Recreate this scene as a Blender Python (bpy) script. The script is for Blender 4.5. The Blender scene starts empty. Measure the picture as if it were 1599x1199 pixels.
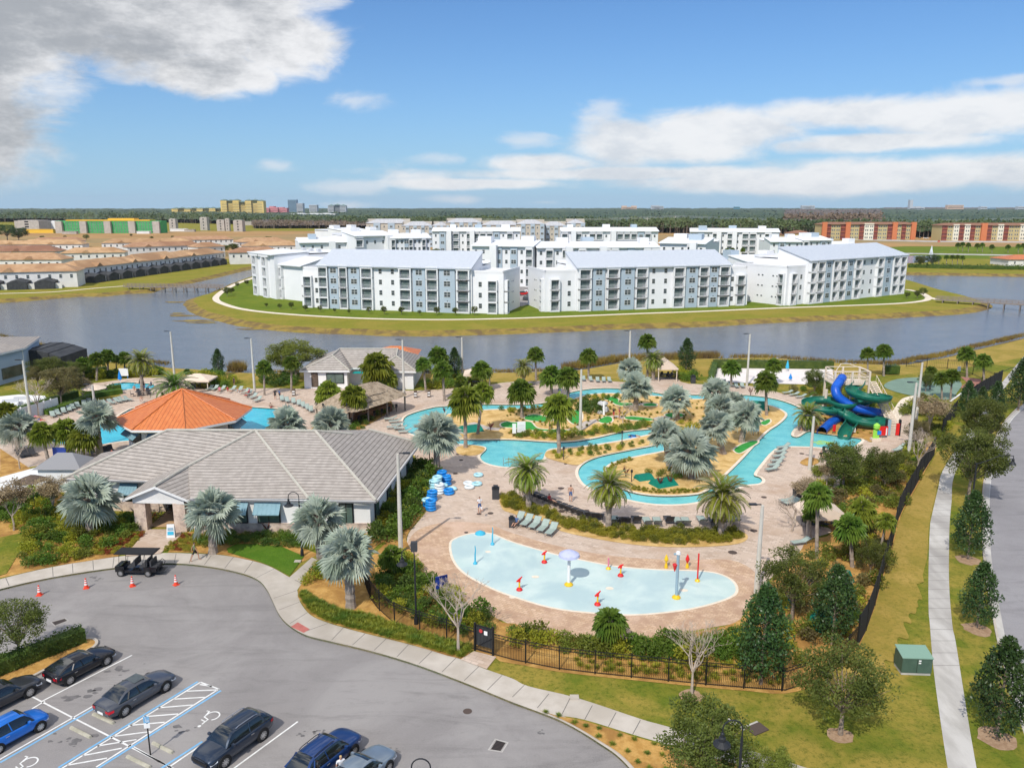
import bpy,bmesh,math,random
from mathutils import Vector,Matrix,noise
from mathutils.geometry import tessellate_polygon
random.seed(7)
S=bpy.context.scene
COL=S.collection
PI=math.pi
# ------------------------------------------------------------------ camera
FPX=1250.0;CX=799.5;CY=599.5;CAMH=30.0
TH=math.atan(277.5/FPX)
cam=bpy.data.cameras.new('camera');cam.sensor_width=36;cam.lens=FPX/1599*36
cam.clip_start=0.5;cam.clip_end=40000
co=bpy.data.objects.new('camera',cam);COL.objects.link(co)
co.location=(0,0,CAMH);co.rotation_euler=(PI/2-TH,0,0)
S.camera=co
# ------------------------------------------------------------------ light
SUN_EL=math.radians(46);SUN_AZ=math.radians(205)  # azimuth the light comes from, clockwise from +Y
sl=bpy.data.lights.new('sun','SUN');sl.energy=3.0;sl.angle=math.radians(0.55);sl.color=(1.0,0.94,0.84)
so=bpy.data.objects.new('sun',sl);COL.objects.link(so)
sdir=Vector((math.sin(SUN_AZ)*math.cos(SUN_EL),math.cos(SUN_AZ)*math.cos(SUN_EL),math.sin(SUN_EL)))
so.rotation_euler=sdir.to_track_quat('Z','Y').to_euler();so.location=(0,-50,120)
S.view_settings.view_transform='Standard';S.view_settings.look='None'
S.view_settings.exposure=0.33;S.view_settings.gamma=1
S.render.engine='CYCLES'
S.cycles.max_bounces=4;S.cycles.diffuse_bounces=2;S.cycles.glossy_bounces=2;S.cycles.transmission_bounces=2
S.cycles.transparent_max_bounces=4
W=bpy.data.worlds.new('World');S.world=W;W.cycles.sampling_method='MANUAL';W.cycles.sample_map_resolution=512;W.use_nodes=True
nt=W.node_tree;nt.nodes.clear()
class G:
 'tiny node-graph writer'
 def __init__(s,nt):s.nt=nt
 def n(s,t,**k):
  x=s.nt.nodes.new(t)
  for a,b in k.items():setattr(x,a,b)
  return x
 def put(s,sock,v):
  if v is None:return
  if isinstance(v,bpy.types.NodeSocket):s.nt.links.new(v,sock)
  elif hasattr(sock.default_value,'__len__')and not hasattr(v,'__len__'):sock.default_value=(v,v,v)
  elif hasattr(v,'__len__')and len(v)==3 and len(sock.default_value)==4:sock.default_value=(*v,1)
  else:sock.default_value=v
 def m(s,op,a,b=None,c=None,clamp=False):
  x=s.n('ShaderNodeMath',operation=op,use_clamp=clamp)
  s.put(x.inputs[0],a);s.put(x.inputs[1],b);s.put(x.inputs[2],c)
  return x.outputs[0]
 def noise(s,vec,scale,detail=4,rough=.55,dist=0):
  x=s.n('ShaderNodeTexNoise');s.put(x.inputs['Vector'],vec);x.inputs['Scale'].default_value=scale
  x.inputs['Detail'].default_value=detail;x.inputs['Roughness'].default_value=rough;x.inputs['Distortion'].default_value=dist
  return x.outputs['Fac']
 def smooth(s,v,lo,hi):
  x=s.n('ShaderNodeMapRange',interpolation_type='SMOOTHSTEP');s.put(x.inputs[0],v)
  x.inputs[1].default_value=lo;x.inputs[2].default_value=hi
  return x.outputs[0]
 def mix(s,f,a,b,bt='MIX'):
  x=s.n('ShaderNodeMix',data_type='RGBA',blend_type=bt)
  s.put(x.inputs[0],f);s.put(x.inputs[6],a);s.put(x.inputs[7],b)
  return x.outputs[2]
 def xyz(s,v):
  x=s.n('ShaderNodeSeparateXYZ');s.put(x.inputs[0],v);return x.outputs
 def cxyz(s,a,b,c):
  x=s.n('ShaderNodeCombineXYZ');s.put(x.inputs[0],a);s.put(x.inputs[1],b);s.put(x.inputs[2],c);return x.outputs[0]
g=G(nt)
sky=g.n('ShaderNodeTexSky',sky_type='NISHITA');sky.sun_disc=False
sky.sun_elevation=SUN_EL;sky.sun_rotation=SUN_AZ;sky.air_density=1.0;sky.dust_density=0.6;sky.ozone_density=2.0;sky.altitude=20
tc=g.n('ShaderNodeTexCoord');X,Y,Z=g.xyz(tc.outputs['Generated'])
az=g.m('ARCTAN2',X,Y);el=g.m('ARCSINE',Z)
vec=g.cxyz(az,g.m('MULTIPLY',el,2.2),0)
n1=g.m('ADD',g.m('MULTIPLY',g.noise(vec,4.5,3,.55,.2),.62),g.m('MULTIPLY',g.noise(vec,15,7,.66,.5),.38));n2=g.noise(vec,2.3,2,.5);n3=g.noise(g.cxyz(g.m('ADD',az,.05),g.m('MULTIPLY',g.m('ADD',el,.03),2.2),3.1),8,7,.68)
def pix2ae(u,v):
 xc=(u-CX)/FPX;yc=-(v-CY)/FPX
 d=Vector((xc,math.cos(TH)+yc*math.sin(TH),-math.sin(TH)+yc*math.cos(TH))).normalized()
 return math.atan2(d.x,d.y),math.asin(d.z)
def blobs(lst):
 acc=None
 for(u,v,ru,rv)in lst:
  a,e=pix2ae(u,v)
  dx=g.m('DIVIDE',g.m('SUBTRACT',az,a),ru/FPX*.95);dy=g.m('DIVIDE',g.m('SUBTRACT',el,e),rv/FPX*.95)
  r=g.m('SUBTRACT',1,g.m('SQRT',g.m('ADD',g.m('MULTIPLY',dx,dx),g.m('MULTIPLY',dy,dy))))
  r=g.m('MAXIMUM',r,-1.5)
  acc=r if acc is None else g.m('MAXIMUM',acc,r)
 return acc
bA=blobs([(60,-20,430,95),(-70,105,160,150),(300,25,230,100),(445,75,108,70),(335,112,105,46),(395,118,60,34),(-30,190,90,70)])
bB=blobs([(985,225,120,50),(1130,200,190,48),(1060,232,160,34),(1330,178,250,34),(1530,180,240,44),(1380,222,240,20),(980,272,420,17),(1250,283,480,26),(1480,268,330,34),(840,256,140,20),(760,287,180,13)])
bC=blobs([(545,292,75,14),(432,259,40,13),(945,168,62,22),(545,158,75,24),(520,5,34,14),(830,220,75,18),(500,120,50,22),(715,312,55,10),(540,322,50,9),(850,316,60,7),(690,248,80,18),(670,285,90,14),(1560,128,70,9),(250,110,110,24)])
def alpha(b,amp,lo,hi):
 return g.smooth(g.m('ADD',b,g.m('MULTIPLY',g.m('SUBTRACT',n1,.5),amp)),lo,hi)
aA=alpha(bA,1.9,.02,.42);aB=alpha(bB,2.1,.02,.55);aC=g.m('MULTIPLY',alpha(bC,4.6,.1,1.0),.62)
# the rest of the sky, away from this view: extra-bright broken clouds added as neutral fill (they also show in water)
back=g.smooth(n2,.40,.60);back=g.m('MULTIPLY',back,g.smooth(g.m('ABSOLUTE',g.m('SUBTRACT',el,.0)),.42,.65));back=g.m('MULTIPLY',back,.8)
shadeA=g.smooth(g.m('ADD',g.m('ADD',g.m('MULTIPLY',az,-1.9),g.m('MULTIPLY',el,2.2)),g.m('MULTIPLY',g.m('SUBTRACT',n3,.5),1.8)),.74,1.42)
colA=g.mix(shadeA,(.97,.97,.98),(.44,.46,.49))
shB=g.smooth(g.m('ADD',g.m('SUBTRACT',1,bB),g.m('MULTIPLY',g.m('SUBTRACT',n3,.5),2.2)),.1,1.3)
colB=g.mix(g.m('MULTIPLY',g.smooth(n3,.38,.70),.85),(.97,.975,.985),(.66,.71,.78))
skycol=g.mix(1.0,sky.outputs[0],(.40,.66,.97),'MULTIPLY')
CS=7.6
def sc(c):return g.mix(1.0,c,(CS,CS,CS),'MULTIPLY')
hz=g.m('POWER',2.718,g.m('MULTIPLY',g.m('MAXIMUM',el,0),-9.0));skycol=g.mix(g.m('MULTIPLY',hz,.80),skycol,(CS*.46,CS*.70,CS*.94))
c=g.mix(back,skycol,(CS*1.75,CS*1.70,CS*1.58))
c=g.mix(aC,c,(CS*.86,CS*.89,CS*.94))
c=g.mix(g.m('MULTIPLY',aB,.93),c,sc(colB))
c=g.mix(g.m('MULTIPLY',aA,.96),c,sc(colA))
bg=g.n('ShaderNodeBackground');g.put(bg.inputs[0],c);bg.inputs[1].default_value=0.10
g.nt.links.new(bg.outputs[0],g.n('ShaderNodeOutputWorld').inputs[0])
# ------------------------------------------------------------------ helpers
def P(u,v,z=0.15):
 xc=(u-CX)/FPX;yc=-(v-CY)/FPX
 d=Vector((xc,math.cos(TH)+yc*math.sin(TH),-math.sin(TH)+yc*math.cos(TH)))
 t=(z-CAMH)/d.z
 return Vector((d.x*t,d.y*t,z))
def HT(v,Y):
 yc=-(v-CY)/FPX
 return CAMH+(-math.sin(TH)+yc*math.cos(TH))/(math.cos(TH)+yc*math.sin(TH))*Y
def mpx(p):  # metres per photo pixel at a point
 return(p[1]*math.cos(TH)+(CAMH-p[2])*math.sin(TH))/FPX
def PP(lst,z=0.15):return[P(u,v,z)for u,v in lst]
def smooth_poly(pts,closed=True,n=4):
 out=[];N=len(pts)
 rng=range(N)if closed else range(N-1)
 for i in rng:
  if closed:p0,p1,p2,p3=pts[i-1],pts[i],pts[(i+1)%N],pts[(i+2)%N]
  else:p0,p1,p2,p3=pts[max(i-1,0)],pts[i],pts[i+1],pts[min(i+2,N-1)]
  for k in range(n):
   t=k/n
   out.append(.5*((2*p1)+(p2-p0)*t+(2*p0-5*p1+4*p2-p3)*t*t+(3*p1-p0-3*p2+p3)*t**3))
 if not closed:out.append(pts[-1].copy())
 return out
def area(p):return .5*sum(p[i-1].x*p[i].y-p[i].x*p[i-1].y for i in range(len(p)))
def inside(x,y,poly):
 r=False;j=len(poly)-1
 for i in range(len(poly)):
  a,b=poly[i],poly[j]
  if(a.y>y)!=(b.y>y)and x<(b.x-a.x)*(y-a.y)/(b.y-a.y)+a.x:r=not r
  j=i
 return r
class MB:
 def __init__(s):s.v=[];s.f=[];s.m=[]
 def add(s,vs,fs,m=0):
  o=len(s.v);s.v+=[tuple(v)for v in vs];s.f+=[tuple(i+o for i in f)for f in fs];s.m+=[m]*len(fs);return s
 def box(s,cx,cy,cz,sx,sy,sz,m=0,rz=0,M=None):
  vs=[Vector((x*sx/2,y*sy/2,z*sz/2))for x in(-1,1)for y in(-1,1)for z in(-1,1)]
  R=Matrix.Translation((cx,cy,cz))@Matrix.Rotation(rz,4,'Z')
  if M:R=M@R
  return s.add([R@v for v in vs],[(0,1,3,2),(4,6,7,5),(0,4,5,1),(2,3,7,6),(0,2,6,4),(1,5,7,3)],m)
 def tube(s,pts,r,n=8,m=0,cap=True,r2=None):
  pts=[Vector(p)for p in pts];k=len(pts)
  rs=r if hasattr(r,'__len__')else[r+((r2 if r2 is not None else r)-r)*i/max(1,k-1)for i in range(k)]
  o=len(s.v);up=None
  for i,p in enumerate(pts):
   d=(pts[min(i+1,k-1)]-pts[max(i-1,0)])
   d=d.normalized()if d.length>1e-9 else Vector((0,0,1))
   if up is None:up=Vector((1,0,0))if abs(d.x)<.8 else Vector((0,1,0))
   a=(up-d*up.dot(d)).normalized();b=d.cross(a);up=a
   for j in range(n):
    t=2*PI*j/n;s.v.append(tuple(p+(a*math.cos(t)+b*math.sin(t))*rs[i]))
  for i in range(k-1):
   for j in range(n):
    s.f.append((o+i*n+j,o+i*n+(j+1)%n,o+(i+1)*n+(j+1)%n,o+(i+1)*n+j));s.m.append(m)
  if cap:
   s.f.append(tuple(o+j for j in reversed(range(n))));s.m.append(m)
   s.f.append(tuple(o+(k-1)*n+j for j in range(n)));s.m.append(m)
  return s
 def cyl(s,x,y,z0,z1,r,r2=None,n=12,m=0):return s.tube([(x,y,z0),(x,y,z1)],r,n,m,True,r2)
 def lathe(s,prof,n=14,m=0,c=(0,0,0)):
  return s.tube([(c[0],c[1],c[2]+z+i*1e-5)for i,(r,z)in enumerate(prof)],[max(r,1e-3)for r,z in prof],n,m)
 def poly(s,pts,holes=(),z=None,m=0,flip=False):
  loops=[[Vector((p[0],p[1],0))for p in L]for L in[pts,*holes]]
  fl=[p for L in loops for p in L]
  zz=[(p[2]if z is None else z)for L in[pts,*holes]for p in L]
  tr=tessellate_polygon(loops)
  fs=[]
  for t in tr:
   a,b,c_=(fl[i]for i in t)
   cr=(b-a).cross(c_-a).z
   fs.append(tuple(t)if cr>0 else tuple(reversed(t)))
  return s.add([(p.x,p.y,h)for p,h in zip(fl,zz)],fs,m)
 def wall(s,pts,z0,z1,m=0,closed=True):
  N=len(pts);vs=[(p[0],p[1],z0)for p in pts]+[(p[0],p[1],z1)for p in pts]
  return s.add(vs,[(i,(i+1)%N,N+(i+1)%N,N+i)for i in range(N if closed else N-1)],m)
 def slab(s,pts,z0,z1,holes=(),m=0,mw=None):
  s.poly(pts,holes,z1,m)
  for L in[pts,*holes]:s.wall(L,z0,z1,m if mw is None else mw)
  return s
 def strip(s,pts,w,z,closed=False,m=0,h=0,off=0):
  'flat ribbon along a polyline; h > 0 gives it sides down to z - h'
  N=len(pts);L=[];R=[]
  for i in range(N):
   a=pts[i-1]if(closed or i)else pts[i];b=pts[(i+1)%N]if(closed or i<N-1)else pts[i]
   d=Vector((b[0]-a[0],b[1]-a[1]));d=d.normalized()if d.length>1e-9 else Vector((1,0))
   nx=Vector((-d.y,d.x));p=Vector((pts[i][0],pts[i][1]))
   zz=z if not callable(z)else z(i)
   l=p+nx*(off+w/2);r=p+nx*(off-w/2)
   L.append((l.x,l.y,zz));R.append((r.x,r.y,zz))
  fs=[(i,N+i,N+(i+1)%N,(i+1)%N)for i in range(N if closed else N-1)]
  s.add(L+R,fs,m)
  if h:
   for E in(L,R):
    s.add([(x,y,q-h)for x,y,q in E]+E,[(i,(i+1)%N,N+(i+1)%N,N+i)for i in range(N if closed else N-1)],m)
  return s
 def build(s,name,mats,parent=None,smooth=False,loc=None):
  me=bpy.data.meshes.new(name);me.from_pydata(s.v,[],s.f)
  mats=mats if isinstance(mats,(list,tuple))else[mats]
  for q in mats:me.materials.append(q)
  if len(mats)>1:me.polygons.foreach_set('material_index',s.m)
  if smooth:me.polygons.foreach_set('use_smooth',[True]*len(s.f))
  me.update()
  return link(name,me,parent,loc)
CH={}
def link(name,me,parent=None,loc=None,scale=None,rot=None):
 o=bpy.data.objects.new(name,me);COL.objects.link(o)
 if parent:o.parent=parent;CH.setdefault(parent,[]).append(o)
 if loc is not None:o.location=loc
 if scale is not None:o.scale=scale if hasattr(scale,'__len__')else(scale,)*3
 if rot is not None:o.rotation_euler=rot
 return o
def tag(o,label=None,cat=None,group=None,kind=None):
 if label:o['label']=label
 if cat:o['category']=cat
 if group:o['group']=group
 if kind:o['kind']=kind
 return o
def thing(name,label,cat,loc=(0,0,0),rz=0,group=None,scale=None):
 o=bpy.data.objects.new(name,None);COL.objects.link(o);o.empty_display_size=.3
 o.location=loc;o.rotation_euler=(0,0,rz)
 if scale:o.scale=(scale,)*3 if not hasattr(scale,'__len__')else scale
 return tag(o,label,cat,group)
def struct(name,mb,m,label=None):
 o=mb.build(name,m);o['kind']='structure'
 if label:o['label']=label
 return o
def dup(o,loc=None,rz=None,label=None,group=None,scale=None,parent=None):
 c=o.copy();COL.objects.link(c)
 if parent:c.parent=parent;CH.setdefault(parent,[]).append(c)
 if loc is not None:c.location=loc
 if rz is not None:c.rotation_euler=(0,0,rz)
 if scale is not None:c.scale=(scale,)*3 if not hasattr(scale,'__len__')else scale
 if label:c['label']=label
 if group:c['group']=group
 for ch in list(CH.get(o,())):dup(ch,parent=c)
 return c
ORD=['leftmost','second','third','fourth','fifth','sixth','seventh','eighth','ninth','tenth','eleventh','twelfth','thirteenth','fourteenth','fifteenth','sixteenth','seventeenth','eighteenth','nineteenth','twentieth']
def nth(i,side='left'):
 if i==0:return 'first'
 return ORD[i]
 # ------------------------------------------------------------------ materials
MATS={}
def mat(name,c1,c2=None,scale=1.0,rough=.8,metal=0,bump=0,bscale=None,coords='obj',detail=5,c3=None,s3=.2,lo=.35,hi=.65,spec=.35,stretch=None,coat=0,emit=0,rand=0):
 m=bpy.data.materials.new(name);m.use_nodes=True;MATS[name]=m
 q=G(m.node_tree);nt=m.node_tree;b=nt.nodes['Principled BSDF']
 t=q.n('ShaderNodeTexCoord').outputs['Object']if coords=='obj' else q.n('ShaderNodeNewGeometry').outputs['Position']
 if stretch:
  mp=q.n('ShaderNodeMapping');q.put(mp.inputs[0],t);mp.inputs['Scale'].default_value=stretch;t=mp.outputs[0]
 col=(*c1,1)
 if c2:col=q.mix(q.smooth(q.noise(t,scale,detail,.6),lo,hi),c1,c2)
 if c3:col=q.mix(q.smooth(q.noise(t,s3,4,.6,.4),.42,.64),col,c3)
 if rand:
  oi=q.n('ShaderNodeObjectInfo').outputs['Random']
  hs=q.n('ShaderNodeHueSaturation');q.put(hs.inputs['Color'],col)
  q.put(hs.inputs['Value'],q.m('ADD',1-rand,q.m('MULTIPLY',oi,2*rand)))
  q.put(hs.inputs['Hue'],q.m('ADD',.5-rand*.06,q.m('MULTIPLY',oi,rand*.12)));col=hs.outputs[0]
 q.put(b.inputs['Base Color'],col)
 b.inputs['Roughness'].default_value=rough;b.inputs['Metallic'].default_value=metal
 b.inputs['Specular IOR Level'].default_value=spec
 if coat:b.inputs['Coat Weight'].default_value=coat;b.inputs['Coat Roughness'].default_value=.08
 if emit:b.inputs['Emission Strength'].default_value=emit
 if bump:
  bp=q.n('ShaderNodeBump');bp.inputs['Strength'].default_value=1;bp.inputs['Distance'].default_value=bump
  q.put(bp.inputs['Height'],q.noise(t,bscale or scale*4,5,.6));q.put(b.inputs['Normal'],bp.outputs[0])
 return m
def leafmat(name,c1,c2,scale=.6,rand=.18,trans=.25,rough=.55,spec=.3):
 m=mat(name,c1,c2,scale=scale,rough=rough,rand=rand,lo=.3,hi=.7,spec=spec);q=G(m.node_tree)
 b=m.node_tree.nodes['Principled BSDF'];out=m.node_tree.nodes['Material Output']
 tr=q.n('ShaderNodeBsdfTranslucent');src=b.inputs['Base Color'].links[0].from_socket
 q.put(tr.inputs[0],src)
 mx=q.n('ShaderNodeMixShader');mx.inputs[0].default_value=trans
 m.node_tree.links.new(b.outputs[0],mx.inputs[1]);m.node_tree.links.new(tr.outputs[0],mx.inputs[2]);m.node_tree.links.new(mx.outputs[0],out.inputs[0])
 return m
def watermat(name,deep,shallow,rough,wave,wscale,spec=.5,stretch=(1,1,1),wave2=0):
 m=bpy.data.materials.new(name);m.use_nodes=True;q=G(m.node_tree);b=m.node_tree.nodes['Principled BSDF']
 t=q.n('ShaderNodeNewGeometry').outputs['Position']
 mp=q.n('ShaderNodeMapping');q.put(mp.inputs[0],t);mp.inputs['Scale'].default_value=stretch;mp.inputs['Rotation'].default_value=(0,0,.35)
 n=q.noise(mp.outputs[0],wscale,5,.65,.3)
 q.put(b.inputs['Base Color'],q.mix(q.smooth(q.noise(mp.outputs[0],wscale*.22,3),.3,.7),deep,shallow))
 b.inputs['Roughness'].default_value=rough;b.inputs['Specular IOR Level'].default_value=spec;b.inputs['IOR'].default_value=1.33
 bp=q.n('ShaderNodeBump');bp.inputs['Distance'].default_value=wave;q.put(bp.inputs['Height'],n);q.put(b.inputs['Normal'],bp.outputs[0])
 return m
M={}
def mm(k,*a,**kw):M[k]=mat(k,*a,**kw)
mm('asphalt',(.215,.205,.205),(.27,.258,.256),.35,.9,coords='w',bump=.004,bscale=14,c3=(.31,.298,.292),s3=.055,detail=8)
mm('asphalt_road',(.25,.235,.26),(.31,.295,.32),.3,.9,coords='w',bump=.004,bscale=14,stretch=(1,.3,1),detail=7)
mm('concrete',(.45,.40,.34),(.54,.49,.43),.5,.85,coords='w',c3=(.40,.355,.30),s3=.12)
mm('concrete_worn',(.42,.40,.37),(.55,.53,.5),.8,.85,coords='w',c3=(.35,.33,.31),s3=.25,stretch=(1,.35,1))
mm('joint',(.16,.15,.14),rough=.9)
mm('grass',(.10,.135,.018),(.21,.19,.035),.35,.95,coords='w',c3=(.075,.125,.015),s3=.10,bump=.03,bscale=6)
mm('lawn',(.07,.15,.012),(.10,.19,.02),2.2,.95,coords='w',bump=.03,bscale=12)
mm('dry_grass',(.33,.22,.045),(.19,.18,.03),.45,.95,coords='w',c3=(.36,.24,.055),s3=.16,bump=.03,bscale=6)
mm('bank',(.20,.19,.026),(.28,.22,.03),.25,.95,coords='w',c3=(.15,.16,.022),s3=.045,stretch=(1,1.8,1),bump=.05,bscale=3)
mm('reed',(.30,.205,.045),(.22,.17,.03),.8,.95,coords='w',c3=(.15,.10,.04),s3=.3,bump=.1,bscale=4)
mm('soil',(.07,.05,.03),(.11,.08,.045),1,.95,coords='w')
mm('island_grass',(.11,.17,.016),(.18,.20,.025),.3,.95,coords='w',c3=(.085,.15,.014),s3=.06)
mm('field',(.42,.25,.09),(.34,.19,.07),.02,.95,coords='w',c3=(.28,.21,.09),s3=.008,stretch=(.4,1,1))
mm('far_ground',(.10,.10,.045),(.16,.13,.06),.01,.95,coords='w')
mm('mulch',(.44,.24,.06),(.56,.33,.10),2.5,.95,coords='w',c3=(.33,.17,.045),s3=.5,bump=.04,bscale=12)
mm('mulch_pale',(.60,.40,.15),(.72,.50,.22),1.8,.95,coords='w',c3=(.5,.31,.1),s3=.5,bump=.03,bscale=12)
mm('coping',(.72,.62,.48),(.80,.70,.58),2,.7,coords='w')
mm('tile_dark',(.02,.03,.06),(.04,.06,.10),3,.3,coords='w')
mm('sand',(.72,.66,.63),(.78,.72,.69),.5,.95,coords='w')
mm('court_green',(.16,.24,.19),(.19,.28,.22),.6,.85,coords='w')
mm('court_red',(.36,.16,.12),rough=.85)
mm('turf',(.03,.26,.04),(.045,.33,.06),1.5,.9,coords='w')
mm('path_grey',(.46,.40,.35),(.54,.47,.42),1,.9,coords='w')
mm('ramp_red',(.42,.13,.11),(.48,.16,.13),4,.85)
mm('white_paint',(.78,.78,.76),(.66,.66,.64),2.5,.7,coords='w')
mm('blue_paint',(.16,.38,.62),(.22,.44,.64),2.5,.7,coords='w')
mm('white',(.80,.80,.79),(.74,.74,.73),.4,.75)
mm('stucco',(.80,.79,.77),(.74,.73,.71),.5,.85)
mm('apt_white',(.80,.80,.81),(.76,.76,.77),.2,.85)
mm('apt_blue',(.42,.50,.57),(.39,.47,.54),.2,.85)
mm('apt_cream',(.55,.50,.42),(.5,.45,.38),.2,.85)
mm('apt_roof',(.44,.44,.45),(.50,.50,.52),.15,.5,stretch=(6,.2,1))
mm('apt_roof_white',(.78,.79,.80),(.72,.73,.75),.1,.6)
mm('fascia',(.25,.25,.26),rough=.6)
mm('dark_glass',(.035,.045,.05),(.10,.12,.12),.6,.12,spec=.6)
mm('balcony_in',(.30,.31,.33),(.16,.17,.18),.7,.8)
mm('screen_door',(.09,.13,.125),(.17,.21,.2),.8,.3)
mm('rail',(.55,.56,.58),rough=.5)
mm('black',(.012,.012,.013),rough=.45)
mm('rubber',(.018,.018,.018),rough=.85)
mm('darkgrey',(.05,.05,.055),rough=.6)
mm('steel',(.45,.45,.46),rough=.35,metal=.9)
mm('alloy',(.55,.55,.56),rough=.3,metal=.8)
mm('pole_conc',(.52,.49,.43),(.60,.57,.51),.8,.85)
mm('lamp_black',(.02,.022,.026),rough=.5)
mm('terracotta',(.37,.205,.11),(.46,.28,.16),.35,.85,coords='w',c3=(.30,.16,.085),s3=.05,rand=.22)
mm('house_white',(.78,.76,.72),(.7,.68,.64),.3,.85)
mm('screen_mesh',(.035,.038,.042),(.06,.063,.068),1,.7)
mm('awning',(.17,.31,.37),(.20,.34,.40),3,.6)
mm('stone',(.58,.45,.36),(.70,.57,.47),3,.9,c3=(.42,.32,.27),s3=1.5)
mm('wood',(.20,.165,.14),(.29,.24,.20),2,.9,stretch=(4,1,1))
mm('wood_door',(.22,.09,.04),(.28,.12,.05),3,.5)
mm('thatch',(.34,.26,.18),(.46,.37,.27),7,.95,c3=(.25,.19,.13),s3=1.5,bump=.06,bscale=20)
mm('bark',(.20,.15,.11),(.30,.24,.19),6,.95)
mm('bark_pale',(.45,.42,.37),(.55,.52,.46),6,.95)
mm('bark_palm',(.25,.20,.16),(.36,.30,.25),3,.95,stretch=(1,1,5))
mm('bark_bare',(.46,.38,.31),(.36,.29,.23),5,.95)
mm('slide_green',(.010,.135,.09),(.014,.165,.11),2,.42)
mm('slide_blue',(.008,.085,.47),(.01,.11,.54),2,.36)
mm('beige',(.66,.55,.44),(.70,.60,.49),2,.7)
mm('lounger_frame',(.20,.22,.22),rough=.5)
mm('lounger_sling',(.30,.37,.33),(.36,.43,.39),4,.85)
mm('towel_blue',(.05,.18,.5),rough=.9);mm('towel_red',(.55,.06,.05),rough=.9);mm('teal',(.0,.28,.27),rough=.6)
mm('tube_blue',(.01,.20,.62),(.02,.26,.68),3,.35);mm('tube_light',(.30,.62,.74),(.5,.75,.8),3,.35);mm('tube_white',(.72,.78,.8),rough=.35)
mm('red',(.65,.02,.02),rough=.4);mm('yellow',(.75,.48,.02),rough=.4);mm('cone_orange',(.80,.07,.03),rough=.5)
mm('grey_blue',(.28,.40,.48),rough=.4);mm('lilac',(.42,.45,.66),(.50,.53,.72),2,.6);mm('aqua',(.05,.42,.62),rough=.35)
mm('blue_sign',(.02,.05,.28),rough=.5);mm('util_green',(.055,.10,.075),(.07,.12,.09),2,.55);mm('util_top',(.20,.33,.26),rough=.5)
mm('canopy_tan',(.74,.60,.48),(.68,.55,.44),1,.85);mm('umbrella_brown',(.10,.075,.055),(.14,.1,.075),3,.9)
mm('skin',(.50,.28,.19),rough=.6);mm('hair',(.05,.03,.02),rough=.7);mm('hair_blond',(.5,.35,.15),rough=.7)
mm('cloth_green',(.18,.22,.12),rough=.9);mm('cloth_black',(.02,.02,.022),rough=.9);mm('cloth_white',(.7,.7,.72),rough=.9)
mm('cloth_blue',(.08,.14,.3),rough=.9);mm('cloth_red',(.5,.05,.05),rough=.9);mm('cloth_pink',(.65,.2,.28),rough=.9)
mm('glass_green',(.06,.10,.085),(.12,.17,.15),.5,.08,spec=.8)
mm('tail_red',(.5,.01,.02),rough=.25);mm('headlamp',(.6,.63,.66),rough=.12,spec=.8)
mm('car_glass',(.012,.016,.018),rough=.04,spec=.9,coat=.5)
mm('terr_shutter',(.03,.035,.04),rough=.3)
mm('mg_green',(.0,.16,.11),(.0,.19,.13),2,.6)
mm('drain_rust',(.09,.065,.055),rough=.9)
mm('stain',(.12,.115,.115),(.17,.16,.16),2,.9,coords='w')
mm('brickband',(.50,.22,.12),rough=.85)
def grassmat(name,a,b_,c_,d,k=1.0):
 m=bpy.data.materials.new(name);m.use_nodes=True;q=G(m.node_tree);p_=m.node_tree.nodes['Principled BSDF'];M[name]=m
 t=q.n('ShaderNodeNewGeometry').outputs['Position']
 n1_=q.noise(t,3.2*k,9,.78);n2_=q.noise(t,.16*k,5,.62,.5);n3_=q.noise(t,.6*k,6,.7)
 col=q.mix(q.smooth(n3_,.36,.64),a,b_);col=q.mix(q.smooth(n2_,.42,.62),col,c_);col=q.mix(q.smooth(n1_,.44,.72),col,d)
 q.put(p_.inputs['Base Color'],col);p_.inputs['Roughness'].default_value=.95;p_.inputs['Specular IOR Level'].default_value=.1
 bp=q.n('ShaderNodeBump');bp.inputs['Distance'].default_value=.06;q.put(bp.inputs['Height'],n1_);q.put(p_.inputs['Normal'],bp.outputs[0]);return m
grassmat('grass',(.13,.165,.018),(.20,.195,.026),(.32,.245,.05),(.065,.10,.010))
grassmat('dry_grass',(.34,.245,.055),(.26,.21,.04),(.40,.28,.075),(.19,.165,.03))
grassmat('lawn',(.07,.15,.012),(.09,.175,.016),(.11,.18,.02),(.05,.11,.01),1.6)
grassmat('bank',(.24,.225,.03),(.20,.20,.024),(.28,.23,.04),(.16,.16,.022),.5)
grassmat('island_grass',(.13,.185,.016),(.17,.20,.022),(.11,.165,.014),(.10,.14,.012),.5)
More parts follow.
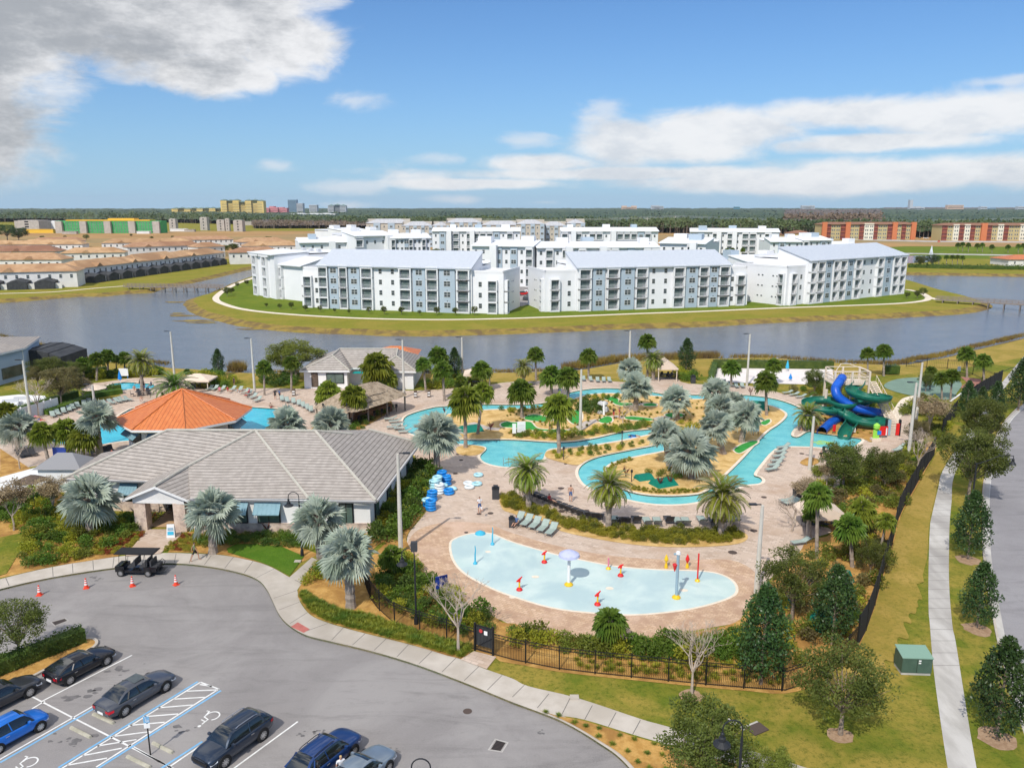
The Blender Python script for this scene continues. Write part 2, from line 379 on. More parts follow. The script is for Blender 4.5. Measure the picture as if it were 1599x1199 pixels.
LEAF=dict(
oak=leafmat('leaf_oak',(.080,.108,.020),(.155,.18,.035),trans=.35),
oak2=leafmat('leaf_oak_light',(.14,.17,.022),(.22,.24,.04),trans=.35),
olive=leafmat('leaf_olive',(.14,.12,.045),(.23,.20,.08),trans=.35),
magnolia=leafmat('leaf_magnolia',(.028,.065,.018),(.065,.115,.028),rough=.4,spec=.35,trans=.15),
sabal=leafmat('leaf_sabal',(.085,.165,.022),(.20,.27,.04),.8,rough=.45,trans=.35),
sabal2=leafmat('leaf_sabal_yellow',(.15,.205,.022),(.30,.33,.045),.8,rough=.45,trans=.35),
date=leafmat('leaf_date',(.15,.22,.025),(.33,.35,.05),.8,rough=.45,trans=.35),
bis=leafmat('leaf_silver',(.34,.41,.32),(.52,.57,.48),.9,rand=.12,trans=.2),
shrub=leafmat('leaf_shrub',(.075,.155,.018),(.16,.235,.03),trans=.35),
shruby=leafmat('leaf_shrub_yellow',(.25,.27,.022),(.42,.40,.04),trans=.35),
hedge=leafmat('leaf_hedge',(.05,.10,.016),(.12,.17,.03),1.2,trans=.3),
croton=leafmat('leaf_croton',(.20,.24,.025),(.50,.42,.05),3.0),
crimson=leafmat('leaf_crimson',(.22,.045,.02),(.36,.10,.03),3.0),
tuft=leafmat('leaf_tuft',(.09,.17,.018),(.28,.29,.03),.7,rand=.1),
bare=leafmat('leaf_tan',(.30,.22,.12),(.42,.33,.20)),
far=leafmat('leaf_far',(.038,.068,.026),(.095,.125,.04),.015,rand=0,trans=.05),
farbrown=leafmat('leaf_far_brown',(.13,.095,.065),(.19,.135,.09),.02,rand=0,trans=.05))
# pavers: blocks with a random tone each
def pavermat(name,cols,size,rot,blot=None):
 m=bpy.data.materials.new(name);m.use_nodes=True;q=G(m.node_tree);b=m.node_tree.nodes['Principled BSDF']
 t=q.n('ShaderNodeNewGeometry').outputs['Position']
 mp=q.n('ShaderNodeMapping');q.put(mp.inputs[0],t);mp.inputs['Rotation'].default_value=(0,0,rot)
 br=q.n('ShaderNodeTexBrick');q.put(br.inputs['Vector'],mp.outputs[0]);br.inputs['Scale'].default_value=1
 br.inputs['Brick Width'].default_value=size;br.inputs['Row Height'].default_value=size*.6;br.inputs['Mortar Size'].default_value=.012
 br.inputs['Color1'].default_value=(*cols[0],1);br.inputs['Color2'].default_value=(*cols[1],1);br.inputs['Mortar'].default_value=(*[x*.6 for x in cols[0]],1)
 c_=q.mix(q.smooth(q.noise(t,.9,6,.6),.4,.66),br.outputs[0],cols[2])
 c_=q.mix(q.m('MULTIPLY',q.smooth(q.noise(t,.13,6,.7),.48,.66),.75),c_,cols[3])
 q.put(b.inputs['Base Color'],c_);b.inputs['Roughness'].default_value=.85
 return m
M['paver']=pavermat('paver',[(.47,.36,.28),(.64,.52,.43),(.56,.44,.35),(.44,.31,.22)],.55,.5)
M['paver_brown']=pavermat('paver_brown',[(.50,.33,.21),(.64,.46,.32),(.42,.27,.18),(.60,.43,.33)],.42,.5)
M['splash']=mat('splash',(.50,.63,.61),(.58,.69,.66),.5,.45,coords='w',c3=(.43,.56,.57),s3=.2,detail=8)
M['lake']=watermat('lake',(.12,.15,.19),(.15,.175,.215),.085,.085,1.5,stretch=(.45,1.5,1))
M['pool_deep']=watermat('pool_deep',(.04,.46,.62),(.06,.54,.68),.06,.05,2.4)
M['river']=watermat('river',(.13,.50,.54),(.19,.59,.60),.06,.06,2.6)
def asphaltmat(name,a,b_,k=1):
 m=bpy.data.materials.new(name);m.use_nodes=True;q=G(m.node_tree);p_=m.node_tree.nodes['Principled BSDF'];M[name]=m
 t=q.n('ShaderNodeNewGeometry').outputs['Position'];mp=q.n('ShaderNodeMapping');q.put(mp.inputs[0],t);mp.inputs['Scale'].default_value=(.25,1.3,1);mp.inputs['Rotation'].default_value=(0,0,.35)
 col=q.mix(q.smooth(q.noise(t,.09,6,.65,.8),.38,.62),a,b_)
 col=q.mix(q.m('MULTIPLY',q.smooth(q.noise(mp.outputs[0],.5,6,.7,1.0),.48,.70),.7),col,tuple(x*.72 for x in a))
 col=q.mix(q.m('MULTIPLY',q.smooth(q.noise(t,1.3,8,.75),.52,.75),.45),col,tuple(x*.66 for x in a))
 col=q.mix(q.m('MULTIPLY',q.smooth(q.noise(t,14,3,.8),.3,.75),.35),col,tuple(x*1.35 for x in b_))
 q.put(p_.inputs['Base Color'],col);p_.inputs['Roughness'].default_value=.9
asphaltmat('asphalt',(.215,.200,.195),(.285,.268,.258));asphaltmat('asphalt_road',(.225,.215,.222),(.27,.26,.268))
# ribbed roofs: lines by object-space coordinate
def ribmat(name,c1,c2,axis,period,dark,width=.12,noise_s=1.2,rough=.7,coords='Object'):
 m=bpy.data.materials.new(name);m.use_nodes=True;q=G(m.node_tree);b=m.node_tree.nodes['Principled BSDF']
 t=q.n('ShaderNodeUVMap').outputs[0];xyz=q.xyz(t)
 f=q.m('FRACT',q.m('DIVIDE',xyz[axis],period))
 line=q.m('LESS_THAN',f,width)
 base=q.mix(q.smooth(q.noise(t,noise_s,6,.6),.35,.65),c1,c2)
 if axis==1:  # tile courses: tone changes from tile to tile
  cell=q.n('ShaderNodeTexWhiteNoise',noise_dimensions='2D')
  q.put(cell.inputs['Vector'],q.cxyz(q.m('FLOOR',q.m('DIVIDE',xyz[0],.33)),q.m('FLOOR',q.m('DIVIDE',xyz[1],period)),0))
  base=q.mix(q.m('MULTIPLY',cell.outputs[0],.30),base,tuple(x*.62 for x in c1))
 q.put(b.inputs['Base Color'],q.mix(q.m('MULTIPLY',line,.75),base,dark));b.inputs['Roughness'].default_value=rough
 bp=q.n('ShaderNodeBump');bp.inputs['Distance'].default_value=.05;q.put(bp.inputs['Height'],f if axis==1 else line);q.put(b.inputs['Normal'],bp.outputs[0])
 return m
M['roof_tile']=ribmat('roof_tile',(.36,.32,.285),(.44,.395,.355),1,.46,(.10,.085,.075),.20)
M['roof_seam']=ribmat('roof_seam',(.56,.155,.04),(.63,.20,.055),0,.5,(.36,.09,.025),.14,rough=.45)
M['roof_seam_grey']=ribmat('roof_seam_grey',(.50,.54,.60),(.57,.61,.66),0,.6,(.42,.46,.52),.12,rough=.45)
M['ridge']=mat('ridge',(.43,.41,.35),(.50,.47,.41),2,.8)
def roofplane(mb,pts,m=0):
 'adds a planar roof face and remembers it so that its own texture runs up the slope'
 mb.add(pts,[tuple(range(len(pts)))],m)
def uv_slopes(o):
 me=o.data;uv=me.uv_layers.new(name='UVMap')
 for p in me.polygons:
  n=p.normal;
  h=Vector((-n.y,n.x,0));h=h.normalized()if h.length>1e-4 else Vector((1,0,0))
  up=n.cross(h).normalized()
  if up.z<0:up=-up
  for li in p.loop_indices:
   c_=me.vertices[me.loops[li].vertex_index].co
   uv.data[li].uv=(c_.dot(h),c_.dot(up))
 return o
 # ================================================================== SETTING
def far_xy(lst):return[Vector((x,y,0))for x,y in lst]
# the sheet under everything, out to the horizon
b=MB();b.add([(-30000,-300,-1.7),(30000,-300,-1.7),(30000,8200,-1.7),(-30000,8200,-1.7)],[(0,1,2,3)]);struct('ground',b,M['far_ground'])
b=MB();b.add([(-700,90,-1.0),(900,90,-1.0),(900,560,-1.0),(-700,560,-1.0)],[(0,1,2,3)]);struct('lake_water',b,M['lake'])
def land(name,shore_px,tail,mats,bankw=2.6,z=0.0):
 'land with a sloping bank along the traced shore (shore_px is where land meets the water)'
 sh=smooth_poly([P(u,v,-1.0)for u,v in shore_px],False,5)
 for p in sh:
  k=noise.noise(Vector((p.x*.12,p.y*.12,1.7)));p.x+=k*.8;p.y+=k*1.1
 poly=sh+tail;sg=1 if area(poly)>0 else-1
 N=len(sh);top=[];low=[]
 for i,p in enumerate(sh):
  d=sh[min(i+1,N-1)]-sh[max(i-1,0)];d.z=0;d.normalize()
  inn=Vector((-d.y,d.x,0))*sg
  t=p+inn*bankw;t.z=z;top.append(t)
  q=p-inn*.8;q.z=-1.35;low.append(q)
 b=MB();b.poly([*top,*[Vector((q.x,q.y,z))for q in tail]],z=z,m=0)
 b.add([*low,*top],[(i,i+1,N+i+1,N+i)for i in range(N-1)],1)
 # darker wet line of reeds at the foot of the bank
 ins=[]
 struct(name,b,mats)
 return sh,top
NEAR_SHORE=[(-260,505),(-100,515),(0,529),(38,538),(75,551),(110,560),(175,568),(250,572),(300,579),(400,585),(500,584),(600,584),(700,585),(800,585),(880,582),(925,575),(975,568),(1050,565),(1112,562),(1200,562),(1330,570),(1400,572),(1430,566),(1470,559),(1520,546),(1560,537),(1599,528),(1700,508),(1850,490)]
near_shore,_=land('near_shore_ground',NEAR_SHORE,far_xy([(420,190),(420,-60),(-300,-60),(-300,190)]),[M['dry_grass'],M['reed']],3.2)
FAR_SHORE=[(-400,482),(-150,476),(0,473),(60,469),(120,464),(165,463),(205,459),(240,457),(262,450),(300,443),(340,434),(393,421),(430,414),(436,416),(420,424),(395,431),(360,443),(340,452),(318,461),(298,466),(288,471),(286,478),(300,490),(335,501),(400,514),(500,521),(600,525),(700,525.5),(800,522),(900,518),(1000,514),(1100,511),(1200,505.5),(1300,501),(1400,497),(1500,491),(1535,486),(1552,480),(1545,474),(1520,466),(1480,456),(1420,438),(1385,431),(1390,428),(1420,429.5),(1520,431),(1599,432.5),(1750,436),(2000,443)]
far_shore,_=land('far_shore_ground',FAR_SHORE,far_xy([(1200,430),(9000,3000),(9000,8000),(-9000,8000),(-9000,3000),(-600,240)]),[M['bank'],M['reed']],3.6)
def sheet(name,px,m,z=0.02,smooth=True,holes=()):
 pts=smooth_poly(PP(px,z))if smooth else PP(px,z)
 b=MB();b.poly(pts,holes,z);return struct(name,b,m)
 # greener grass round the apartments, inside the path
ISL_PATH=[(402,432),(372,442),(352,452),(340,461),(337,467),(345,473),(375,482),(430,489),(520,495),(600,498),(700,499),(800,497),(900,493.5),(1000,489.5),(1100,486),(1200,481.5),(1300,478),(1400,474),(1440,470),(1450,466),(1447,462),(1435,456),(1415,452)]
sheet('island_lawn_ground',ISL_PATH+[(1330,425),(1200,415),(900,412),(600,412),(450,420)],M['island_grass'],.012,False)
b=MB();b.strip(smooth_poly(PP(ISL_PATH,.03),False),2.1,.03);b.strip(smooth_poly(PP([(1448,464),(1456,466),(1466,468)],.03),False),2.6,.034);struct('island_path',b,M['coping'])
b=MB();b.strip(smooth_poly(PP([(-60,460),(0,458.5),(80,456),(150,450),(197,446.5)],.03),False),1.8,.03);struct('townhouse_path',b,M['coping'])
# fields and distant ground
b=MB();b.poly(far_xy([(-900,475),(-150,470),(60,560),(1500,800),(1500,1000),(-900,1000)]),z=.02);struct('dry_field',b,M['field'])
b=MB();b.poly(far_xy([(170,520),(420,400),(900,420),(900,560),(300,620)]),z=.03);struct('far_lawn_ground',b,M['island_grass'])
b=MB();b.poly(smooth_poly(PP([(1398,402),(1425,399.5),(1455,400),(1468,404),(1450,409),(1420,411),(1400,410)],.05)),z=.06);struct('fountain_pond_water',b,M['lake'])
b=MB();b.strip(PP([(1350,398),(1420,396),(1600,399),(1800,404)],.05),14,.05);b.strip(PP([(1330,374),(1450,377),(1600,378),(1800,380)],.05),30,.045);struct('far_road',b,M['concrete_worn'])
b=MB();b.poly(smooth_poly(PP([(640,440),(700,420),(800,408),(900,414),(870,455),(815,478),(800,470),(790,450)],.05)),z=.05);struct('apartment_car_park',b,M['asphalt'])
# near paved ground: car park
KERB=[(-200,985),(-80,944),(0,919.5),(82,901),(180,886),(260,879),(325,884),(375,894),(403,905),(417,920),(427,940),(437,960),(452,976),(478,991),(515,1000.5),(580,1016),(650,1037),(725,1065),(800,1095.5),(837,1109),(875,1124),(907,1141),(937,1160),(962,1177),(985,1200),(1010,1235),(1030,1300)]
kerb=smooth_poly(PP(KERB),False,5)
b=MB();b.poly(far_xy([(-120,-20),(130,-20),(130,66),(-120,66)]),z=.006);struct('car_park_asphalt',b,M['asphalt'])
# right-hand road, its gutter and white edge line
RE=[(1655,590),(1599,636),(1575,662),(1557,703),(1549,737),(1545,765),(1544,800),(1545,850),(1550,900),(1559,950),(1568,998),(1583,1055),(1599,1110),(1630,1200),(1680,1300)]
re_=smooth_poly(PP(RE,.05),False,5)
roadR=[Vector((p.x,p.y,.05))for p in re_]
b=MB();b.strip(smooth_poly([P(1760,565,.05)]+roadR[::4]+[Vector((40,22,.05))],False,3),11.5,.05,off=5.75)
struct('curving_road',b,M['asphalt_road'])
b=MB();b.strip(re_,.22,.056,off=-.05);struct('road_edge_line',b,M['white_paint'])
# the amenity ground, 15 cm above the asphalt, with the pools cut out of it
R_OUT=[(629,662),(632,652),(645,645),(675,636.5),(700,634),(750,631.5),(800,632),(845,630),(873,621),(892,612.5),(925,607),(965,606.5),(1012,611),(1037,615),(1075,616.5),(1150,616),(1195,620),(1225,627),(1249,637),(1258,648),(1250,660),(1238,672),(1236,680),(1247,682),(1262,673.5),(1275,675.5),(1310,680.5),(1345,685.5),(1335,696),(1325,708),(1312,712),(1290,700),(1250,697),(1218,698),(1204,706),(1190,722),(1177,740),(1186,745),(1190,750),(1184,755),(1160,758),(1130,771),(1100,781),(1062,787),(1012,785.5),(955,773),(917,759),(904,743),(905,731),(917,720.5),(940,712),(985,702.5),(1025,694.5),(1034,686),(1028,680),(1017,677.5),(975,686),(920,695),(875,699),(857,701.5),(851,708),(847,717),(832,723),(800,729),(775,727),(756,721),(750,712),(759,702),(757,697.5),(742,695),(707,692),(680,688),(650,680),(635,673)]
R_IN=[(672,664),(679,652),(700,646),(750,640),(800,638),(850,636),(882,628),(905,619),(930,614.5),(965,614),(1025,618),(1075,622.5),(1125,622.5),(1175,627),(1207,634),(1226,642.5),(1229,650),(1217,662),(1197,676),(1165,711),(1135,741),(1108,764),(1087,772),(1037,774.5),(995,770.5),(960,759),(947,747),(942,738),(947,727.5),(962,720),(995,711.5),(1040,702.5),(1060,692),(1060,678),(1045,669.5),(1017,670),(970,675),(925,685),(875,690.5),(800,686.5),(750,687),(710,685),(685,677)]
L_POOL=[(455,650),(442,640),(400,636),(300,630),(217,636),(195,643),(180,652),(150,660),(105,667),(82,681),(90,692),(150,694),(200,688),(260,690),(380,682),(420,668),(450,661)]
K_POOL=[(172,600),(200,597),(232,599),(241,602),(236,606),(215,606.5),(190,608.5),(170,606.5)]
r_out=smooth_poly(PP(R_OUT),True,4);r_in=smooth_poly(PP(R_IN),True,4);l_pool=smooth_poly(PP(L_POOL),True,4);k_pool=smooth_poly(PP(K_POOL),True,4)
holes=[r_out,l_pool,k_pool]
# inner edge: up the lake side; right edge: along the road gutter
AM=list(kerb)+[Vector(p)for p in far_xy([(22,20),(44,20)])]
redge=[P(u-12,v,.15)for u,v in reversed(RE[1:-2])]
redge=smooth_poly(redge,False,4)
AM=list(kerb)+[Vector((24,22,0)),Vector((38,22,0))]+redge+[P(1660,565),P(1600,558),P(1520,572),P(1400,586),P(1300,590),P(1100,588),P(1000,588),P(900,594),P(800,596),P(600,597),P(400,594),P(250,584),P(130,572),P(0,560),P(-300,560),P(-300,900),P(-200,960)]
AM=[Vector((p.x,p.y,.15))for p in AM]
b=MB();b.slab(AM,0,.15,holes);struct('amenity_ground',b,M['grass'])
b=MB()
for L in(r_out,l_pool,k_pool):
 b.wall([(p.x,p.y)for p in L],.0,.17)
b.wall([(p.x,p.y)for p in r_in],.0,.17);struct('pool_wall',b,M['tile_dark'])
b=MB()
for L in(r_out,l_pool,k_pool):b.strip(L,.36,.172,True,off=(.18 if area(L)<0 else-.18),h=.02)
b.strip(r_in,.36,.172,True,off=(-.18 if area(r_in)<0 else .18),h=.02)
struct('pool_coping',b,M['coping'])
b=MB();b.poly(r_out,z=.03);struct('lazy_river_water',b,M['river'])
b=MB();b.poly(l_pool,z=.03);b.poly(k_pool,z=.03);struct('swimming_pool_water',b,M['pool_deep'])
b=MB();b.slab(r_in,.0,.152);struct('river_island_ground',b,M['mulch_pale'])
# deck
DECK=[(-40,690),(0,680),(60,650),(107,640),(155,627),(190,617),(150,612),(133,606),(140,599),(160,597),(200,591),(225,590),(262,591),(300,603),(330,608),(375,607),(432,606),(475,607),(560,604),(640,610),(707,606),(735,604),(770,600),(790,597),(832,595),(912,592),(950,595),(1000,597),(1018,590),(1055,590),(1075,599),(1175,603),(1220,614),(1262,621),(1285,632),(1290,645),(1262,668),(1275,675),(1345,685),(1362,690),(1375,672),(1380,655),(1395,640),(1412,640),(1440,665),(1445,680),(1430,705),(1400,722),(1350,735),(1310,760),(1262,790),(1262,815),(1302,828),(1262,842),(1257,850),(1240,870),(1180,925),(1160,960),(1150,972),(1112,979),(1060,988),(1007,996),(960,998),(900,995),(850,985),(810,980),(785,969),(750,955),(725,940),(687,917),(665,897),(647,875),(636,850),(638,833),(650,818),(668,795),(680,770),(690,742),(675,727),(650,721),(640,707),(560,690),(450,700),(300,710),(200,715),(100,722),(60,727),(-40,735)]
deck=smooth_poly(PP(DECK),True,3)
b=MB();b.poly(deck,holes,.156);struct('pool_deck',b,M['paver'])
# browner pavers round the splash pad
sp=[(636,850),(655,826),(700,815),(760,818),(800,832),(870,852),(960,868),(1060,874),(1140,874),(1180,895),(1178,925),(1160,960),(1150,972),(1112,979),(1060,988),(1007,996),(960,998),(900,995),(850,985),(785,969),(725,940),(687,917),(665,897),(647,875)]
b=MB();b.poly(smooth_poly(PP(sp)),z=.161);struct('brown_paver_deck',b,M['paver_brown'])
SPL=[(703,849),(712,840),(735,833),(765,832.5),(800,846),(862,864),(912,875),(962,884),(1025,889),(1087,891),(1120,895),(1142,905),(1151,919),(1142,932),(1100,946),(1050,955),(987,960),(925,957),(862,949),(800,931),(762,916),(725,895),(707,873)]
spl=smooth_poly(PP(SPL))
b=MB();b.poly(spl,z=.166);struct('splash_pad',b,M['splash'])
b=MB();b.strip(spl,.22,.171,True);struct('splash_pad_edge',b,M['coping'])
# sidewalks (traced on both sides), with joints
SW_IN=[(-200,962),(-80,927),(0,904),(82,885),(175,870),(250,863.5),(300,864),(350,867),(400,877),(425,886),(452,901)]
SW_IN2=[(464,921),(466,930),(470,942),(485,960),(512,972),(560,986),(640,1006),(720,1029),(760,1045),(800,1059),(825,1071),(900,1089),(1000,1122),(1032,1131),(1100,1150),(1200,1180),(1262,1199),(1340,1222)]
SW_OUT2=[(837,1107),(870,1116),(912,1123),(987,1146),(1025,1157),(1100,1178),(1170,1203),(1300,1245)]
ks=kerb[:];i0=0
ki=min(range(len(ks)),key=lambda i:(ks[i]-P(837,1109)).length)
A1=smooth_poly(PP(SW_IN),False,4)+PP([(487,870),(497,875)])+smooth_poly(PP(SW_IN2),False,4)
poly=[*A1,*reversed(smooth_poly(PP(SW_OUT2),False,4)),*reversed(ks[:ki+1])]
b=MB();b.poly(poly,z=.158);struct('sidewalk',b,M['concrete'])
b=MB()
for(u0,v0,u1,v1)in[(9,902,15,916),(82,885,83,901),(113,880,114,895),(145,875,146,890),(178,870,176,886),(330,867,318,883),(365,869,350,888),(395,876,380,896),(428,888,400,902),(463,922,427,934),(467,940,433,953),(480,956,450,975),(512,973,470,988),(536,980,516,1001),(570,989,549,1008),(603,997,582,1017),(638,1006,618,1027),(675,1016,652,1038),(712,1027,688,1051),(748,1040,723,1064),(784,1054,760,1078),(819,1069,800,1088),(857,1083,839,1105),(890,1090,878,1114),(925,1101,913,1123),(962,1112,950,1134),(1000,1124,988,1146),(474,888,487,893),(460,905,470,910),(200,868,195,884),(225,866,222,882),(275,864,272,879),(300,864,295,881)]:
 b.strip(PP([(u0,v0),(u1,v1)]),.05,.1615)
struct('sidewalk_joints',b,M['joint'])
b=MB();b.strip(ks[ki-2:],.45,.160,off=.2);b.strip(ks[:ki],.16,.1625,off=.06);struct('kerb',b,M['concrete'])
b=MB();b.wall(ks,0.0,.158,closed=False);struct('kerb_face',b,M['concrete_worn'])
sheet('tactile_ramp',[(454,978),(465,971),(484,982),(474,987.5)],M['ramp_red'],.165,False)
RSL=[(1599,556),(1560,603),(1525,655),(1500,690),(1472,735),(1465,762),(1455,805),(1452,825),(1450,887),(1450,950),(1452,975),(1457,1037),(1465,1100),(1480,1199),(1500,1300)]
RSR=[(1606,557),(1568,607),(1537,658),(1515,695),(1490,742),(1486,782),(1483,815),(1482,850),(1482,912),(1487,975),(1492,1000),(1504,1075),(1512,1125),(1525,1199),(1545,1300)]
b=MB();b.poly([*smooth_poly(PP(RSL),False),*reversed(smooth_poly(PP(RSR),False))],z=.158);struct('roadside_sidewalk',b,M['concrete_worn'])
L_=smooth_poly(PP(RSL),False,6);R_=smooth_poly(PP(RSR),False,6);b=MB()
yy=48.0
def xat(L,y):
 for i in range(len(L)-1):
  a,c_=L[i],L[i+1]
  if min(a.y,c_.y)<=y<=max(a.y,c_.y)and a.y!=c_.y:return a.x+(c_.x-a.x)*(y-a.y)/(c_.y-a.y)
while yy<110:
 a,c_=xat(L_,yy),xat(R_,yy)
 if a and c_:b.strip([Vector((a,yy,0)),Vector((c_,yy,0))],.04,.162)
 yy+=1.55
struct('roadside_sidewalk_joints',b,M['joint'])
# gutter beside the right road
b=MB();b.strip(smooth_poly([P(u-4,v,.06)for u,v in RE],False),.55,.06);struct('road_gutter',b,M['concrete_worn'])
b=MB();b.strip(smooth_poly([P(u-9.5,v,.16)for u,v in RE[1:-1]],False),.16,.165,h=.12);struct('road_kerb',b,M['concrete'])
# beds
BEDS={
'front_bed':([(0,902),(0,700),(60,740),(150,820),(222,833),(185,868),(82,884)],'mulch'),
'porch_bed':([(262,862),(290,830),(420,832),(497,865),(485,871),(474,876),(425,884),(400,876),(350,866),(300,862)],'mulch'),
'palm_bed':([(466,922),(495,878),(560,880),(600,850),(625,830),(648,872),(666,898),(690,922),(730,946),(785,972),(770,1022),(738,1014),(720,1028),(640,1005),(560,985),(512,971),(487,960),(472,942)],'mulch'),
'fence_bed':([(770,1024),(785,972),(850,988),(905,998),(960,1001),(1010,998),(1112,982),(1160,964),(1185,928),(1245,868),(1260,845),(1300,830),(1268,790),(1320,758),(1405,722),(1450,690),(1462,700),(1425,772),(1408,802),(1395,850),(1383,890),(1367,945),(1340,1012),(1280,1064),(1227,1082),(1166,1078),(1105,1073),(1045,1067),(986,1061),(928,1055),(871,1048),(817,1038)],'mulch'),
'hedge_bed':([(780,776),(800,772),(815,782),(840,790),(870,802),(900,811),(940,819),(962,823),(1025,828),(1125,828),(1158,830),(1168,838),(1158,847),(1125,852),(1062,854),(1000,851),(937,842),(877,829),(850,813),(820,808),(800,801),(785,795)],'mulch_pale'),
'clubhouse_side_bed':([(600,845),(575,860),(590,800),(640,725),(672,729),(689,742),(678,770),(662,797),(648,818),(637,833),(634,850),(640,870),(625,870)],'mulch'),
'slide_bed':([(1262,672),(1300,678),(1345,684),(1362,689),(1385,668),(1370,650),(1330,640),(1280,640),(1268,655)],'mulch'),
'kerb_bed':([(840,1107),(870,1117),(912,1125),(987,1148),(1025,1159),(1100,1180),(1170,1205),(1200,1290),(1040,1290),(1018,1235),(992,1200),(968,1176),(942,1159),(911,1140),(877,1122)],'mulch'),
'right_bank_bed':([(1290,640),(1262,622),(1262,600),(1340,600),(1395,640),(1380,655)],'bank'),
}
zz=.166
for k,(pl,m_)in BEDS.items():
 zz+=.0041
 BEDS[k]=smooth_poly(PP(pl,zz),True,3)if k not in('porch_bed','front_bed')else PP(pl,zz)
 b=MB();b.poly(BEDS[k],z=zz);struct(k+'_ground',b,M[m_])
pts=PP([(1340,1014),(1352,985),(1367,946),(1376,912),(1384,888),(1396,848),(1403,815),(1413,795),(1430,765),(1463,706),(1500,690),(1470,736),(1463,762),(1453,805),(1450,830),(1448,870),(1440,900),(1425,960),(1405,1000),(1380,1050),(1345,1090),(1300,1092),(1270,1086),(1290,1066),(1315,1045)],.205)
for lay,(k,m_)in enumerate(((.0,'dry_grass'),)):
 out=[]
 for i in range(len(pts)):
  a,c_=pts[i],pts[(i+1)%len(pts)]
  for j in range(14):
   q=a.lerp(c_,j/14)
   if 15<i<23:q=q+Vector((0,noise.noise(Vector((q.x,3,0))*1.3)*1.6+noise.noise(Vector((q.x,8,0))*5)*.5,0))
   out.append(q)
 b=MB();b.poly(out,z=.205);struct('dry_strip_ground',b,M[m_])
sheet('round_lawn',[(354,856),(368,849),(400,849),(440,853),(475,868),(452,899),(425,884),(400,875),(372,867),(356,862)],M['lawn'],.210,False)
sheet('front_lawn',[(-30,845),(60,826),(72,835),(30,862),(10,895),(-30,907)],M['grass'],.212,False)
sheet('paver_path_to_gate',[(719,1029),(740,1016),(775,1025),(760,1044)],M['paver'],.210,False)
sheet('entrance_paver_path',[(195,868),(230,826),(284,826),(282,836),(250,864)],M['paver'],.212,False)
sheet('path_to_court',[(1384,652),(1395,640),(1403,628),(1412,621),(1432,617),(1436,622),(1424,629),(1416,640),(1404,655),(1394,664)],M['coping'],.214)
sheet('green_court',[(1380,602),(1400,592),(1440,589),(1490,592),(1502,600),(1495,612),(1482,624),(1440,620),(1400,612)],M['court_green'],.212)
sheet('court_white_line',[(1482,626),(1519,600),(1521,601),(1485,627)],M['white_paint'],.218,False)
sheet('court_red_strip',[(1500,588),(1532,592),(1532,600),(1510,612),(1500,604),(1510,597)],M['court_red'],.215,False)
sheet('sand_court',[(1118,575),(1300,575),(1302,600),(1262,600),(1170,598),(1112,596)],M['sand'],.211,False)
sheet('pool_palm_bed_ground',[(712,701),(716,697),(735,694.5),(752,697),(757,701),(748,709),(730,711),(715,708)],M['mulch_pale'],.206)
sheet('river_spit_ground',[(853,705),(862,702.5),(878,700.5),(920,696.8),(975,688),(1015,679.5),(1029,683),(1026,691),(1018,694),(985,700.8),(940,710.3),(916,718.5),(900,726),(868,719),(852,713)],M['mulch_pale'],.2035)
sheet('tiki_bed_ground',[(560,672),(590,655),(610,640),(612,628),(600,625),(540,640),(500,655),(480,690),(545,700)],M['mulch'],.205)
sheet('small_round_bed_ground',[(1249,722),(1262,714),(1278,717),(1277,723),(1262,727)],M['mulch'],.204)
b=MB()
for(u,v,r)in[(876,762,.35),(877,798,.35),(916,797,.3),(1132,803,.3),(1177,828,.35),(1144,862,.4),(1193,776,.3),(728,831,.2),(715,709,.3),(720,718,.25),(711,739,.3),(766,801,.3),(748,802,.25),(883,724,.2),(1252,708,.3)]:
 p=P(u,v,.18);b.cyl(p.x,p.y,.165,.182,r,n=10)
struct('deck_drains',b,M['drain_rust'])
b=MB()
for(u,v,r)in[(836,900,.25),(952,918,.25),(1068,921,.25),(762,861,.2),(700+800-700,932,.2)]:
 p=P(u,v,.18);b.poly([Vector((p.x+r*1.3*math.cos(a),p.y+r*math.sin(a),0))for a in[i*PI/5 for i in range(10)]],z=.172)
struct('splash_pad_plates',b,M['coping'])
# mini golf greens
GREENS=[([(781,662),(790,658),(803,659),(818,658),(830,659),(838,667),(850,670),(870,670),(884,671),(888,673),(880,675),(850,673),(820,671),(800,668),(785,667)]),
([(818,654),(822,649),(835,647),(852,650),(862,656),(850,659),(830,657)]),([(884,646),(894,641),(906,641),(910,650),(906,660),(896,662),(888,657)]),
([(942,622),(955,619),(966,623),(968,628),(985,629),(989,633),(975,634),(962,632),(952,626)]),([(934,656),(945,650),(955,651),(957,657),(950,661),(938,660)]),
([(975,651),(990,650),(1015,653),(1022,655),(1015,657),(990,656),(977,654)]),([(1003,631),(1015,629),(1026,631),(1024,634),(1008,634)]),([(1038,647),(1050,644),(1066,646),(1068,650),(1050,652),(1040,650)]),
([(1165,670),(1175,655),(1184,650),(1188,656),(1180,664),(1172,672)]),([(1145,702),(1158,693),(1175,688),(1185,690),(1170,700),(1155,708)]),([(1186,660),(1200,654),(1204,658),(1195,664)])]
for i,gpx in enumerate(GREENS):
 pts=smooth_poly(PP(gpx,.17),True,4);b=MB()
 b.slab(pts,.15,.175);struct('golf_green',b,M['turf'])
 b=MB();b.strip(pts,.22,.19,True,h=.04);struct('golf_green_edge',b,M['coping'])
b=MB()
for pl,w in[([(888,673),(905,668),(918,660),(935,656)],1.6),([(950,652),(965,650),(975,653)],1.3),([(985,634),(1003,630),(1018,634)],1.3),([(1022,655),(1036,651),(1045,654)],1.2),([(862,656),(884,652)],1.3),([(906,641),(925,634),(945,632)],1.3),([(780,670),(760,668),(735,660)],1.3)]:
 b.strip(smooth_poly(PP(pl,.16),False),w,.160)
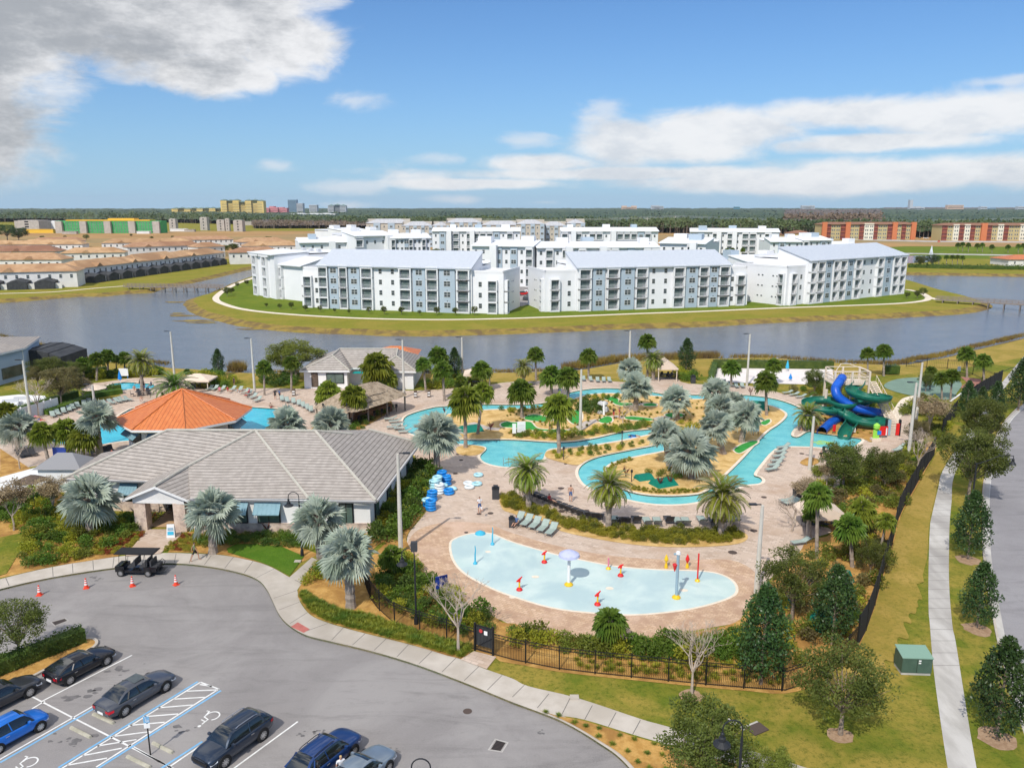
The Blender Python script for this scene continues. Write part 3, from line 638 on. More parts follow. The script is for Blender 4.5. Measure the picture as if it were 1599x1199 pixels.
struct('golf_path',b,M['path_grey'])
b=MB();b.poly(smooth_poly(PP([(1040,715),(1010,722),(975,724),(955,732),(950,740),(960,752),(1000,765),(1085,768),(1130,738),(1190,676),(1215,655),(1205,640),(1180,632),(1150,660),(1120,690),(1080,720)])),z=.158);struct('palm_peninsula_mulch',b,M['mulch_pale'])
p=[P(1283,690,.05),P(1292,688,.05),P(1299,691,.05),P(1293,694,.05),P(1284,693,.05)]
# parking island with kerb
ISL=[(-120,1058),(0,1031),(82,1007),(112,1000),(140,996),(150,999),(149,1006),(135,1015),(75,1042),(30,1064),(-120,1125)]
isl=smooth_poly(PP(ISL,.15));b=MB();b.slab(isl,.006,.14);struct('parking_island_ground',b,M['mulch'])
b=MB();b.strip(isl,.2,.16,True,h=.15);struct('parking_island_kerb',b,M['concrete'])
# painted markings
def lines(name,segs,w,m,z=.011):
 b=MB()
 for s_ in segs:b.strip(PP([(s_[0],s_[1]),(s_[2],s_[3])],z),w,z)
 return struct(name,b,m)
lines('parking_lines',[(206,1022.5,66,1094),(44,1084,110,1118),(110,1118,278,1203),(70,1094,50,1106),(313,1064.5,95,1200),(342,1075,150,1197),(313,1064.5,342,1075.5),(145,1102,-2,1186),(365,1199,465,1126),(318,1160,255,1203),(202,1162,275,1203)],.11,M['white_paint'])
hs=[]
for i in range(11):
 t=i/10.5;a=(313+(95-313)*t,1064.5+(1200-1064.5)*t);c_=(342+(150-342)*t,1075.5+(1197-1075.5)*t)
 hs.append((a[0]+1,a[1]+2,a[0]+33,a[1]-3.5+1.6))
lines('hatch_lines',[(312,1068,331,1071),(292,1078.5,339,1076.5),(271,1091,320,1088),(247,1104.5,301,1100),(223,1118.5,278,1114),(200,1132,257,1127),(177,1149,235,1141.5),(152,1164,213,1154),(129,1179,190,1167.5),(105,1194,167,1183)],.11,M['white_paint'])
lines('blue_lines',[(309,1063.5,91,1198),(345,1077.5,153,1199),(147,1105.5,0,1190),(316,1157,250,1200)],.15,M['blue_paint'],.0155)
def wheelchair(u,v,s,rot):
 'the painted accessible-parking symbol'
 b=MB();c0=P(u,v,.012)
 def T(x,y):a=rot;return Vector((c0.x+s*(x*math.cos(a)-y*math.sin(a)),c0.y+s*(x*math.sin(a)+y*math.cos(a)),.012))
 arc=[T(.42*math.cos(t),-.3+.42*math.sin(t))for t in[math.radians(a)for a in range(130,400,15)]]
 b.strip(arc,.09*s,.0125)
 b.strip([T(-.12,.62),T(-.05,.1),T(.35,.05),T(.55,-.5),T(.75,-.45)],.1*s,.0165)
 b.strip([T(-.1,.35),T(.3,.33)],.08*s,.0205)
 hd=[T(-.14+.11*math.cos(t),.82+.11*math.sin(t))for t in[i*PI/5 for i in range(10)]]
 b.poly(hd,z=.0165);return b
ang=math.atan2((P(312,1065)-P(175,1147)).y,(P(312,1065)-P(175,1147)).x)
struct('painted_wheelchair_symbol',wheelchair(326,1121,.95,ang+PI/2),M['white_paint'])
struct('painted_wheelchair_symbol',wheelchair(38,1194,.95,ang+PI/2),M['white_paint'])
# stains and drains on the asphalt
b=MB();random.seed(4)
for(u,v,s)in[(105,1155,1.1),(128,1085,1.3),(70,1122,.5),(275,1140,.9),(152,902,.7),(195,1045,1.0),(60,1072,.8),(498,1142,.4),(471,1146,.5),(330,1178,.6),(612,1170,.5),(846,1143,.3)]:
 c0=P(u,v,.01)
 for k in range(9):
  q=Vector((c0.x+random.gauss(0,s*.5),c0.y+random.gauss(0,s*.3),0));r=random.uniform(.04,.2)*s
  b.poly([Vector((q.x+r*1.5*math.cos(t)*random.uniform(.6,1.2),q.y+r*math.sin(t)*random.uniform(.6,1.2),0))for t in[i*PI/5 for i in range(10)]],z=.0095+.0004*(k%3))
struct('oil_stains',b,M['stain'])
def drain(px,bars=8,label=''):
 q=PP(px,.012);t=thing('storm_drain',label,'drain grate',sum(q,Vector())/4,group='storm drains')
 o0=t.location;loc=[v-o0 for v in q]
 b=MB();b.strip(loc,.18,.004,True);b.build('drain_frame',M['concrete_worn'],t)
 b=MB();b.poly(loc,z=.001);b.build('drain_pit',M['black'],t)
 b=MB()
 for i in range(bars):
  f=(i+.5)/bars;a=loc[0].lerp(loc[1],f);c_=loc[3].lerp(loc[2],f);b.strip([a,c_],.035,.006)
 b.build('grate',M['drain_rust'],t)
drain([(80,971),(101,965),(106,969),(86,976.5)],12,'dark storm drain grate in the asphalt above the hedged parking island')
drain([(764,1170),(774,1154),(792,1159),(783,1173)],8,'rusty square storm drain near the bottom edge of the car park')
t=thing('manhole_cover','small round dark cover in the asphalt right of the middle of the car park','manhole cover',P(730,1110,.01));b=MB();b.cyl(0,0,0,.008,.28,n=16);b.build('lid',M['drain_rust'],t)
# ================================================================== BUILDINGS
def local_frame(pa,pb):
 d=Vector((pb.x-pa.x,pb.y-pa.y,0));return d.length,math.atan2(d.y,d.x)
def mesh_only(mb,name,mats,smooth=False):
 o=mb.build(name,mats,smooth=smooth);me=o.data;bpy.data.objects.remove(o);return me
 # shared window / balcony meshes, origin at bottom centre, front faces -Y
def win_mesh(w,h,panes=2,fm=None):
 b=MB();b.box(0,-.04,h/2,w,.06,h,0)
 n=panes
 for i in range(n):
  for j in range(2):
   b.box(-w/2+(i+.5)*w/n,-.075,h*(.27+.46*j),w/n-.09,.02,h*.42,1)
 return mesh_only(b,'window',[fm or M['white'],M['dark_glass']])
WIN1=win_mesh(1.0,1.5,1);WIN2=win_mesh(1.9,1.6,2);WINS=win_mesh(.7,.45,1)
def balc_meshes(w,h,d=1.0,wm='apt_white'):
 b=MB();t=.28
 b.box(-w/2-t/2,-d/2,h/2,t,d,h);b.box(w/2+t/2,-d/2,h/2,t,d,h)
 b.box(0,-d/2,-.10,w+2*t,d,.34);b.box(0,-d/2,h-.17,w,d,.34)
 frame=mesh_only(b,'balcony',[M[wm]])
 b=MB();b.box(0,-.03,h/2,w,.04,h-.3,0);b.box(-w*.12,-.07,h*.42,w*.62,.04,h*.72,1);b.box(w*.34,-.07,h*.5,w*.16,.04,h*.4,1)
 door=mesh_only(b,'balcony_door',[M['balcony_in'],M['screen_door']])
 b=MB();b.box(0,-d+.04,1.08,w,.05,.06)
 for i in range(int(w/.16)):b.box(-w/2+.08+i*.16,-d+.04,.58,.022,.022,1.0)
 rail=mesh_only(b,'balcony_railing',[M['rail']])
 return frame,door,rail
BAL=balc_meshes(2.5,3.15)
def add_balc(root,x,y,z,rz=0,meshes=None,sx=1):
 f,d,r=meshes or BAL
 o=link('balcony',f,root,(x,y,z),(sx,1,1),(0,0,rz));o['haskids']=1
 link('balcony_door',d,o);link('balcony_railing',r,o)
def apartment(label,pa,pb,depth,bays,z_e=12.8,z_r=16.2,lw=None,rw=None,floors=4,cat='apartment block',group=None,cols=('apt_white','apt_blue'),roof='roof_seam_grey',meshes=None,lite=False,hip=False,body2=None):
 'bays: list of (kind, weight); kinds B balcony, b balcony on blue, W window, U blue wall with double window, w blank'
 L,rz=local_frame(pa,pb);t=thing('apartment_building',label,cat,(pa.x,pa.y,0),rz,group)
 fh=(z_e-.5)/floors
 wall=MB();blue=MB();tot=sum(w for k,w in bays);x=0
 d1=depth*.55
 wall.box(L/2,depth/2,z_e/2,L,depth,z_e)
 for k,w in bays:
  W_=w/tot*L;xc=x+W_/2
  if k in 'Uu':
   pj=.6;blue=MB();blue.box(xc,-pj/2+.01,z_e/2+.12,W_-.3,pj,z_e+.24);blue.build('bay_wall',M[cols[1]],t)
   for f in range(floors):link('window',WIN2 if k=='U' else WIN1,t,(xc,-pj,.5+.9+f*fh))
   if not lite:
    for f in range(floors-1):link('vent',VENT,t,(xc,-pj,.3+(f+1)*fh))
  elif k=='W':
   for f in range(floors):link('window',WIN1,t,(xc,0,1.4+f*fh))
  elif k in 'BD':
   for f in range(floors):add_balc(t,xc,0,.3+f*fh,0,meshes,min(1.25,(W_-.5)/2.9)if not lite else W_/3.2)
   wall.box(xc,-.5,z_e-.2,W_*.9,1.06,.9)
  x+=W_
 for side,ww in((-1,lw),(1,rw)):
  if ww:
   wl,wset,wz=ww
   x0=-wl if side<0 else L
   wall.box(x0+wl/2,wset+(depth-wset)*.5,wz/2,wl,depth-wset,wz)
   xb=x0+wl*(.30 if side<0 else .66)
   for f in range(3):add_balc(t,xb,wset,.3+f*fh,0,meshes,.95)
   xw=x0+wl*(.78 if side<0 else .25)
   for f in range(3):link('window',WIN1,t,(xw,wset,1.4+f*fh))
   xe=-wl-.0 if side<0 else L+wl
   for f in range(3):
    for yy in(3.5,5.0,9.0,10.5):link('window',WINS,t,(xe,wset+yy,2.2+f*fh),None,(0,0,-PI/2 if side<0 else PI/2))
    add_balc(t,xe,wset+1.6,.3+f*fh,-PI/2 if side<0 else PI/2,meshes,.7)
    # flat roof with parapet
   wall.box(x0+wl/2,wset+.15,wz+.25,wl,.3,.7);wall.box(xe-side*.15,(wset+depth)/2,wz+.25,.3,depth-wset,.7)
   # shed roof: low at the front eave, high at the back, then a drop to the flat part
 wall.add([(0,0,z_e),(0,d1,z_e),(0,d1,z_r),(L,0,z_e),(L,d1,z_e),(L,d1,z_r)],[(0,2,1),(3,4,5),(1,2,5,4)])
 wo=wall.build('wall',M[cols[0]],t)
 r=MB();e=.55
 if hip:
  r.add([(-.6,-.6,z_e),(L+.6,-.6,z_e),(L+.6,depth+.6,z_e),(-.6,depth+.6,z_e),(depth/2,depth/2,z_r),(L-depth/2,depth/2,z_r)],[(0,1,5,4),(2,3,4,5),(1,2,5),(3,0,4)])
 else:
  sl_=(z_r-z_e)/d1
  r.add([(-.35,-1.2,z_e-1.2*sl_+.5),(L+.35,-1.2,z_e-1.2*sl_+.5),(L+.35,d1,z_r+.5),(-.35,d1,z_r+.5)],[(0,1,2,3)])
  r.add([(-.35,-1.2,z_e-1.2*sl_+.2),(L+.35,-1.2,z_e-1.2*sl_+.2),(L+.35,d1+.1,z_r+.2),(-.35,d1+.1,z_r+.2),(-.35,d1+.1,z_r+.5),(L+.35,d1+.1,z_r+.5),(-.35,-1.2,z_e-1.2*sl_+.5),(L+.35,-1.2,z_e-1.2*sl_+.5)],[(0,6,7,1),(0,3,4,6),(1,7,5,2),(2,5,4,3),(0,1,2,3)])
 ro=r.build('roof',M[roof],t);uv_slopes(ro)
 if not hip:
  f=MB();f.box(L/2,(d1+depth)/2,z_e+.42,L,depth-d1-.2,.1);
  f.box(L/2,depth-.15,z_e+.6,L,.3,.9)
  f.build('flat_roof',M['apt_roof_white'],t)
  if not lite:
   f=MB();random.seed(int(L*7))
   for i in range(3):f.box(L*(.2+.3*i),depth*.8,z_e+.95,1.6,1.2,1.0)
   f.build('rooftop_unit',M['rail'],t)
 return t
b=MB();b.tube([(0,-.02,0),(0,.06,0)],.16,8);VENT=mesh_only(b,'vent',[M['darkgrey']])
g3='white and blue-grey apartment blocks'
pA,pB=P(500,481,0),P(737,489.5,0)
apartment('four storey white and blue-grey apartment block nearest the lake, left of the two central ones',pA,pB,19,
[('B',66),('U',62),('B',58),('U',72),('B',82),('W',72),('W',72),('B',84),('U',76),('B',76),('U',94),('B',88)],12.8,16.6,(5.6,.8,11.6),(9.2,.8,11.6),group=g3)
pA,pB=P(900,486,0),P(1136,478,0)
apartment('four storey white and blue-grey lakeside apartment block right of centre, low wings each end',pA,pB,19,
[('B',90),('U',75),('B',95),('U',85),('B',82),('W',75),('W',75),('B',85),('U',80),('B',70),('U',60),('B',75)],12.6,16.2,(9.4,.8,11.4),(6.4,.8,11.4),group=g3)
pA,pB=P(1258,475,0),P(1408,458.5,0)
apartment('rightmost lakeside apartment block, white with blue-grey bays, seen from its left corner',pA,pB,21,
[('B',40),('B',50),('U',45),('B',40),('B',50),('U',45),('B',52),('W',48),('W',48),('B',52),('U',60),('B',48),('B',50)],13.4,16.8,(9.0,1.0,11.6),None,group=g3)
pA,pB=P(396,459,0),P(432,467.5,0)
apartment('leftmost white apartment block end, with a narrow face of balconies on its left',pA,pB,22,
[('B',10),('B',10),('w',3)],14.2,14.8,None,None,group=g3,roof='apt_roof_white')
pA,pB=P(436,466,0),P(476,471,0)
t=apartment('lower flat white wing between the leftmost apartment end and the left lakeside block',pA,pB,16,[('B',4),('w',12)],11.2,13.2,None,None,group=g3,floors=3,roof='apt_roof_white')
def flat_apartment(label,uL,uR,vb,vt,depth,bays,floors=4,tilt=0,roof='apt_roof_white',**k):
 a=P(uL,vb,0);c_=P(uR,vb,0);c_.y+=tilt
 zt=HT(vt,a.y)
 t=apartment(label,a,c_,depth,bays,max(4,zt-1.6),zt,None,None,floors,group=g3,roof=roof,lite=True,**k);L=(c_-a).length;r=random.Random(label)
 for i in range(max(2,int(L/15))):  # stair and lift boxes standing above the roof line, fins on the front
  x=(i+r.uniform(.3,.7))*L/max(2,int(L/15));w=r.uniform(3,5.5);b=MB();b.box(x,depth*r.uniform(.25,.7),zt*.5+1.2,w,4.5,zt+1.6);b.build('stair_box',M[r.choice(('apt_white','apt_white','apt_blue'))],t)
 for i in range(int(L/18)):b=MB();x=(i+r.random())*18;b.box(min(x,L-2),-1.4,zt*.47,2.6,3.4,zt*.94);b.build('projecting_bay',M['apt_white'],t)
 return t
random.seed(11)
def auto(n):return[(random.choice('BUBWW')if i%2 else random.choice('BWW'),1)for i in range(n)]
FB=[
('white stepped block with a broad white sloped roof behind the left lakeside block',470,560,432,374,20,7,4,9),
('white block topped by blue-grey stair boxes left of centre behind the left lakeside roof',556,612,432,364,22,5,4,12),
('white block with narrow projecting fins behind the middle of the left lakeside roof',612,671,430,367,16,9,5,5),
('white wedge-roofed block left of the far cream buildings',540,575,405,358,30,4,4,14),
('white block with stacked balconies in front of the cream hip-roofed buildings',676,812,407,357,16,13,4,0),
('white block with a big white roof slope between the two front lakeside blocks',738,832,446,378,22,8,4,-6),
('white and blue-grey block with two rooftop boxes behind the middle lakeside block',838,1030,448,381,18,15,4,4),
('long white block with four balcony bays beyond the middle lakeside block',876,1026,410,357,16,14,4,0),
('white block with a white wedge roof right of the middle lakeside roof',1028,1092,440,374,26,5,4,-8),
('long white and blue-grey block right of centre with palms along its front',1076,1206,402,358,16,12,4,-10),
('white block half hidden behind the left end of the rightmost lakeside block',1163,1226,462,403,18,5,4,6),
('small white stepped block above the right lakeside roof beside the car park',1200,1248,420,373,18,4,4,0),
('white block with a blue-grey stair box above the right lakeside roof',1250,1300,420,371,18,5,4,4),
('low white wedge-roofed block at the right end of the apartment island',1302,1348,417,380,18,4,4,6)]
for i,(lb,uL,uR,vb,vt,dp,nb,fl,tl)in enumerate(FB):
 flat_apartment(lb,uL,uR,vb,vt,dp,auto(nb),fl,tl)
 # stair boxes on the roofs: parts of their blocks
HB=[('cream apartment building with a grey hip roof at the left end of the far row',573,640,385,345,3),('cream and pale blue apartment building with grey hips, second in the far row',628,676,386,349,4),('cream hip-roofed apartment building with a curved gable, third in the far row',674,702,386,349,3),('cream apartment building with a wide grey hip, fourth in the far row',697,752,386,344,4),
('cream apartment building with two grey hips, fifth in the far row',752,812,384,348,4),('cream apartment building behind the long white block, sixth in the far row',806,850,388,346,3),('pale blue and cream apartment building with curved gables, seventh in the far row',845,885,387,349,3),('cream hip-roofed apartment building at the right end of the far row',884,913,387,345,2)]
for i,(lb,uL,uR,vb,vt,nb)in enumerate(HB):
 a=P(uL,vb,0);c_=P(uR,vb,0);zt=HT(vt-3,a.y)
 apartment(lb,a,c_,15,[('U' if k%2 else 'W',1)for k in range(nb*2)],zt-3.2,zt,None,None,4,group='cream hip-roofed apartment buildings in the far row',cols=('apt_cream','apt_blue'),roof='apt_roof',lite=True,hip=True)
 # orange and yellow blocks on the right horizon
mm('ochre',(.50,.41,.20),rough=.8);mm('orange',(.58,.19,.08),rough=.8);mm('brown_roof',(.26,.13,.08),rough=.8);mm('cream',(.75,.70,.55),rough=.8);mm('maroon',(.16,.05,.05),(.25,.08,.06),.3,.8)
def colour_block(label,uL,uR,vb,vt,seq,cat='apartment block'):
 a=P(uL,vb,0);c_=P(uR,vb,0);zt=HT(vt,a.y);L=(c_-a).length
 t=thing('apartment_building',label,cat,a,0,'orange and ochre apartment blocks on the right horizon');n=len(seq);w=L/n
 b=MB();b.box(L/2,9,(zt-2)/2,L,17,zt-2);b.build('wall',M['ochre'],t)
 for i,k in enumerate(seq):
  b=MB();x=(i+.5)*w
  if k=='o':b.box(x,-.3,(zt)/2,w,2.2,zt);b.build('orange_tower',M['orange'],t)
  elif k=='c':b.box(x,0,(zt-1)/2,w,1.6,zt-1);b.build('cream_bay',M['cream'],t)
  elif k=='m':b.box(x,.2,(zt-2.2)/2,w*.9,.8,zt-2.2);b.build('balcony_bay',M['maroon'],t)
  if k in 'yc':
   for f in range(4):
    for dx in(-.2,.2):link('window',WIN1,t,(x+dx*w,-.85 if k=='c' else .45,1.2+f*3.3),1.1)
  if k=='m':
   for f in range(4):
    q=MB();q.box(x,-.4,.4+f*3.3+.1,w*.95,1.0,.3);q.build('balcony_slab',M['orange'],t)
 b=MB();b.add([(-1,-1.4,zt-2),(L+1,-1.4,zt-2),(L+1,19,zt-2),(-1,19,zt-2),(6,8,zt),(L-6,8,zt)],[(0,1,5,4),(2,3,4,5),(1,2,5),(3,0,4)]);b.build('roof',M['brown_roof'],t)
 return t
colour_block('long four storey ochre and orange apartment block left of the two on the right horizon',1282,1428,374.5,347,'omyymoyymccmyymoymyo')
colour_block('four storey cream, ochre and orange apartment block at the right edge of the horizon',1469,1625,376,348.5,'mycmcmyomycmyycmom')
# construction site on the left
mm('sheath_green',(.05,.33,.10),(.07,.40,.12),.2,.8);mm('sheath_yellow',(.78,.48,.05),rough=.8);mm('block_grey',(.50,.45,.40),(.42,.38,.33),.3,.9)
a=P(88,364.5,0);c_=P(262,363.5,0);L=(c_-a).length
t=thing('unfinished_building','long unfinished block in green sheathing with orange roof framing on the far left','building',a)
zt=HT(343.5,a.y);n=13
b=MB();b.box(L/2,9,zt*.46,L,16,zt*.92);b.build('wall',M['sheath_green'],t)
for i in range(n):
 x=(i+.5)*L/n
 if i%3==0:b=MB();b.box(x,-.4,zt*.45,L/n*.8,4,zt*.9);b.build('block_tower',M['block_grey'],t)
 else:
  for f in range(4):
   for dx in(-.25,.1,.4):link('window',WIN1,t,(x+dx*L/n,.95,1+f*3.2),1.25)
b=MB();b.box(L/2,8,zt*.96,L*.8,15,1.1);b.box(L*.62,8,zt*1.04,L*.25,12,2.0);b.build('roof_framing',M['sheath_yellow'],t)
for(uL,uR,vb,vt,m_,lb)in[(24,62,362,345,'block_grey','pale unfinished building left of the green sheathed block'),(62,88,361,346,'white','small white unfinished building beside the green sheathed block'),(265,275,361,342.5,'block_grey','bare grey stair tower just right of the green building site'),(313,324,360,340,'block_grey','tallest bare grey stair tower standing alone in the field'),(339,351,361,344,'block_grey','wide bare grey stair tower, left of the right-hand pair'),(352.5,358.5,361,342,'block_grey','narrow bare grey stair tower between two wide ones'),(365,379,362,344.5,'block_grey','rightmost bare grey stair tower in the field')]:
 a=P(uL,vb,0);c_=P(uR,vb,0);zt=HT(vt,a.y);L=c_.x-a.x
 t=thing('stair_tower' if L<13 else 'unfinished_building',lb,'building',a,group='bare block buildings of the building site')
 b=MB();b.box(L/2,L/2,zt/2,L,L,zt);b.box(L/2,L/2,zt+.3,L*.8,L*.8,.6);b.build('wall',M[m_],t)
 b=MB()
 for f in range(4):b.box(L*.5,-.04,2.6+f*zt/4.2,L*.16,.1,1.6)
 b.build('opening',M['black'],t)
for i,(u,v,w,h,m_)in enumerate([(280,361.5,20,3,'white'),(297,362,12,2.5,'block_grey'),(225,365,14,2.4,'white'),(110,365.5,16,2.6,'block_grey'),(62,364,34,4,'sheath_yellow'),(395,352,40,6,'block_grey')]):
 p=P(u,v,0);o=MB();o.box(0,0,h/2,w,5,h);o.box(0,0,h+.15,w+.6,5.6,.3)
 o=o.build('site_shed',M[m_],loc=p);tag(o,['white site cabin','small grey shed','white trailer','grey cabin','stack of yellow timber','low grey shed'][i]+[' just right of the green building site',' beside the tallest bare stair tower',' in front of the green building site',' at the left foot of the green building site',' in front of the pale unfinished building',' at the edge of the wood past the stair towers'][i],'shed')
 # far towers
mm('resort_yellow',(.72,.50,.14),(.78,.58,.22),.02,.8);mm('resort_roof',(.16,.24,.22),rough=.7);mm('pinkish',(.62,.24,.26),rough=.8);mm('tower_blue',(.22,.33,.43),rough=.4);mm('tower_grey',(.50,.52,.55),rough=.7);mm('tower_tan',(.66,.46,.34),rough=.8);mm('tower_teal',(.10,.28,.36),rough=.5)
def tower(lb,uL,uR,vt,D,m_,roof=None,steps=None,rows=8,name='tower_block',grp='tower blocks on the horizon'):
 k=D/FPX*1.0;x0=(uL-CX)/FPX*D/math.cos(TH)*.98;x1=(uR-CX)/FPX*D/math.cos(TH)*.98
 x0=P(uL,326).normalized().x;  # direction only
 def xat_(u):d=P(u,330,0);return d.x/d.y*D
 x0,x1=xat_(uL),xat_(uR);zt=HT(vt,D);L=x1-x0
 t=thing(name,lb,'tower',(x0,D,0),0,grp)
 b=MB()
 if steps:
  n=len(steps)
  for i,s_ in enumerate(steps):b.box((i+.5)*L/n,12+(i%2)*6,zt*s_/2,L/n,24,zt*s_)
 else:b.box(L/2,12,zt/2,L,24,zt)
 b.build('wall',M[m_],t)
 b=MB();nr=rows
 for f in range(nr):
  z=zt*(steps and min(steps)or 1)*(f+.6)/(nr+.4)
  b.box(L/2,-.1,z,L*.94,.3,zt/nr*(.16 if m_ in('resort_yellow','pinkish')else .32))
 b.build('window_band',M['dark_glass'],t)
 if roof:
  b=MB();n=len(steps)if steps else 1
  for i in range(n):
   z=zt*(steps[i]if steps else 1);a0,a1=i*L/n,(i+1)*L/n
   b.add([(a0,-1,z),(a1,-1,z),(a1,25,z),(a0,25,z),((a0+a1)/2,12,z+L/n*.22)],[(0,1,4),(1,2,4),(2,3,4),(3,0,4)])
  b.build('roof',M[roof],t)
 return t
tower('long low yellow resort wing left of the tall yellow towers on the horizon',268,346,325.5,2300,'resort_yellow','resort_roof',[.97,1,.95,1,.98,1,1.02,.98],5,'resort_building','yellow resort buildings')
tower('tall yellow resort towers with grey-green roofs on the horizon',345,412,313,2250,'resort_yellow','resort_roof',[1,.98,1.01,.9,.99,1,.97],9,'resort_building','yellow resort buildings')
tower('pink stepped building right of the yellow resort towers',413,448,323,2400,'pinkish',None,[.9,1.05,.95,.95,.88],5)
tower('tall blue glass tower block left of its lower neighbour',450,463,312,2500,'tower_blue',None,None,14)
tower('lower blue-grey tower block touching the tall blue one',463.5,473,317.5,2500,'tower_grey',None,None,10)
tower('small grey tower block between the blue pair and the pyramid-topped one',483,495,320,2700,'tower_grey',None,None,8)
tower('grey tower block with a low pyramid-shaped top',512,540,321,2600,'tower_grey','resort_roof',[.98,1.03,.98],7)
tower('long white low building in front of the horizon towers',452,523,333,1900,'white',None,[.9,1,.9,1,.95,1,.9],3)
tower('tan pair of tower blocks above the middle of the far wood',971,994,321.5,4200,'tower_tan',None,[1,.8,1],6)
tower('grey tower block above the far wood right of the tan pair',1017,1036,320.8,4200,'tower_grey',None,[1,1,.9],7)
tower('small teal block on the wooded horizon right of centre',1147,1155,323,4200,'tower_teal',None,None,3)
tower('white and blue tower block on the horizon above the orange apartments',1252,1272,321,4200,'tower_grey',None,[1,.95,1],5)
tower('slender grey tower with a low hall beside it on the right horizon',1420,1443,322.7,4200,'tower_grey',None,[2.2,.95,1,1,.9],2)
tower('wide tan block on the right horizon',1479,1504,320.3,4200,'tower_tan',None,None,4)
tower('small pale tower block just right of the wide tan one',1531,1541,322.7,4200,'tower_grey',None,None,3)
tower('low blue block beside the small pale one on the right horizon',1541.5,1555,324.5,4200,'tower_blue',None,None,2)
tower('grey block cut by the right edge of the photo on the horizon',1589,1604,322.6,4200,'tower_grey',None,None,3)
# small tile-roofed buildings right of the island
for i,(uL,uR,vb,vt,m_,lb)in enumerate([(1205,1224,371,364,'ochre','small tile-roofed house at the edge of the wood, left of the larger one'),(1234,1267,372,360,'ochre','larger ochre tile-roofed house left of the orange apartments'),(1574,1640,415.5,399,'house_white','white house with an orange tile roof at the right edge beyond the lake'),(1533,1566,374,368,'cream','low cream clubhouse with a brown roof in front of the right orange block')]):
 a=P(uL,vb,0);c_=P(uR,vb,0);zt=HT(vt,a.y);L=c_.x-a.x;z1=zt*.62;D=min(L*.8,16)
 t=thing('tile_roofed_house',lb,'house',a);b=MB();b.box(L/2,D/2,z1/2,L,D,z1);b.build('wall',M[m_],t)
 b=MB();b.add([(-.8,-.8,z1),(L+.8,-.8,z1),(L+.8,D+.8,z1),(-.8,D+.8,z1),(D/2,D/2,zt),(L-D/2,D/2,zt)],[(0,1,5,4),(2,3,4,5),(1,2,5),(3,0,4)]);b.build('roof',M['roof_seam' if 'orange' in lb and 'right edge' in lb else 'brown_roof'],t)
 if 'right edge' in lb:uv_slopes(CH[t][-1])
 for k in range(4):link('window',WIN1,t,(L*(.15+.23*k),0,z1*.3),.9)
 # terracotta-roofed town houses
def town_row(label,pa,pb,depth=13,h=6.2,rise=2.6,bays=8,screens=False,back=False):
 L,rz=local_frame(pa,pb);t=thing('townhouse_row',label,'town houses',(pa.x,pa.y,0),rz,'rows of terracotta-roofed town houses')
 b=MB();b.box(L/2,depth/2,h/2,L,depth,h);b.build('wall',M['house_white'],t)
 b=MB();e=.6;n=max(1,int(L/32));seg=L/n
 for i in range(n):
  x0,x1=i*seg,(i+1)*seg;hh=rise+(.35 if i%2 else 0)
  b.add([(x0-e,-e,h),(x1+e,-e,h),(x1+e,depth+e,h),(x0-e,depth+e,h),(x0+depth*.45,depth/2,h+hh),(x1-depth*.45,depth/2,h+hh)],[(0,1,5,4),(2,3,4,5),(1,2,5),(3,0,4),(0,3,2,1)])
  if i<n-1:b.add([(x1-7,depth/2,h+rise*.9),(x1+7,depth/2,h+rise*.9),(x1+7,-.3,h+.3),(x1-7,-.3,h+.3),(x1-7,depth,h+.2),(x1+7,depth,h+.2)],[(3,2,1,0),(0,1,5,4)])
 for i in range(int(L/24)):  # small front gables
  x=(i+.5)*24;b.add([(x-2.2,-e-.1,h),(x+2.2,-e-.1,h),(x,-e-.1,h+1.5),(x,depth*.35,h+1.5)],[(0,1,2),(1,3,2),(3,0,2)])
 b.build('roof',M['terracotta'],t)
 for i in range(min(45,int(L/3.6))):link('window',WIN1,t,((i+.5)*L/int(L/3.6),0,h*.58),1.0)
 if screens:
  for i in range(int(L/9)):
   b=MB();x=i*9+.6;w=6.6;d=6
   b.add([(x,-d,0),(x+w,-d,0),(x+w,0,0),(x,0,0),(x,-d,2.5),(x+w,-d,2.5),(x+w,0,2.9),(x,0,2.9),(x+w/2,-d,3.5),(x+w/2,0,3.9)],[(0,1,5,8,4),(0,4,7,3),(1,2,6,5),(4,8,9,7),(8,5,6,9)]);b.build('screen_enclosure',M['screen_mesh'],t)
   b=MB();b.box(x+w+1.0,-4.6,1.0,2.4,.15,2.0);b.box(x+w+1.0,-2.6,.9,.15,4,1.8);b.build('garden_wall',M['house_white'],t)
 return t
T=lambda lb,a,c_,**k:town_row(lb,P(*a,0),P(*c_,0),**k)
T('town house row nearest the lake at the left edge, black pool screens in front',(-160,455),(122,448),screens=True,h=6.0)
T('long town house row receding behind the left boardwalk, black pool screens along it',(126,442),(352,411),screens=True,h=5.8)
T('town house row directly behind the front-left row, its roof showing above it',(-170,428),(98,426),h=6)
T('town house row behind the left rows with white gables above the lake row',(96,414),(196,412),h=6)
T('third town house row from the lake at the left edge',(-160,412),(90,410),h=6)
T('short town house row above the far end of the screened row',(200,402),(318,398),h=6)
T('town house row right of the screened row, near the left apartment end',(360,413),(440,411),h=6)
T('red-brown roofed town house row in the middle of the left settlement',(160,394),(300,392),h=6)
T('town house row at the back left, below the building site',(-80,398),(130,396),h=6)
T('town house row behind the leftmost white apartment end',(380,400),(470,398),h=6)
T('dark red roofed row at the back of the settlement, left part',(50,388),(135,386),h=5)
T('dark red roofed row at the back of the settlement, right part',(262,386),(365,384),h=5)
T('farthest town house row, just before the dry field',(372,392),(450,390),h=6)
T('two separate-looking houses of the settlement beside the dry field',(310,402),(352,400),h=6)
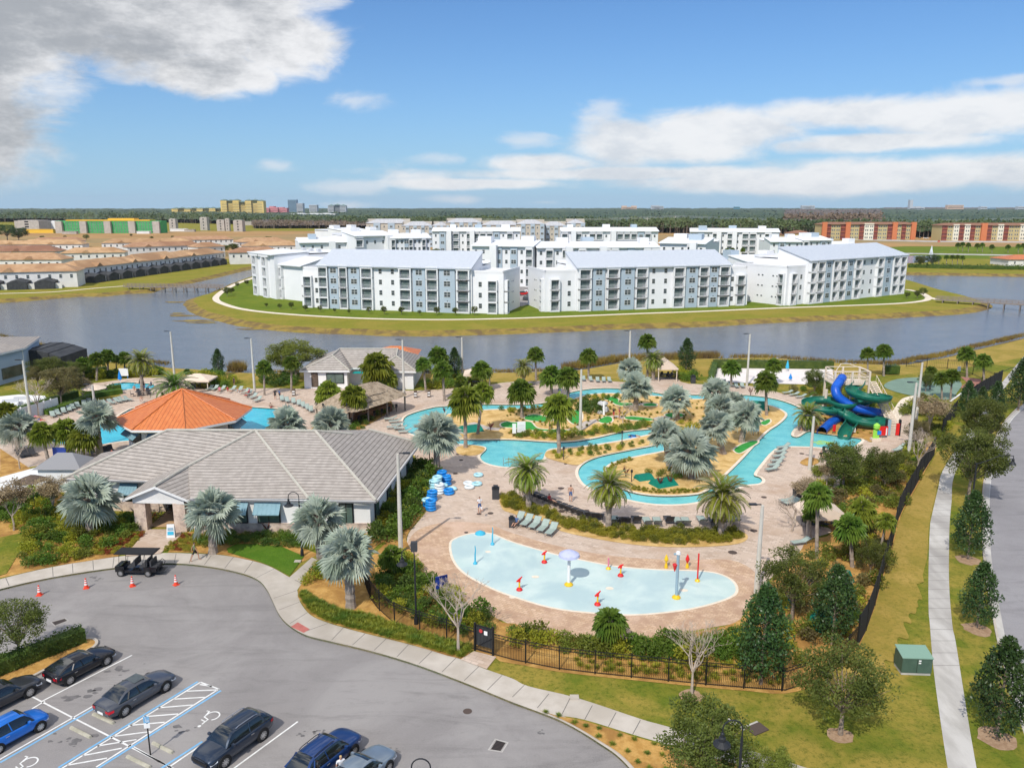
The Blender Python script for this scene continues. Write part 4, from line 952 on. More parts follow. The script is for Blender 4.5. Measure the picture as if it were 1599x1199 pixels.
# ---------------------------------------------------------------- clubhouse
Q=lambda u,v,z:P(u,v,z)
club=thing('clubhouse','white clubhouse with a big grey tiled roof, stone base and open gabled entrance','clubhouse',(0,0,0))
ez=3.6
L0=Vector((-44.5,75.5,ez));L1=Vector((-35.9,74.9,ez));RL=Vector((-36.2,81.1,7));Ap=Vector((-27.0,81.1,7));Bp=Vector((-20.6,80.8,7))
FR=P(587,782,ez);BR=P(655,692,ez);E1=P(482,778.5,ez);E0=P(297,778,ez)
PL=P(191,780,3.4);PK=P(241,759.5,4.8);PR=P(297,782,3.4)
J=Vector((-31.7,74.7,5.15));V=Vector((-17.3,83.4,5.9));Cc=Vector((-16.1,86.6,5.5))
BB=Vector((-19,92,ez));BL=Vector((-36,92,ez));LB=Vector((-45,84,ez))
b=MB()
L1b=Vector((-35.2,74.9,ez+.02))
for f in([L0,L1,J,Ap,RL],[E0,E1,Ap,J],[E1,FR,Bp,Ap],[FR,BR,Cc,V,Bp],[PL,PK,J,L1],[PK,PR,J],[PR,E0,J],[RL,Ap,Bp,V,Cc,BR,BB,BL],[L0,RL,BL,LB]):
 b.add(f,[tuple(range(len(f)))])
ro=b.build('roof',M['roof_tile'],club);ro['haskids']=1
# flat faces so each carries its own course direction
uv_slopes(ro)
b=MB()
for a_,c_ in((Ap,E1),(Bp,FR),(Ap,J),(J,PK),(RL,Bp),(V,Bp),(Cc,BR),(RL,L0)):
 b.tube([a_+Vector((0,0,.06)),c_+Vector((0,0,.06))],.14,6)
b.build('ridge_cap',M['ridge'],ro)
b=MB()
for a_,c_ in((L0,L1),(PL,PK),(PK,PR),(E0,FR),(FR,BR)):
 d=(c_-a_);q=Vector((0,0,-.22));n_=Vector((d.y,-d.x,0)).normalized()*.06
 b.add([a_+n_,c_+n_,c_+n_+q,a_+n_+q,a_-n_,c_-n_,c_-n_+q,a_-n_+q],[(0,1,2,3),(7,6,5,4),(0,4,5,1),(3,2,6,7)])
b.build('fascia',M['white'],club)
b=MB()
for a_,c_ in((L0,L1),(E0,FR),(FR,BR)):
 d=(c_-a_);q=Vector((0,0,-.12));n_=Vector((d.y,-d.x,0)).normalized()
 b.add([a_+n_*.07,c_+n_*.07,c_+n_*.2,a_+n_*.2,a_+n_*.2+q,c_+n_*.2+q],[(0,1,2,3),(3,2,5,4)])
b.build('gutter',M['fascia'],club)
w=MB()
fw=FR.y+.7
foot=[Vector((-29.6,fw,0)),Vector((FR.x-.7,fw,0)),Vector((BR.x-.8,BR.y,0)),Vector((-19,91.4,0)),Vector((-29.6,91.4,0))]
w.wall(foot,.1,3.62)
foot2=[Vector((-43.8,76.1,0)),Vector((-35.0,75.6,0)),Vector((-35.0,91,0)),Vector((-43.8,84,0))]
w.wall(foot2,.1,3.62)
w.add([(-29.6,fw,3.55),(-35.0,fw+5,3.55),(-35.0,91,3.55),(-29.6,91,3.55)],[(0,1,2,3)])
# gable face
w.add([(PL.x+.75,PL.y+.35,3.35),(PR.x-.75,PR.y+.35,3.35),(PK.x,PK.y+.35,4.62),((PL.x+.75),PL.y+.35,2.95),(PR.x-.75,PR.y+.35,2.95)],[(0,1,2),(3,4,1,0)])
w.box((PL.x+PR.x)/2,PL.y+1.0,3.05,PR.x-PL.x-1.6,1.1,.3)
w.build('wall',M['stucco'],club)
w=MB();w.box(PL.x+1.3,PL.y+.95,1.55,1.1,1.1,2.9);w.build('stone_pillar',M['stone'],club);w=MB();w.box(PR.x-1.3,PR.y+.95,1.55,1.1,1.1,2.9);w.build('stone_pillar',M['stone'],club)
w=MB();w.box(-35.1,76,1.5,.9,.9,2.8);w.build('stone_pillar',M['stone'],club)
w=MB()
x0,x1=-29.65,FR.x-.66
w.box((x0+x1)/2,fw-.06,.62,x1-x0,.14,1.0);w.box((x0+x1)/2,fw-.08,1.14,x1-x0,.2,.06)
w.box(-39.5,75.78,.62,8.4,.14,1.0,rz=-.057);w.build('stone_base',M['stone'],club)
w=MB();w.add([(-34.6,71.5,.19),(-29.7,71.5,.19),(-29.7,90,.19),(-34.6,90,.19)],[(0,1,2,3)]);w.build('entrance_floor',M['wood_door']if False else M['mulch'],club)
mm('passage',(.50,.33,.19),rough=.85)
club_floor=CH[club][-1];club_floor.data.materials[0]=M['passage']
def awn_window(x,y,z0,w_,h_,rz=0,awn=.8,parent=club):
 a=thing_part=bpy.data.objects.new('window',None)
 b=MB();b.box(0,-.05,h_/2,w_+.16,.1,h_+.16,0);b.box(-w_/4,-.11,h_/2,w_/2-.08,.03,h_-.1,1);b.box(w_/4,-.11,h_/2,w_/2-.08,.03,h_-.1,1)
 bpy.data.objects.remove(a)
 o=b.build('window',[M['black'],M['glass_green']],parent);o.location=(x,y,z0);o.rotation_euler=(0,0,rz);o['haskids']=1
 if awn:
  b=MB();ww=w_/2+.2;b.add([(-ww,-.14,h_+.1),(ww,-.14,h_+.1),(ww,-1.0,h_-awn),(-ww,-1.0,h_-awn),(-ww,-.14,h_+.04),(ww,-.14,h_+.04),(ww,-1.0,h_-awn-.06),(-ww,-1.0,h_-awn-.06)],[(0,3,2,1),(4,5,6,7),(2,3,7,6),(0,4,7,3),(1,2,6,5)])
  for i in range(7):xx=-ww+ww*2*i/6;b.add([(xx-.02,-.14,h_+.13),(xx+.02,-.14,h_+.13),(xx+.02,-1.0,h_-awn+.03),(xx-.02,-1.0,h_-awn+.03)],[(0,3,2,1)])
  b.build('awning',M['awning'],o)
def wx(u):return P(u,803,1.9).x*(fw/P(u,803,1.9).y)
awn_window(wx(420),fw,1.25,2.0,1.9);awn_window(wx(370),fw,1.25,1.9,1.9);awn_window(wx(541),fw,1.0,1.2,2.1,awn=0)
awn_window(-38.1,75.8,1.2,1.4,1.8,rz=-.057);awn_window(wx(318),fw,1.3,1.6,1.6,awn=.7)
rr=math.atan2(BR.y-FR.y,BR.x-.8-FR.x+.7)
for f,ww in((.12,1.3),(.38,1.5),(.62,1.3),(.85,1.1)):
 awn_window(FR.x-.7+(BR.x-.8-FR.x+.7)*f,fw+(BR.y-fw)*f,.9,ww,2.2,rz=rr,awn=0)
b=MB();b.box(-15.0,fw-.02,2.15,.5,.06,.5);b.box(-15.0,fw-.02,1.3,.3,.06,.6);b.build('notice_plate',M['rail'],club)
def text_obj(txt,size,loc,rot,m,parent=None,name='lettering',ext=.01,align='CENTER'):
 c=bpy.data.curves.new(name,'FONT');c.body=txt;c.size=size;c.extrude=ext;c.align_x=align;c.align_y='CENTER';c.resolution_u=2
 o=bpy.data.objects.new(name,c);COL.objects.link(o);dg=bpy.context.evaluated_depsgraph_get();dg.update()
 me=bpy.data.meshes.new_from_object(o.evaluated_get(dg));bpy.data.objects.remove(o);me.materials.clear();me.materials.append(m)
 return link(name,me,parent,loc,None,rot)
text_obj('4114',.42,((PL.x+PR.x)/2+.6,PL.y+.33,3.2),(PI/2,0,0),M['black'],club,'street_number')
# ---------------------------------------------------------------- octagonal pavilion
oc=thing('octagonal_pavilion','white octagonal bar pavilion with an orange standing-seam roof between the clubhouse and the left pool','pavilion',(-42.0,99.3,.15))
R=8.35;ze=3.9;zp=7.15
vs=[(R*math.cos(math.radians(22.5+45*i)),R*math.sin(math.radians(22.5+45*i)),ze)for i in range(8)]
b=MB()
for i in range(8):b.add([vs[i],vs[(i+1)%8],(0,0,zp)],[(0,1,2)])
ro=b.build('roof',M['roof_seam'],oc);uv_slopes(ro);ro['haskids']=1
b=MB()
for i in range(8):b.tube([Vector(vs[i])+Vector((0,0,.05)),(0,0,zp+.05)],.09,6)
b.build('ridge_cap',M['roof_seam'],ro);uv_slopes(CH[ro][-1])
b=MB()
for i in range(8):
 a_,c_=Vector(vs[i]),Vector(vs[(i+1)%8]);b.add([a_,c_,c_-Vector((0,0,.28)),a_-Vector((0,0,.28)),a_*.97-Vector((0,0,.3)),c_*.97-Vector((0,0,.3))],[(0,3,2,1),(3,4,5,2)])
b.build('fascia',M['white'],oc)
b=MB();r2=6.7
wp=[Vector((r2*math.cos(math.radians(22.5+45*i)),r2*math.sin(math.radians(22.5+45*i)),0))for i in range(8)]
b.wall(wp,0,ze+.3);b.build('wall',M['stucco'],oc)
for i in(0,7,4,5,1,3):
 a_,c_=wp[i],wp[(i+1)%8];ang_=math.atan2((c_-a_).y,(c_-a_).x)
 for f in(.3,.7):
  q=a_.lerp(c_,f);b=MB();b.box(0,-.05,2.1,1.7,.1,1.7,0)
  o=b.build('shutter_opening',M['black'],oc,loc=q);o.rotation_euler=(0,0,ang_);o['haskids']=1
  b=MB();b.add([(-.95,-.12,3.1),(.95,-.12,3.1),(.95,-1.1,2.3),(-.95,-1.1,2.3),(-.95,-.12,3.04),(.95,-.12,3.04),(.95,-1.1,2.24),(-.95,-1.1,2.24)],[(0,3,2,1),(4,5,6,7),(2,3,7,6),(0,4,7,3),(1,2,6,5)]);b.build('awning',M['awning'],o)
  # ---------------------------------------------------------------- cafe by the lake
cf=thing('cafe_building','small white cafe with a grey tiled roof near the lake, oval sign on its left','cafe',(0,0,0))
ez=3.3
A1_,A2_,A3_=P(467,579,ez),P(545,580,ez),P(650,580,ez);yF=A1_.y
xm=P(583,580,ez).x
a1=Vector((A1_.x,yF,ez));a2=Vector((A2_.x,yF,ez));a3=Vector((A3_.x,yF-.6,ez));m1=Vector((A2_.x,yF+2.5,ez));m2=Vector((xm,yF+2.5,ez));m3=Vector((xm,yF-.6,ez))
pk1=P(519,555,5.5);pk2=P(619,556,5.5);yb=yF+13;rg=(pk1.y+pk2.y)/2+.8
pk1=Vector((pk1.x,pk1.y,5.5));pk2=Vector((pk2.x,pk2.y,5.5));b1=Vector((A1_.x,yb,ez));b2=Vector((A3_.x,yb,ez));r1=Vector((pk1.x+.5,rg+3,6.0));r2_=Vector((pk2.x-.3,rg+3,6.0))
b=MB()
for f in([a1,a2,pk1],[a2,m1,r1,pk1],[m1,m2,r2_,r1],[m2,m3,pk2,r2_],[m3,a3,pk2],[a3,b2,r2_,pk2],[b2,b1,r1,r2_],[b1,a1,pk1,r1]):b.add(f,[tuple(range(len(f)))])
ro=b.build('roof',M['roof_tile'],cf);uv_slopes(ro);ro['haskids']=1
b=MB()
for a_,c_ in((a1,pk1),(a2,pk1),(m3,pk2),(a3,pk2),(r1,r2_),(pk1,r1),(pk2,r2_)):b.tube([a_+Vector((0,0,.05)),c_+Vector((0,0,.05))],.12,6)
b.build('ridge_cap',M['ridge'],ro)
b=MB()
b.wall([Vector((a1.x+.6,yF+.6,0)),Vector((a2.x-.6,yF+.6,0)),Vector((a2.x-.6,yF+3.1,0)),Vector((m3.x+.6,yF+3.1,0)),Vector((m3.x+.6,yF,0)),Vector((a3.x-.6,yF,0)),Vector((a3.x-.6,yb-.6,0)),Vector((a1.x+.6,yb-.6,0))],.1,ez+.1);b.build('wall',M['stucco'],cf)
b=MB();b.wall([a1,a2,m1,m2,m3,a3],ez-.25,ez+.02,closed=False);b.build('fascia',M['white'],cf)
awn_window(P(523,594,1.6).x,yF+.6,1.1,2.8,1.6,awn=0,parent=cf)
b=MB();b.box(P(491,594,1.6).x,yF+.55,1.6,1.1,.1,2.3);b.build('dark_board',M['umbrella_brown'],cf)
b=MB();b.tube([(P(490,582,2.9).x,yF+.5,2.85),(P(490,582,2.9).x,yF+.42,2.85)],.5,14);b.build('oval_sign',M['umbrella_brown'],cf)
b=MB();xx=P(552,583,2.9).x;b.box(xx+.6,yF+2.0,2.6,2.2,1.4,.1);b.build('green_awning',M['teal'],cf)
b=MB()
for u in(612,625,640):b.box(P(u,600,1.2).x,yF-.05,1.2,1.0,.1,2.1)
b.build('door',M['white'],cf)
for i,(u,z)in enumerate(((606,0),)):pass
# ---------------------------------------------------------------- lake pavilion with orange roof, tiki hut
p=P(618,582,0);t=thing('lake_shelter','small open shelter with an orange hip roof behind the cafe, over the lake edge','shelter',p)
zE=HT(551.5,p.y);zP_=HT(541,p.y);w_=4.4
b=MB();b.add([(-w_,-w_*.6,zE),(w_,-w_*.6,zE),(w_,w_*.9,zE),(-w_,w_*.9,zE),(-.9,.6,zP_),(.9,.6,zP_)],[(0,1,5,4),(1,2,5),(2,3,4,5),(3,0,4)]);ro=b.build('roof',M['roof_seam'],t);uv_slopes(ro)
for x in(-3.3,3.3):
 for y in(-1.9,3):b=MB();b.box(x,y,zE/2,.25,.25,zE);b.build('post',M['umbrella_brown'],t)
p=P(566,650,.15);hut=thing('tiki_hut','open bar hut under a shaggy brown thatched roof left of the lazy river','thatched hut',p)
h0,h1=2.3,4.8;hw,hl=3.9,7.2;ra=1.0
b=MB();random.seed(3)
def thatch_layer(s_,z0,z1,jit):
 N=64;ring0=[];ring1=[]
 for i in range(N):
  a_=2*PI*i/N;cx_,sy_=math.cos(a_),math.sin(a_)
  ex=abs(cx_)**.5*(1 if cx_>0 else-1)*hl*s_;ey=abs(sy_)**.5*(1 if sy_>0 else-1)*hw*s_
  ring0.append((ex,ey,z0+random.uniform(-jit,jit)));ring1.append((ex*.28+(1 if cx_>0 else-1)*hl*.18*s_,ey*.05,z1))
 b.add(ring0+ring1,[(i,(i+1)%N,N+(i+1)%N,N+i)for i in range(N)])
thatch_layer(1.0,h0,h1-.2,.16);thatch_layer(.8,h0+.62,h1-.1,.12);thatch_layer(.6,h0+1.2,h1,.1)
ro=b.build('thatch_roof',M['thatch'],hut);ro.rotation_euler=(0,0,ra)
R_=Matrix.Rotation(ra,4,'Z')
for x in(-6,-2,2,6):
 for y in(-3,3):q=R_@Vector((x,y,0));b=MB();b.cyl(q.x,q.y,0,2.9,.13,n=8);b.build('post',M['wood'],hut)
b=MB();q=R_@Vector((0,0,0));b.box(0,0,.55,9.5,3.2,1.1,M=R_);b.build('bar_counter',M['wood_door'],hut)
for i in range(7):
 q=R_@Vector((-5+i*1.6,-2.5,0));b=MB();b.cyl(q.x,q.y,.7,.8,.2,n=10);b.cyl(q.x,q.y,0,.7,.05,n=6);b.box(q.x,q.y+.18,1.0,.35,.05,.35);b.build('bar_stool',M['lamp_black'],hut)
 # ---------------------------------------------------------------- blue house at the left edge
p=P(-70,640,.15);bh=thing('blue_house','pale blue two storey house with a grey roof cut by the left edge','house',(0,0,0))
c1=P(0,569,5.6);c2=P(36,541,5.6);
fl=[Vector((-84,96,0)),Vector((-77.6,100,0)),Vector((c2.x,c2.y,0)),Vector((c2.x-22,c2.y+4,0)),Vector((-102,100,0))]
k1=P(34,543,5.6);k0=P(-40,560,5.6)
fl=[Vector((k1.x,k1.y,0)),Vector((k1.x-4,k1.y+12,0)),Vector((k1.x-26,k1.y+8,0)),Vector((k0.x-10,k0.y-2,0)),Vector((k0.x,k0.y,0))]
b=MB();b.wall(fl,.1,5.6);b.build('wall',mat('pale_blue_siding',(.40,.49,.58),(.44,.53,.62),.3,.8),bh)
b=MB();tp=[Vector((q.x,q.y,5.6))+(q-sum(fl,Vector())/5).normalized()*.6 for q in fl];tp=[Vector((q.x,q.y,5.6))for q in tp];cpk=sum(tp,Vector())/5;cpk.z=7.6
for i in range(5):b.add([tp[i],tp[(i+1)%5],cpk],[(0,1,2)])
ro=b.build('roof',M['roof_tile'],bh);uv_slopes(ro)
b=MB();b.wall(tp,5.3,5.62);b.build('fascia',M['white'],bh)
b=MB();d=(fl[0]-fl[4]);an=math.atan2(d.y,d.x);q=fl[4].lerp(fl[0],.72);b.box(q.x,q.y,1.9,4.6,.2,1.9,rz=an);b.build('window',M['dark_glass'],bh)
b=MB();b.cyl(fl[0].x,fl[0].y,.1,5.6,.14,n=6);b.build('downpipe',M['white'],bh)
p=P(55,585,.15);t=thing('screen_enclosure','black screened pool enclosure behind the blue house','pool enclosure',(p.x-1,p.y+1,.15))
b=MB();N=10
arc=[(-5.5+11*i/N,3.0+1.3*math.sin(PI*i/N))for i in range(N+1)]
for i in range(N):
 (xa,za),(xb,zb)=arc[i],arc[i+1];b.add([(xa,0,za),(xb,0,zb),(xb,9,zb),(xa,9,za)],[(0,1,2,3)]);b.add([(xa,0,0),(xb,0,0),(xb,0,zb),(xa,0,za)],[(0,1,2,3)])
b.add([(5.5,0,0),(5.5,9,0),(5.5,9,3),(5.5,0,3)],[(0,1,2,3)]);b.build('mesh_panel',M['screen_mesh'],t)
b=MB()
for i in range(0,N+1,2):xa,za=arc[i];b.tube([(xa,-.05,0),(xa,-.05,za+.05),(xa,9,za+.05)],.05,4)
b.build('frame',M['black'],t)
# ================================================================== PLANTS
R_=random.Random(21)
def leafq(b,p,d,n,l,w,m=0):
 s=d.cross(n)
 if s.length<1e-4:s=Vector((1,0,0))
 s=s.normalized()*(w/2)
 b.v+=[tuple(p),tuple(p+d*l*.5+s),tuple(p+d*l),tuple(p+d*l*.5-s)]
 k=len(b.v)-4;b.f.append((k,k+1,k+2,k+3));b.m.append(m)
def rdir(r=R_,zmin=-1):
 while 1:
  v=Vector((r.uniform(-1,1),r.uniform(-1,1),r.uniform(zmin,1)))
  if .05<v.length<1:return v.normalized()
def blob(b,c,rad,n,l,w,r=R_,shell=.55):
 for i in range(n):
  d=rdir(r);k=shell+(1-shell)*r.random()**.6
  p=Vector((c[0]+d.x*rad[0]*k,c[1]+d.y*rad[1]*k,c[2]+d.z*rad[2]*k))
  q=(d+rdir(r)*.9).normalized();leafq(b,p,q,rdir(r),l*r.uniform(.7,1.3),w*r.uniform(.7,1.3))
def make_oak(seed,H=6.0,cr=2.6,ch=2.1,cz=3.9,th=1.7,K=80,n=120,ll=.16,lw=.09,drop=.0):
 r=random.Random(seed);cb=MB();tb=MB()
 tb.tube([(0,0,-.1),(.03,.02,th*.6),(0,0,th)],[.16,.11,.10],7)
 cs=[]
 for i in range(K):
  d=rdir(r,-.75);k=.45+.5*r.random()**.5
  if noise.noise(d*1.6+Vector((seed*3.1,0,0)))<-.28:k*=.6
  wob=1+.22*noise.noise(d*1.3+Vector((0,seed*2.3,0)))
  c=Vector((d.x*cr*k*wob,d.y*cr*k*wob,cz+d.z*ch*k*wob));cs.append(c)
  s=r.uniform(.38,.62)*cr/2.6
  blob(cb,c,(s,s,s*.72),int(n*r.uniform(.6,1.3)),ll,lw,r,.2)
 for c in cs[::3]:
  mid=Vector((c.x*.4,c.y*.4,th+(c.z-th)*.45));tb.tube([(0,0,th*.9),mid,c],[.05,.03,.01],5,cap=False)
 return mesh_only(tb,'trunk',[M['bark']]),mesh_only(cb,'crown',[LEAF['oak']]),H
def make_magnolia(seed,H=5.0,R=1.35):
 r=random.Random(seed);cb=MB();tb=MB();tb.tube([(0,0,-.1),(0,0,H*.9)],[.11,.03],7)
 for i in range(130):
  f=(i/130)**.85;z=.75+f*(H-.85);rr=R*(math.sin(PI*min(1,(f*.82+.2)))**.8)*r.uniform(.45,1.0);a=i*2.4+r.random()
  rr*=1+.2*noise.noise(Vector((math.cos(a),math.sin(a),z*1.1+seed)))
  blob(cb,(rr*math.cos(a),rr*math.sin(a),z),(.34,.34,.26),38,.19,.11,r,.3)
 for i in range(20):
  a=i*2.4;z=.8+i*.19;tb.tube([(0,0,z),(.7*math.cos(a),.7*math.sin(a),z+.35)],[.03,.01],4,cap=False)
 return mesh_only(tb,'trunk',[M['bark']]),mesh_only(cb,'crown',[LEAF['magnolia']]),H
def make_bare(seed,H=4.6,leaves=0):
 r=random.Random(seed);tb=MB();cb=MB()
 def br(p,d,l,rad,lev):
  q=p+d*l;tb.tube([p,(p+q)/2+rdir(r)*l*.05,q],[rad,rad*.8,rad*.6],5 if lev<3 else 3,cap=False)
  if leaves and lev>=3:blob(cb,q,(.22,.22,.2),leaves,.12,.07,r,.1)
  if lev>=6:return
  for k in range((3 if lev<3 else 2)if lev else 5):
   nd=(d+rdir(r,-.2)*(.8 if lev else .75)).normalized();nd.z=abs(nd.z)*.9+.08;br(q if k or lev else q,nd.normalized(),l*r.uniform(.55,.82),max(.006,rad*.55),lev+1)
 br(Vector((0,0,-.05)),Vector((0,0,1)),H*.27,.075,0)
 zt=max(v[2]for v in tb.v)
 return mesh_only(tb,'trunk',[M['bark_bare']]),(mesh_only(cb,'crown',[LEAF['bare']])if leaves else None),zt
def fan(b,base,d,up,pet,R,nseg,spread,droop,r,stiff=0):
 side=d.cross(Vector((0,0,1)))
 side=side.normalized()if side.length>.05 else Vector((1,0,0))
 nrm=side.cross(d).normalized();ro_=r.uniform(-stiff,stiff);side,nrm=side*math.cos(ro_)+nrm*math.sin(ro_),nrm*math.cos(ro_)-side*math.sin(ro_)
 tip=base+d*pet;s=side*.018
 b.add([base-s,base+s,tip+s,tip-s],[(0,1,2,3)],1)
 for i in range(nseg):
  a=(i/(nseg-1)-.5)*spread;dd=(d*math.cos(a)+side*math.sin(a)).normalized()
  L=R*(1-.28*abs(a)/(spread/2))*r.uniform(.88,1.06)
  fold=nrm*((.10 if i%2 else-.02)*R)
  w=L*spread/nseg*(.56 if not stiff else .40)
  sd=(side*math.cos(a)-d*math.sin(a))*w
  m1=tip+dd*L*.6+fold*.4-Vector((0,0,droop*R*.10));t1=tip+dd*L*.98-Vector((0,0,droop*R*r.uniform(.25,.55)))
  b.add([tip,m1+sd,t1,m1-sd],[(0,1,2),(0,2,3)])
def make_fancrown(seed,nf,nseg,pet,R,spread,droop,leaf,emin=-35,emax=80,droopout=1,stiff=.35):
 'unit radius fan palm crown'
 r=random.Random(seed);b=MB()
 for i in range(nf):
  f=i/(nf-1);e=math.radians(emax+(emin-emax)*f**.9+r.uniform(-8,8));a=i*2.39996+r.uniform(-.2,.2)
  d=Vector((math.cos(e)*math.cos(a),math.cos(e)*math.sin(a),math.sin(e)))
  fan(b,Vector((0,0,0)),d,None,pet*r.uniform(.85,1.1),R*r.uniform(.9,1.05),nseg,spread,droop*(1+.6*f*droopout),r,stiff)
 return mesh_only(b,'crown',[LEAF[leaf],M['bark_palm']])
def make_datecrown(seed,nf,leaf,emin=-40,ll=.20):
 r=random.Random(seed);b=MB()
 for i in range(nf):
  f=i/(nf-1);e=math.radians(82+(emin-82)*f+r.uniform(-6,6));a=i*2.39996+r.uniform(-.15,.15)
  h=Vector((math.cos(a),math.sin(a),0));p=Vector((0,0,0));pts=[p.copy()];ee=e;N=11;L=r.uniform(.95,1.15)
  for k in range(N):
   d=h*math.cos(ee)+Vector((0,0,math.sin(ee)));p=p+d*L/N;pts.append(p.copy());ee-=math.radians(7.0+2*f)
  b.tube(pts,[.012]*(N+1),3,1,False)
  for k in range(1,N+1):
   for s_ in(0,.5):
    q=pts[k-1].lerp(pts[k],s_);d=(pts[k]-pts[k-1]).normalized();side=d.cross(Vector((0,0,1)))
    side=side.normalized()if side.length>.05 else Vector((1,0,0));nn=side.cross(d).normalized()
    l=ll*math.sin(PI*min(1,(k+s_)/(N+1)*.82+.16))
    for sg in(-1,1):
     leafq(b,q,(side*sg*.85+d*.55+nn*.25-Vector((0,0,.12))).normalized(),nn,l*r.uniform(.85,1.1)*1.2,.042)
 return mesh_only(b,'crown',[LEAF[leaf],M['bark_palm']])
def make_ptrunk(r0,r1,name='trunk',boots=0):
 b=MB();r=random.Random(5);n=14;b.tube([(0,0,-.02+1.02*i/n)for i in range(n+1)],[(r0+(r1-r0)*i/n)*(1.09 if i%2 else .95)*(1.25 if i==0 else 1)for i in range(n+1)],9)
 return mesh_only(b,name,[M['bark_palm']])
PT={'sabal':make_ptrunk(.17,.14),'bis':make_ptrunk(.26,.21),'date':make_ptrunk(.20,.17)}
b=MB();r=random.Random(9)
for i in range(60):
 a=i*2.4;z=i/60;leafq(b,Vector((.75*math.cos(a),.75*math.sin(a),z)),Vector((math.cos(a)*.5,math.sin(a)*.5,.8)).normalized(),Vector((math.cos(a),math.sin(a),0)),.5,.35)
BOOT=mesh_only(b,'leaf_bases',[M['bark_palm']])
CR={'sabal':[make_fancrown(s,38,13,.42,.60,3.9,1.1,'sabal')for s in(1,2)],'sabaly':[make_fancrown(s,36,13,.42,.60,3.9,1.2,'sabal2')for s in(3,4)],
'bis':[make_fancrown(s,34,24,.44,.62,4.2,.5,'bis',-38,86,.8,1.1)for s in(5,6)],'date':[make_datecrown(s,62,'date')for s in(7,8)],'cycas':[make_datecrown(9,46,'sabal',5,.16)]}
PN={'sabal':'cabbage_palm','sabaly':'cabbage_palm','bis':'silver_fan_palm','date':'date_palm','cycas':'feather_palm'}
cnt=[0]
def palm(kind,uc,vc,ub,vb,rpx,label,z=.17,wide=1.0):
 base=P(ub,vb,z);base_u=base.y;h=max(.5,HT(vc,base_u)-z)
 tp=P(uc,vc,z);d=Vector((uc-CX)/FPX).__class__ if 0 else None
 yc=-(vc-CY)/FPX;dx=(uc-CX)/FPX/(math.cos(TH)+yc*math.sin(TH));xt=dx*base_u
 R=rpx*mpx((base.x,base.y,z+h))*(1.0 if kind=='bis' else 1.12)
 lean=math.atan2(xt-base.x,h)if h>1 else 0;lean=max(-.3,min(.3,lean))
 t=thing(PN[kind],label,'palm tree',base,0,{'sabal':'green cabbage palms','sabaly':'green cabbage palms','bis':'silver fan palms','date':'feathery date palms','cycas':'feathery date palms'}[kind])
 t.rotation_euler=(0,lean,0)
 tk='bis' if kind=='bis' else 'date' if kind=='date' else 'sabal'
 k=max(.6,min(1.5,R/1.6));cnt[0]+=1
 link('trunk',PT[tk],t,None,(k,k,h*.98))
 link('crown',CR[kind][cnt[0]%len(CR[kind])],t,(0,0,h),(R*wide,R*wide,R*(1.0 if kind!='bis' else 1.02)),(0,0,cnt[0]*1.3))
 if kind!='date' or 1:link('leaf_bases',BOOT,t,(0,0,h-.34*R),(.36*k*.9,.36*k*.9,.36*R))
 return t
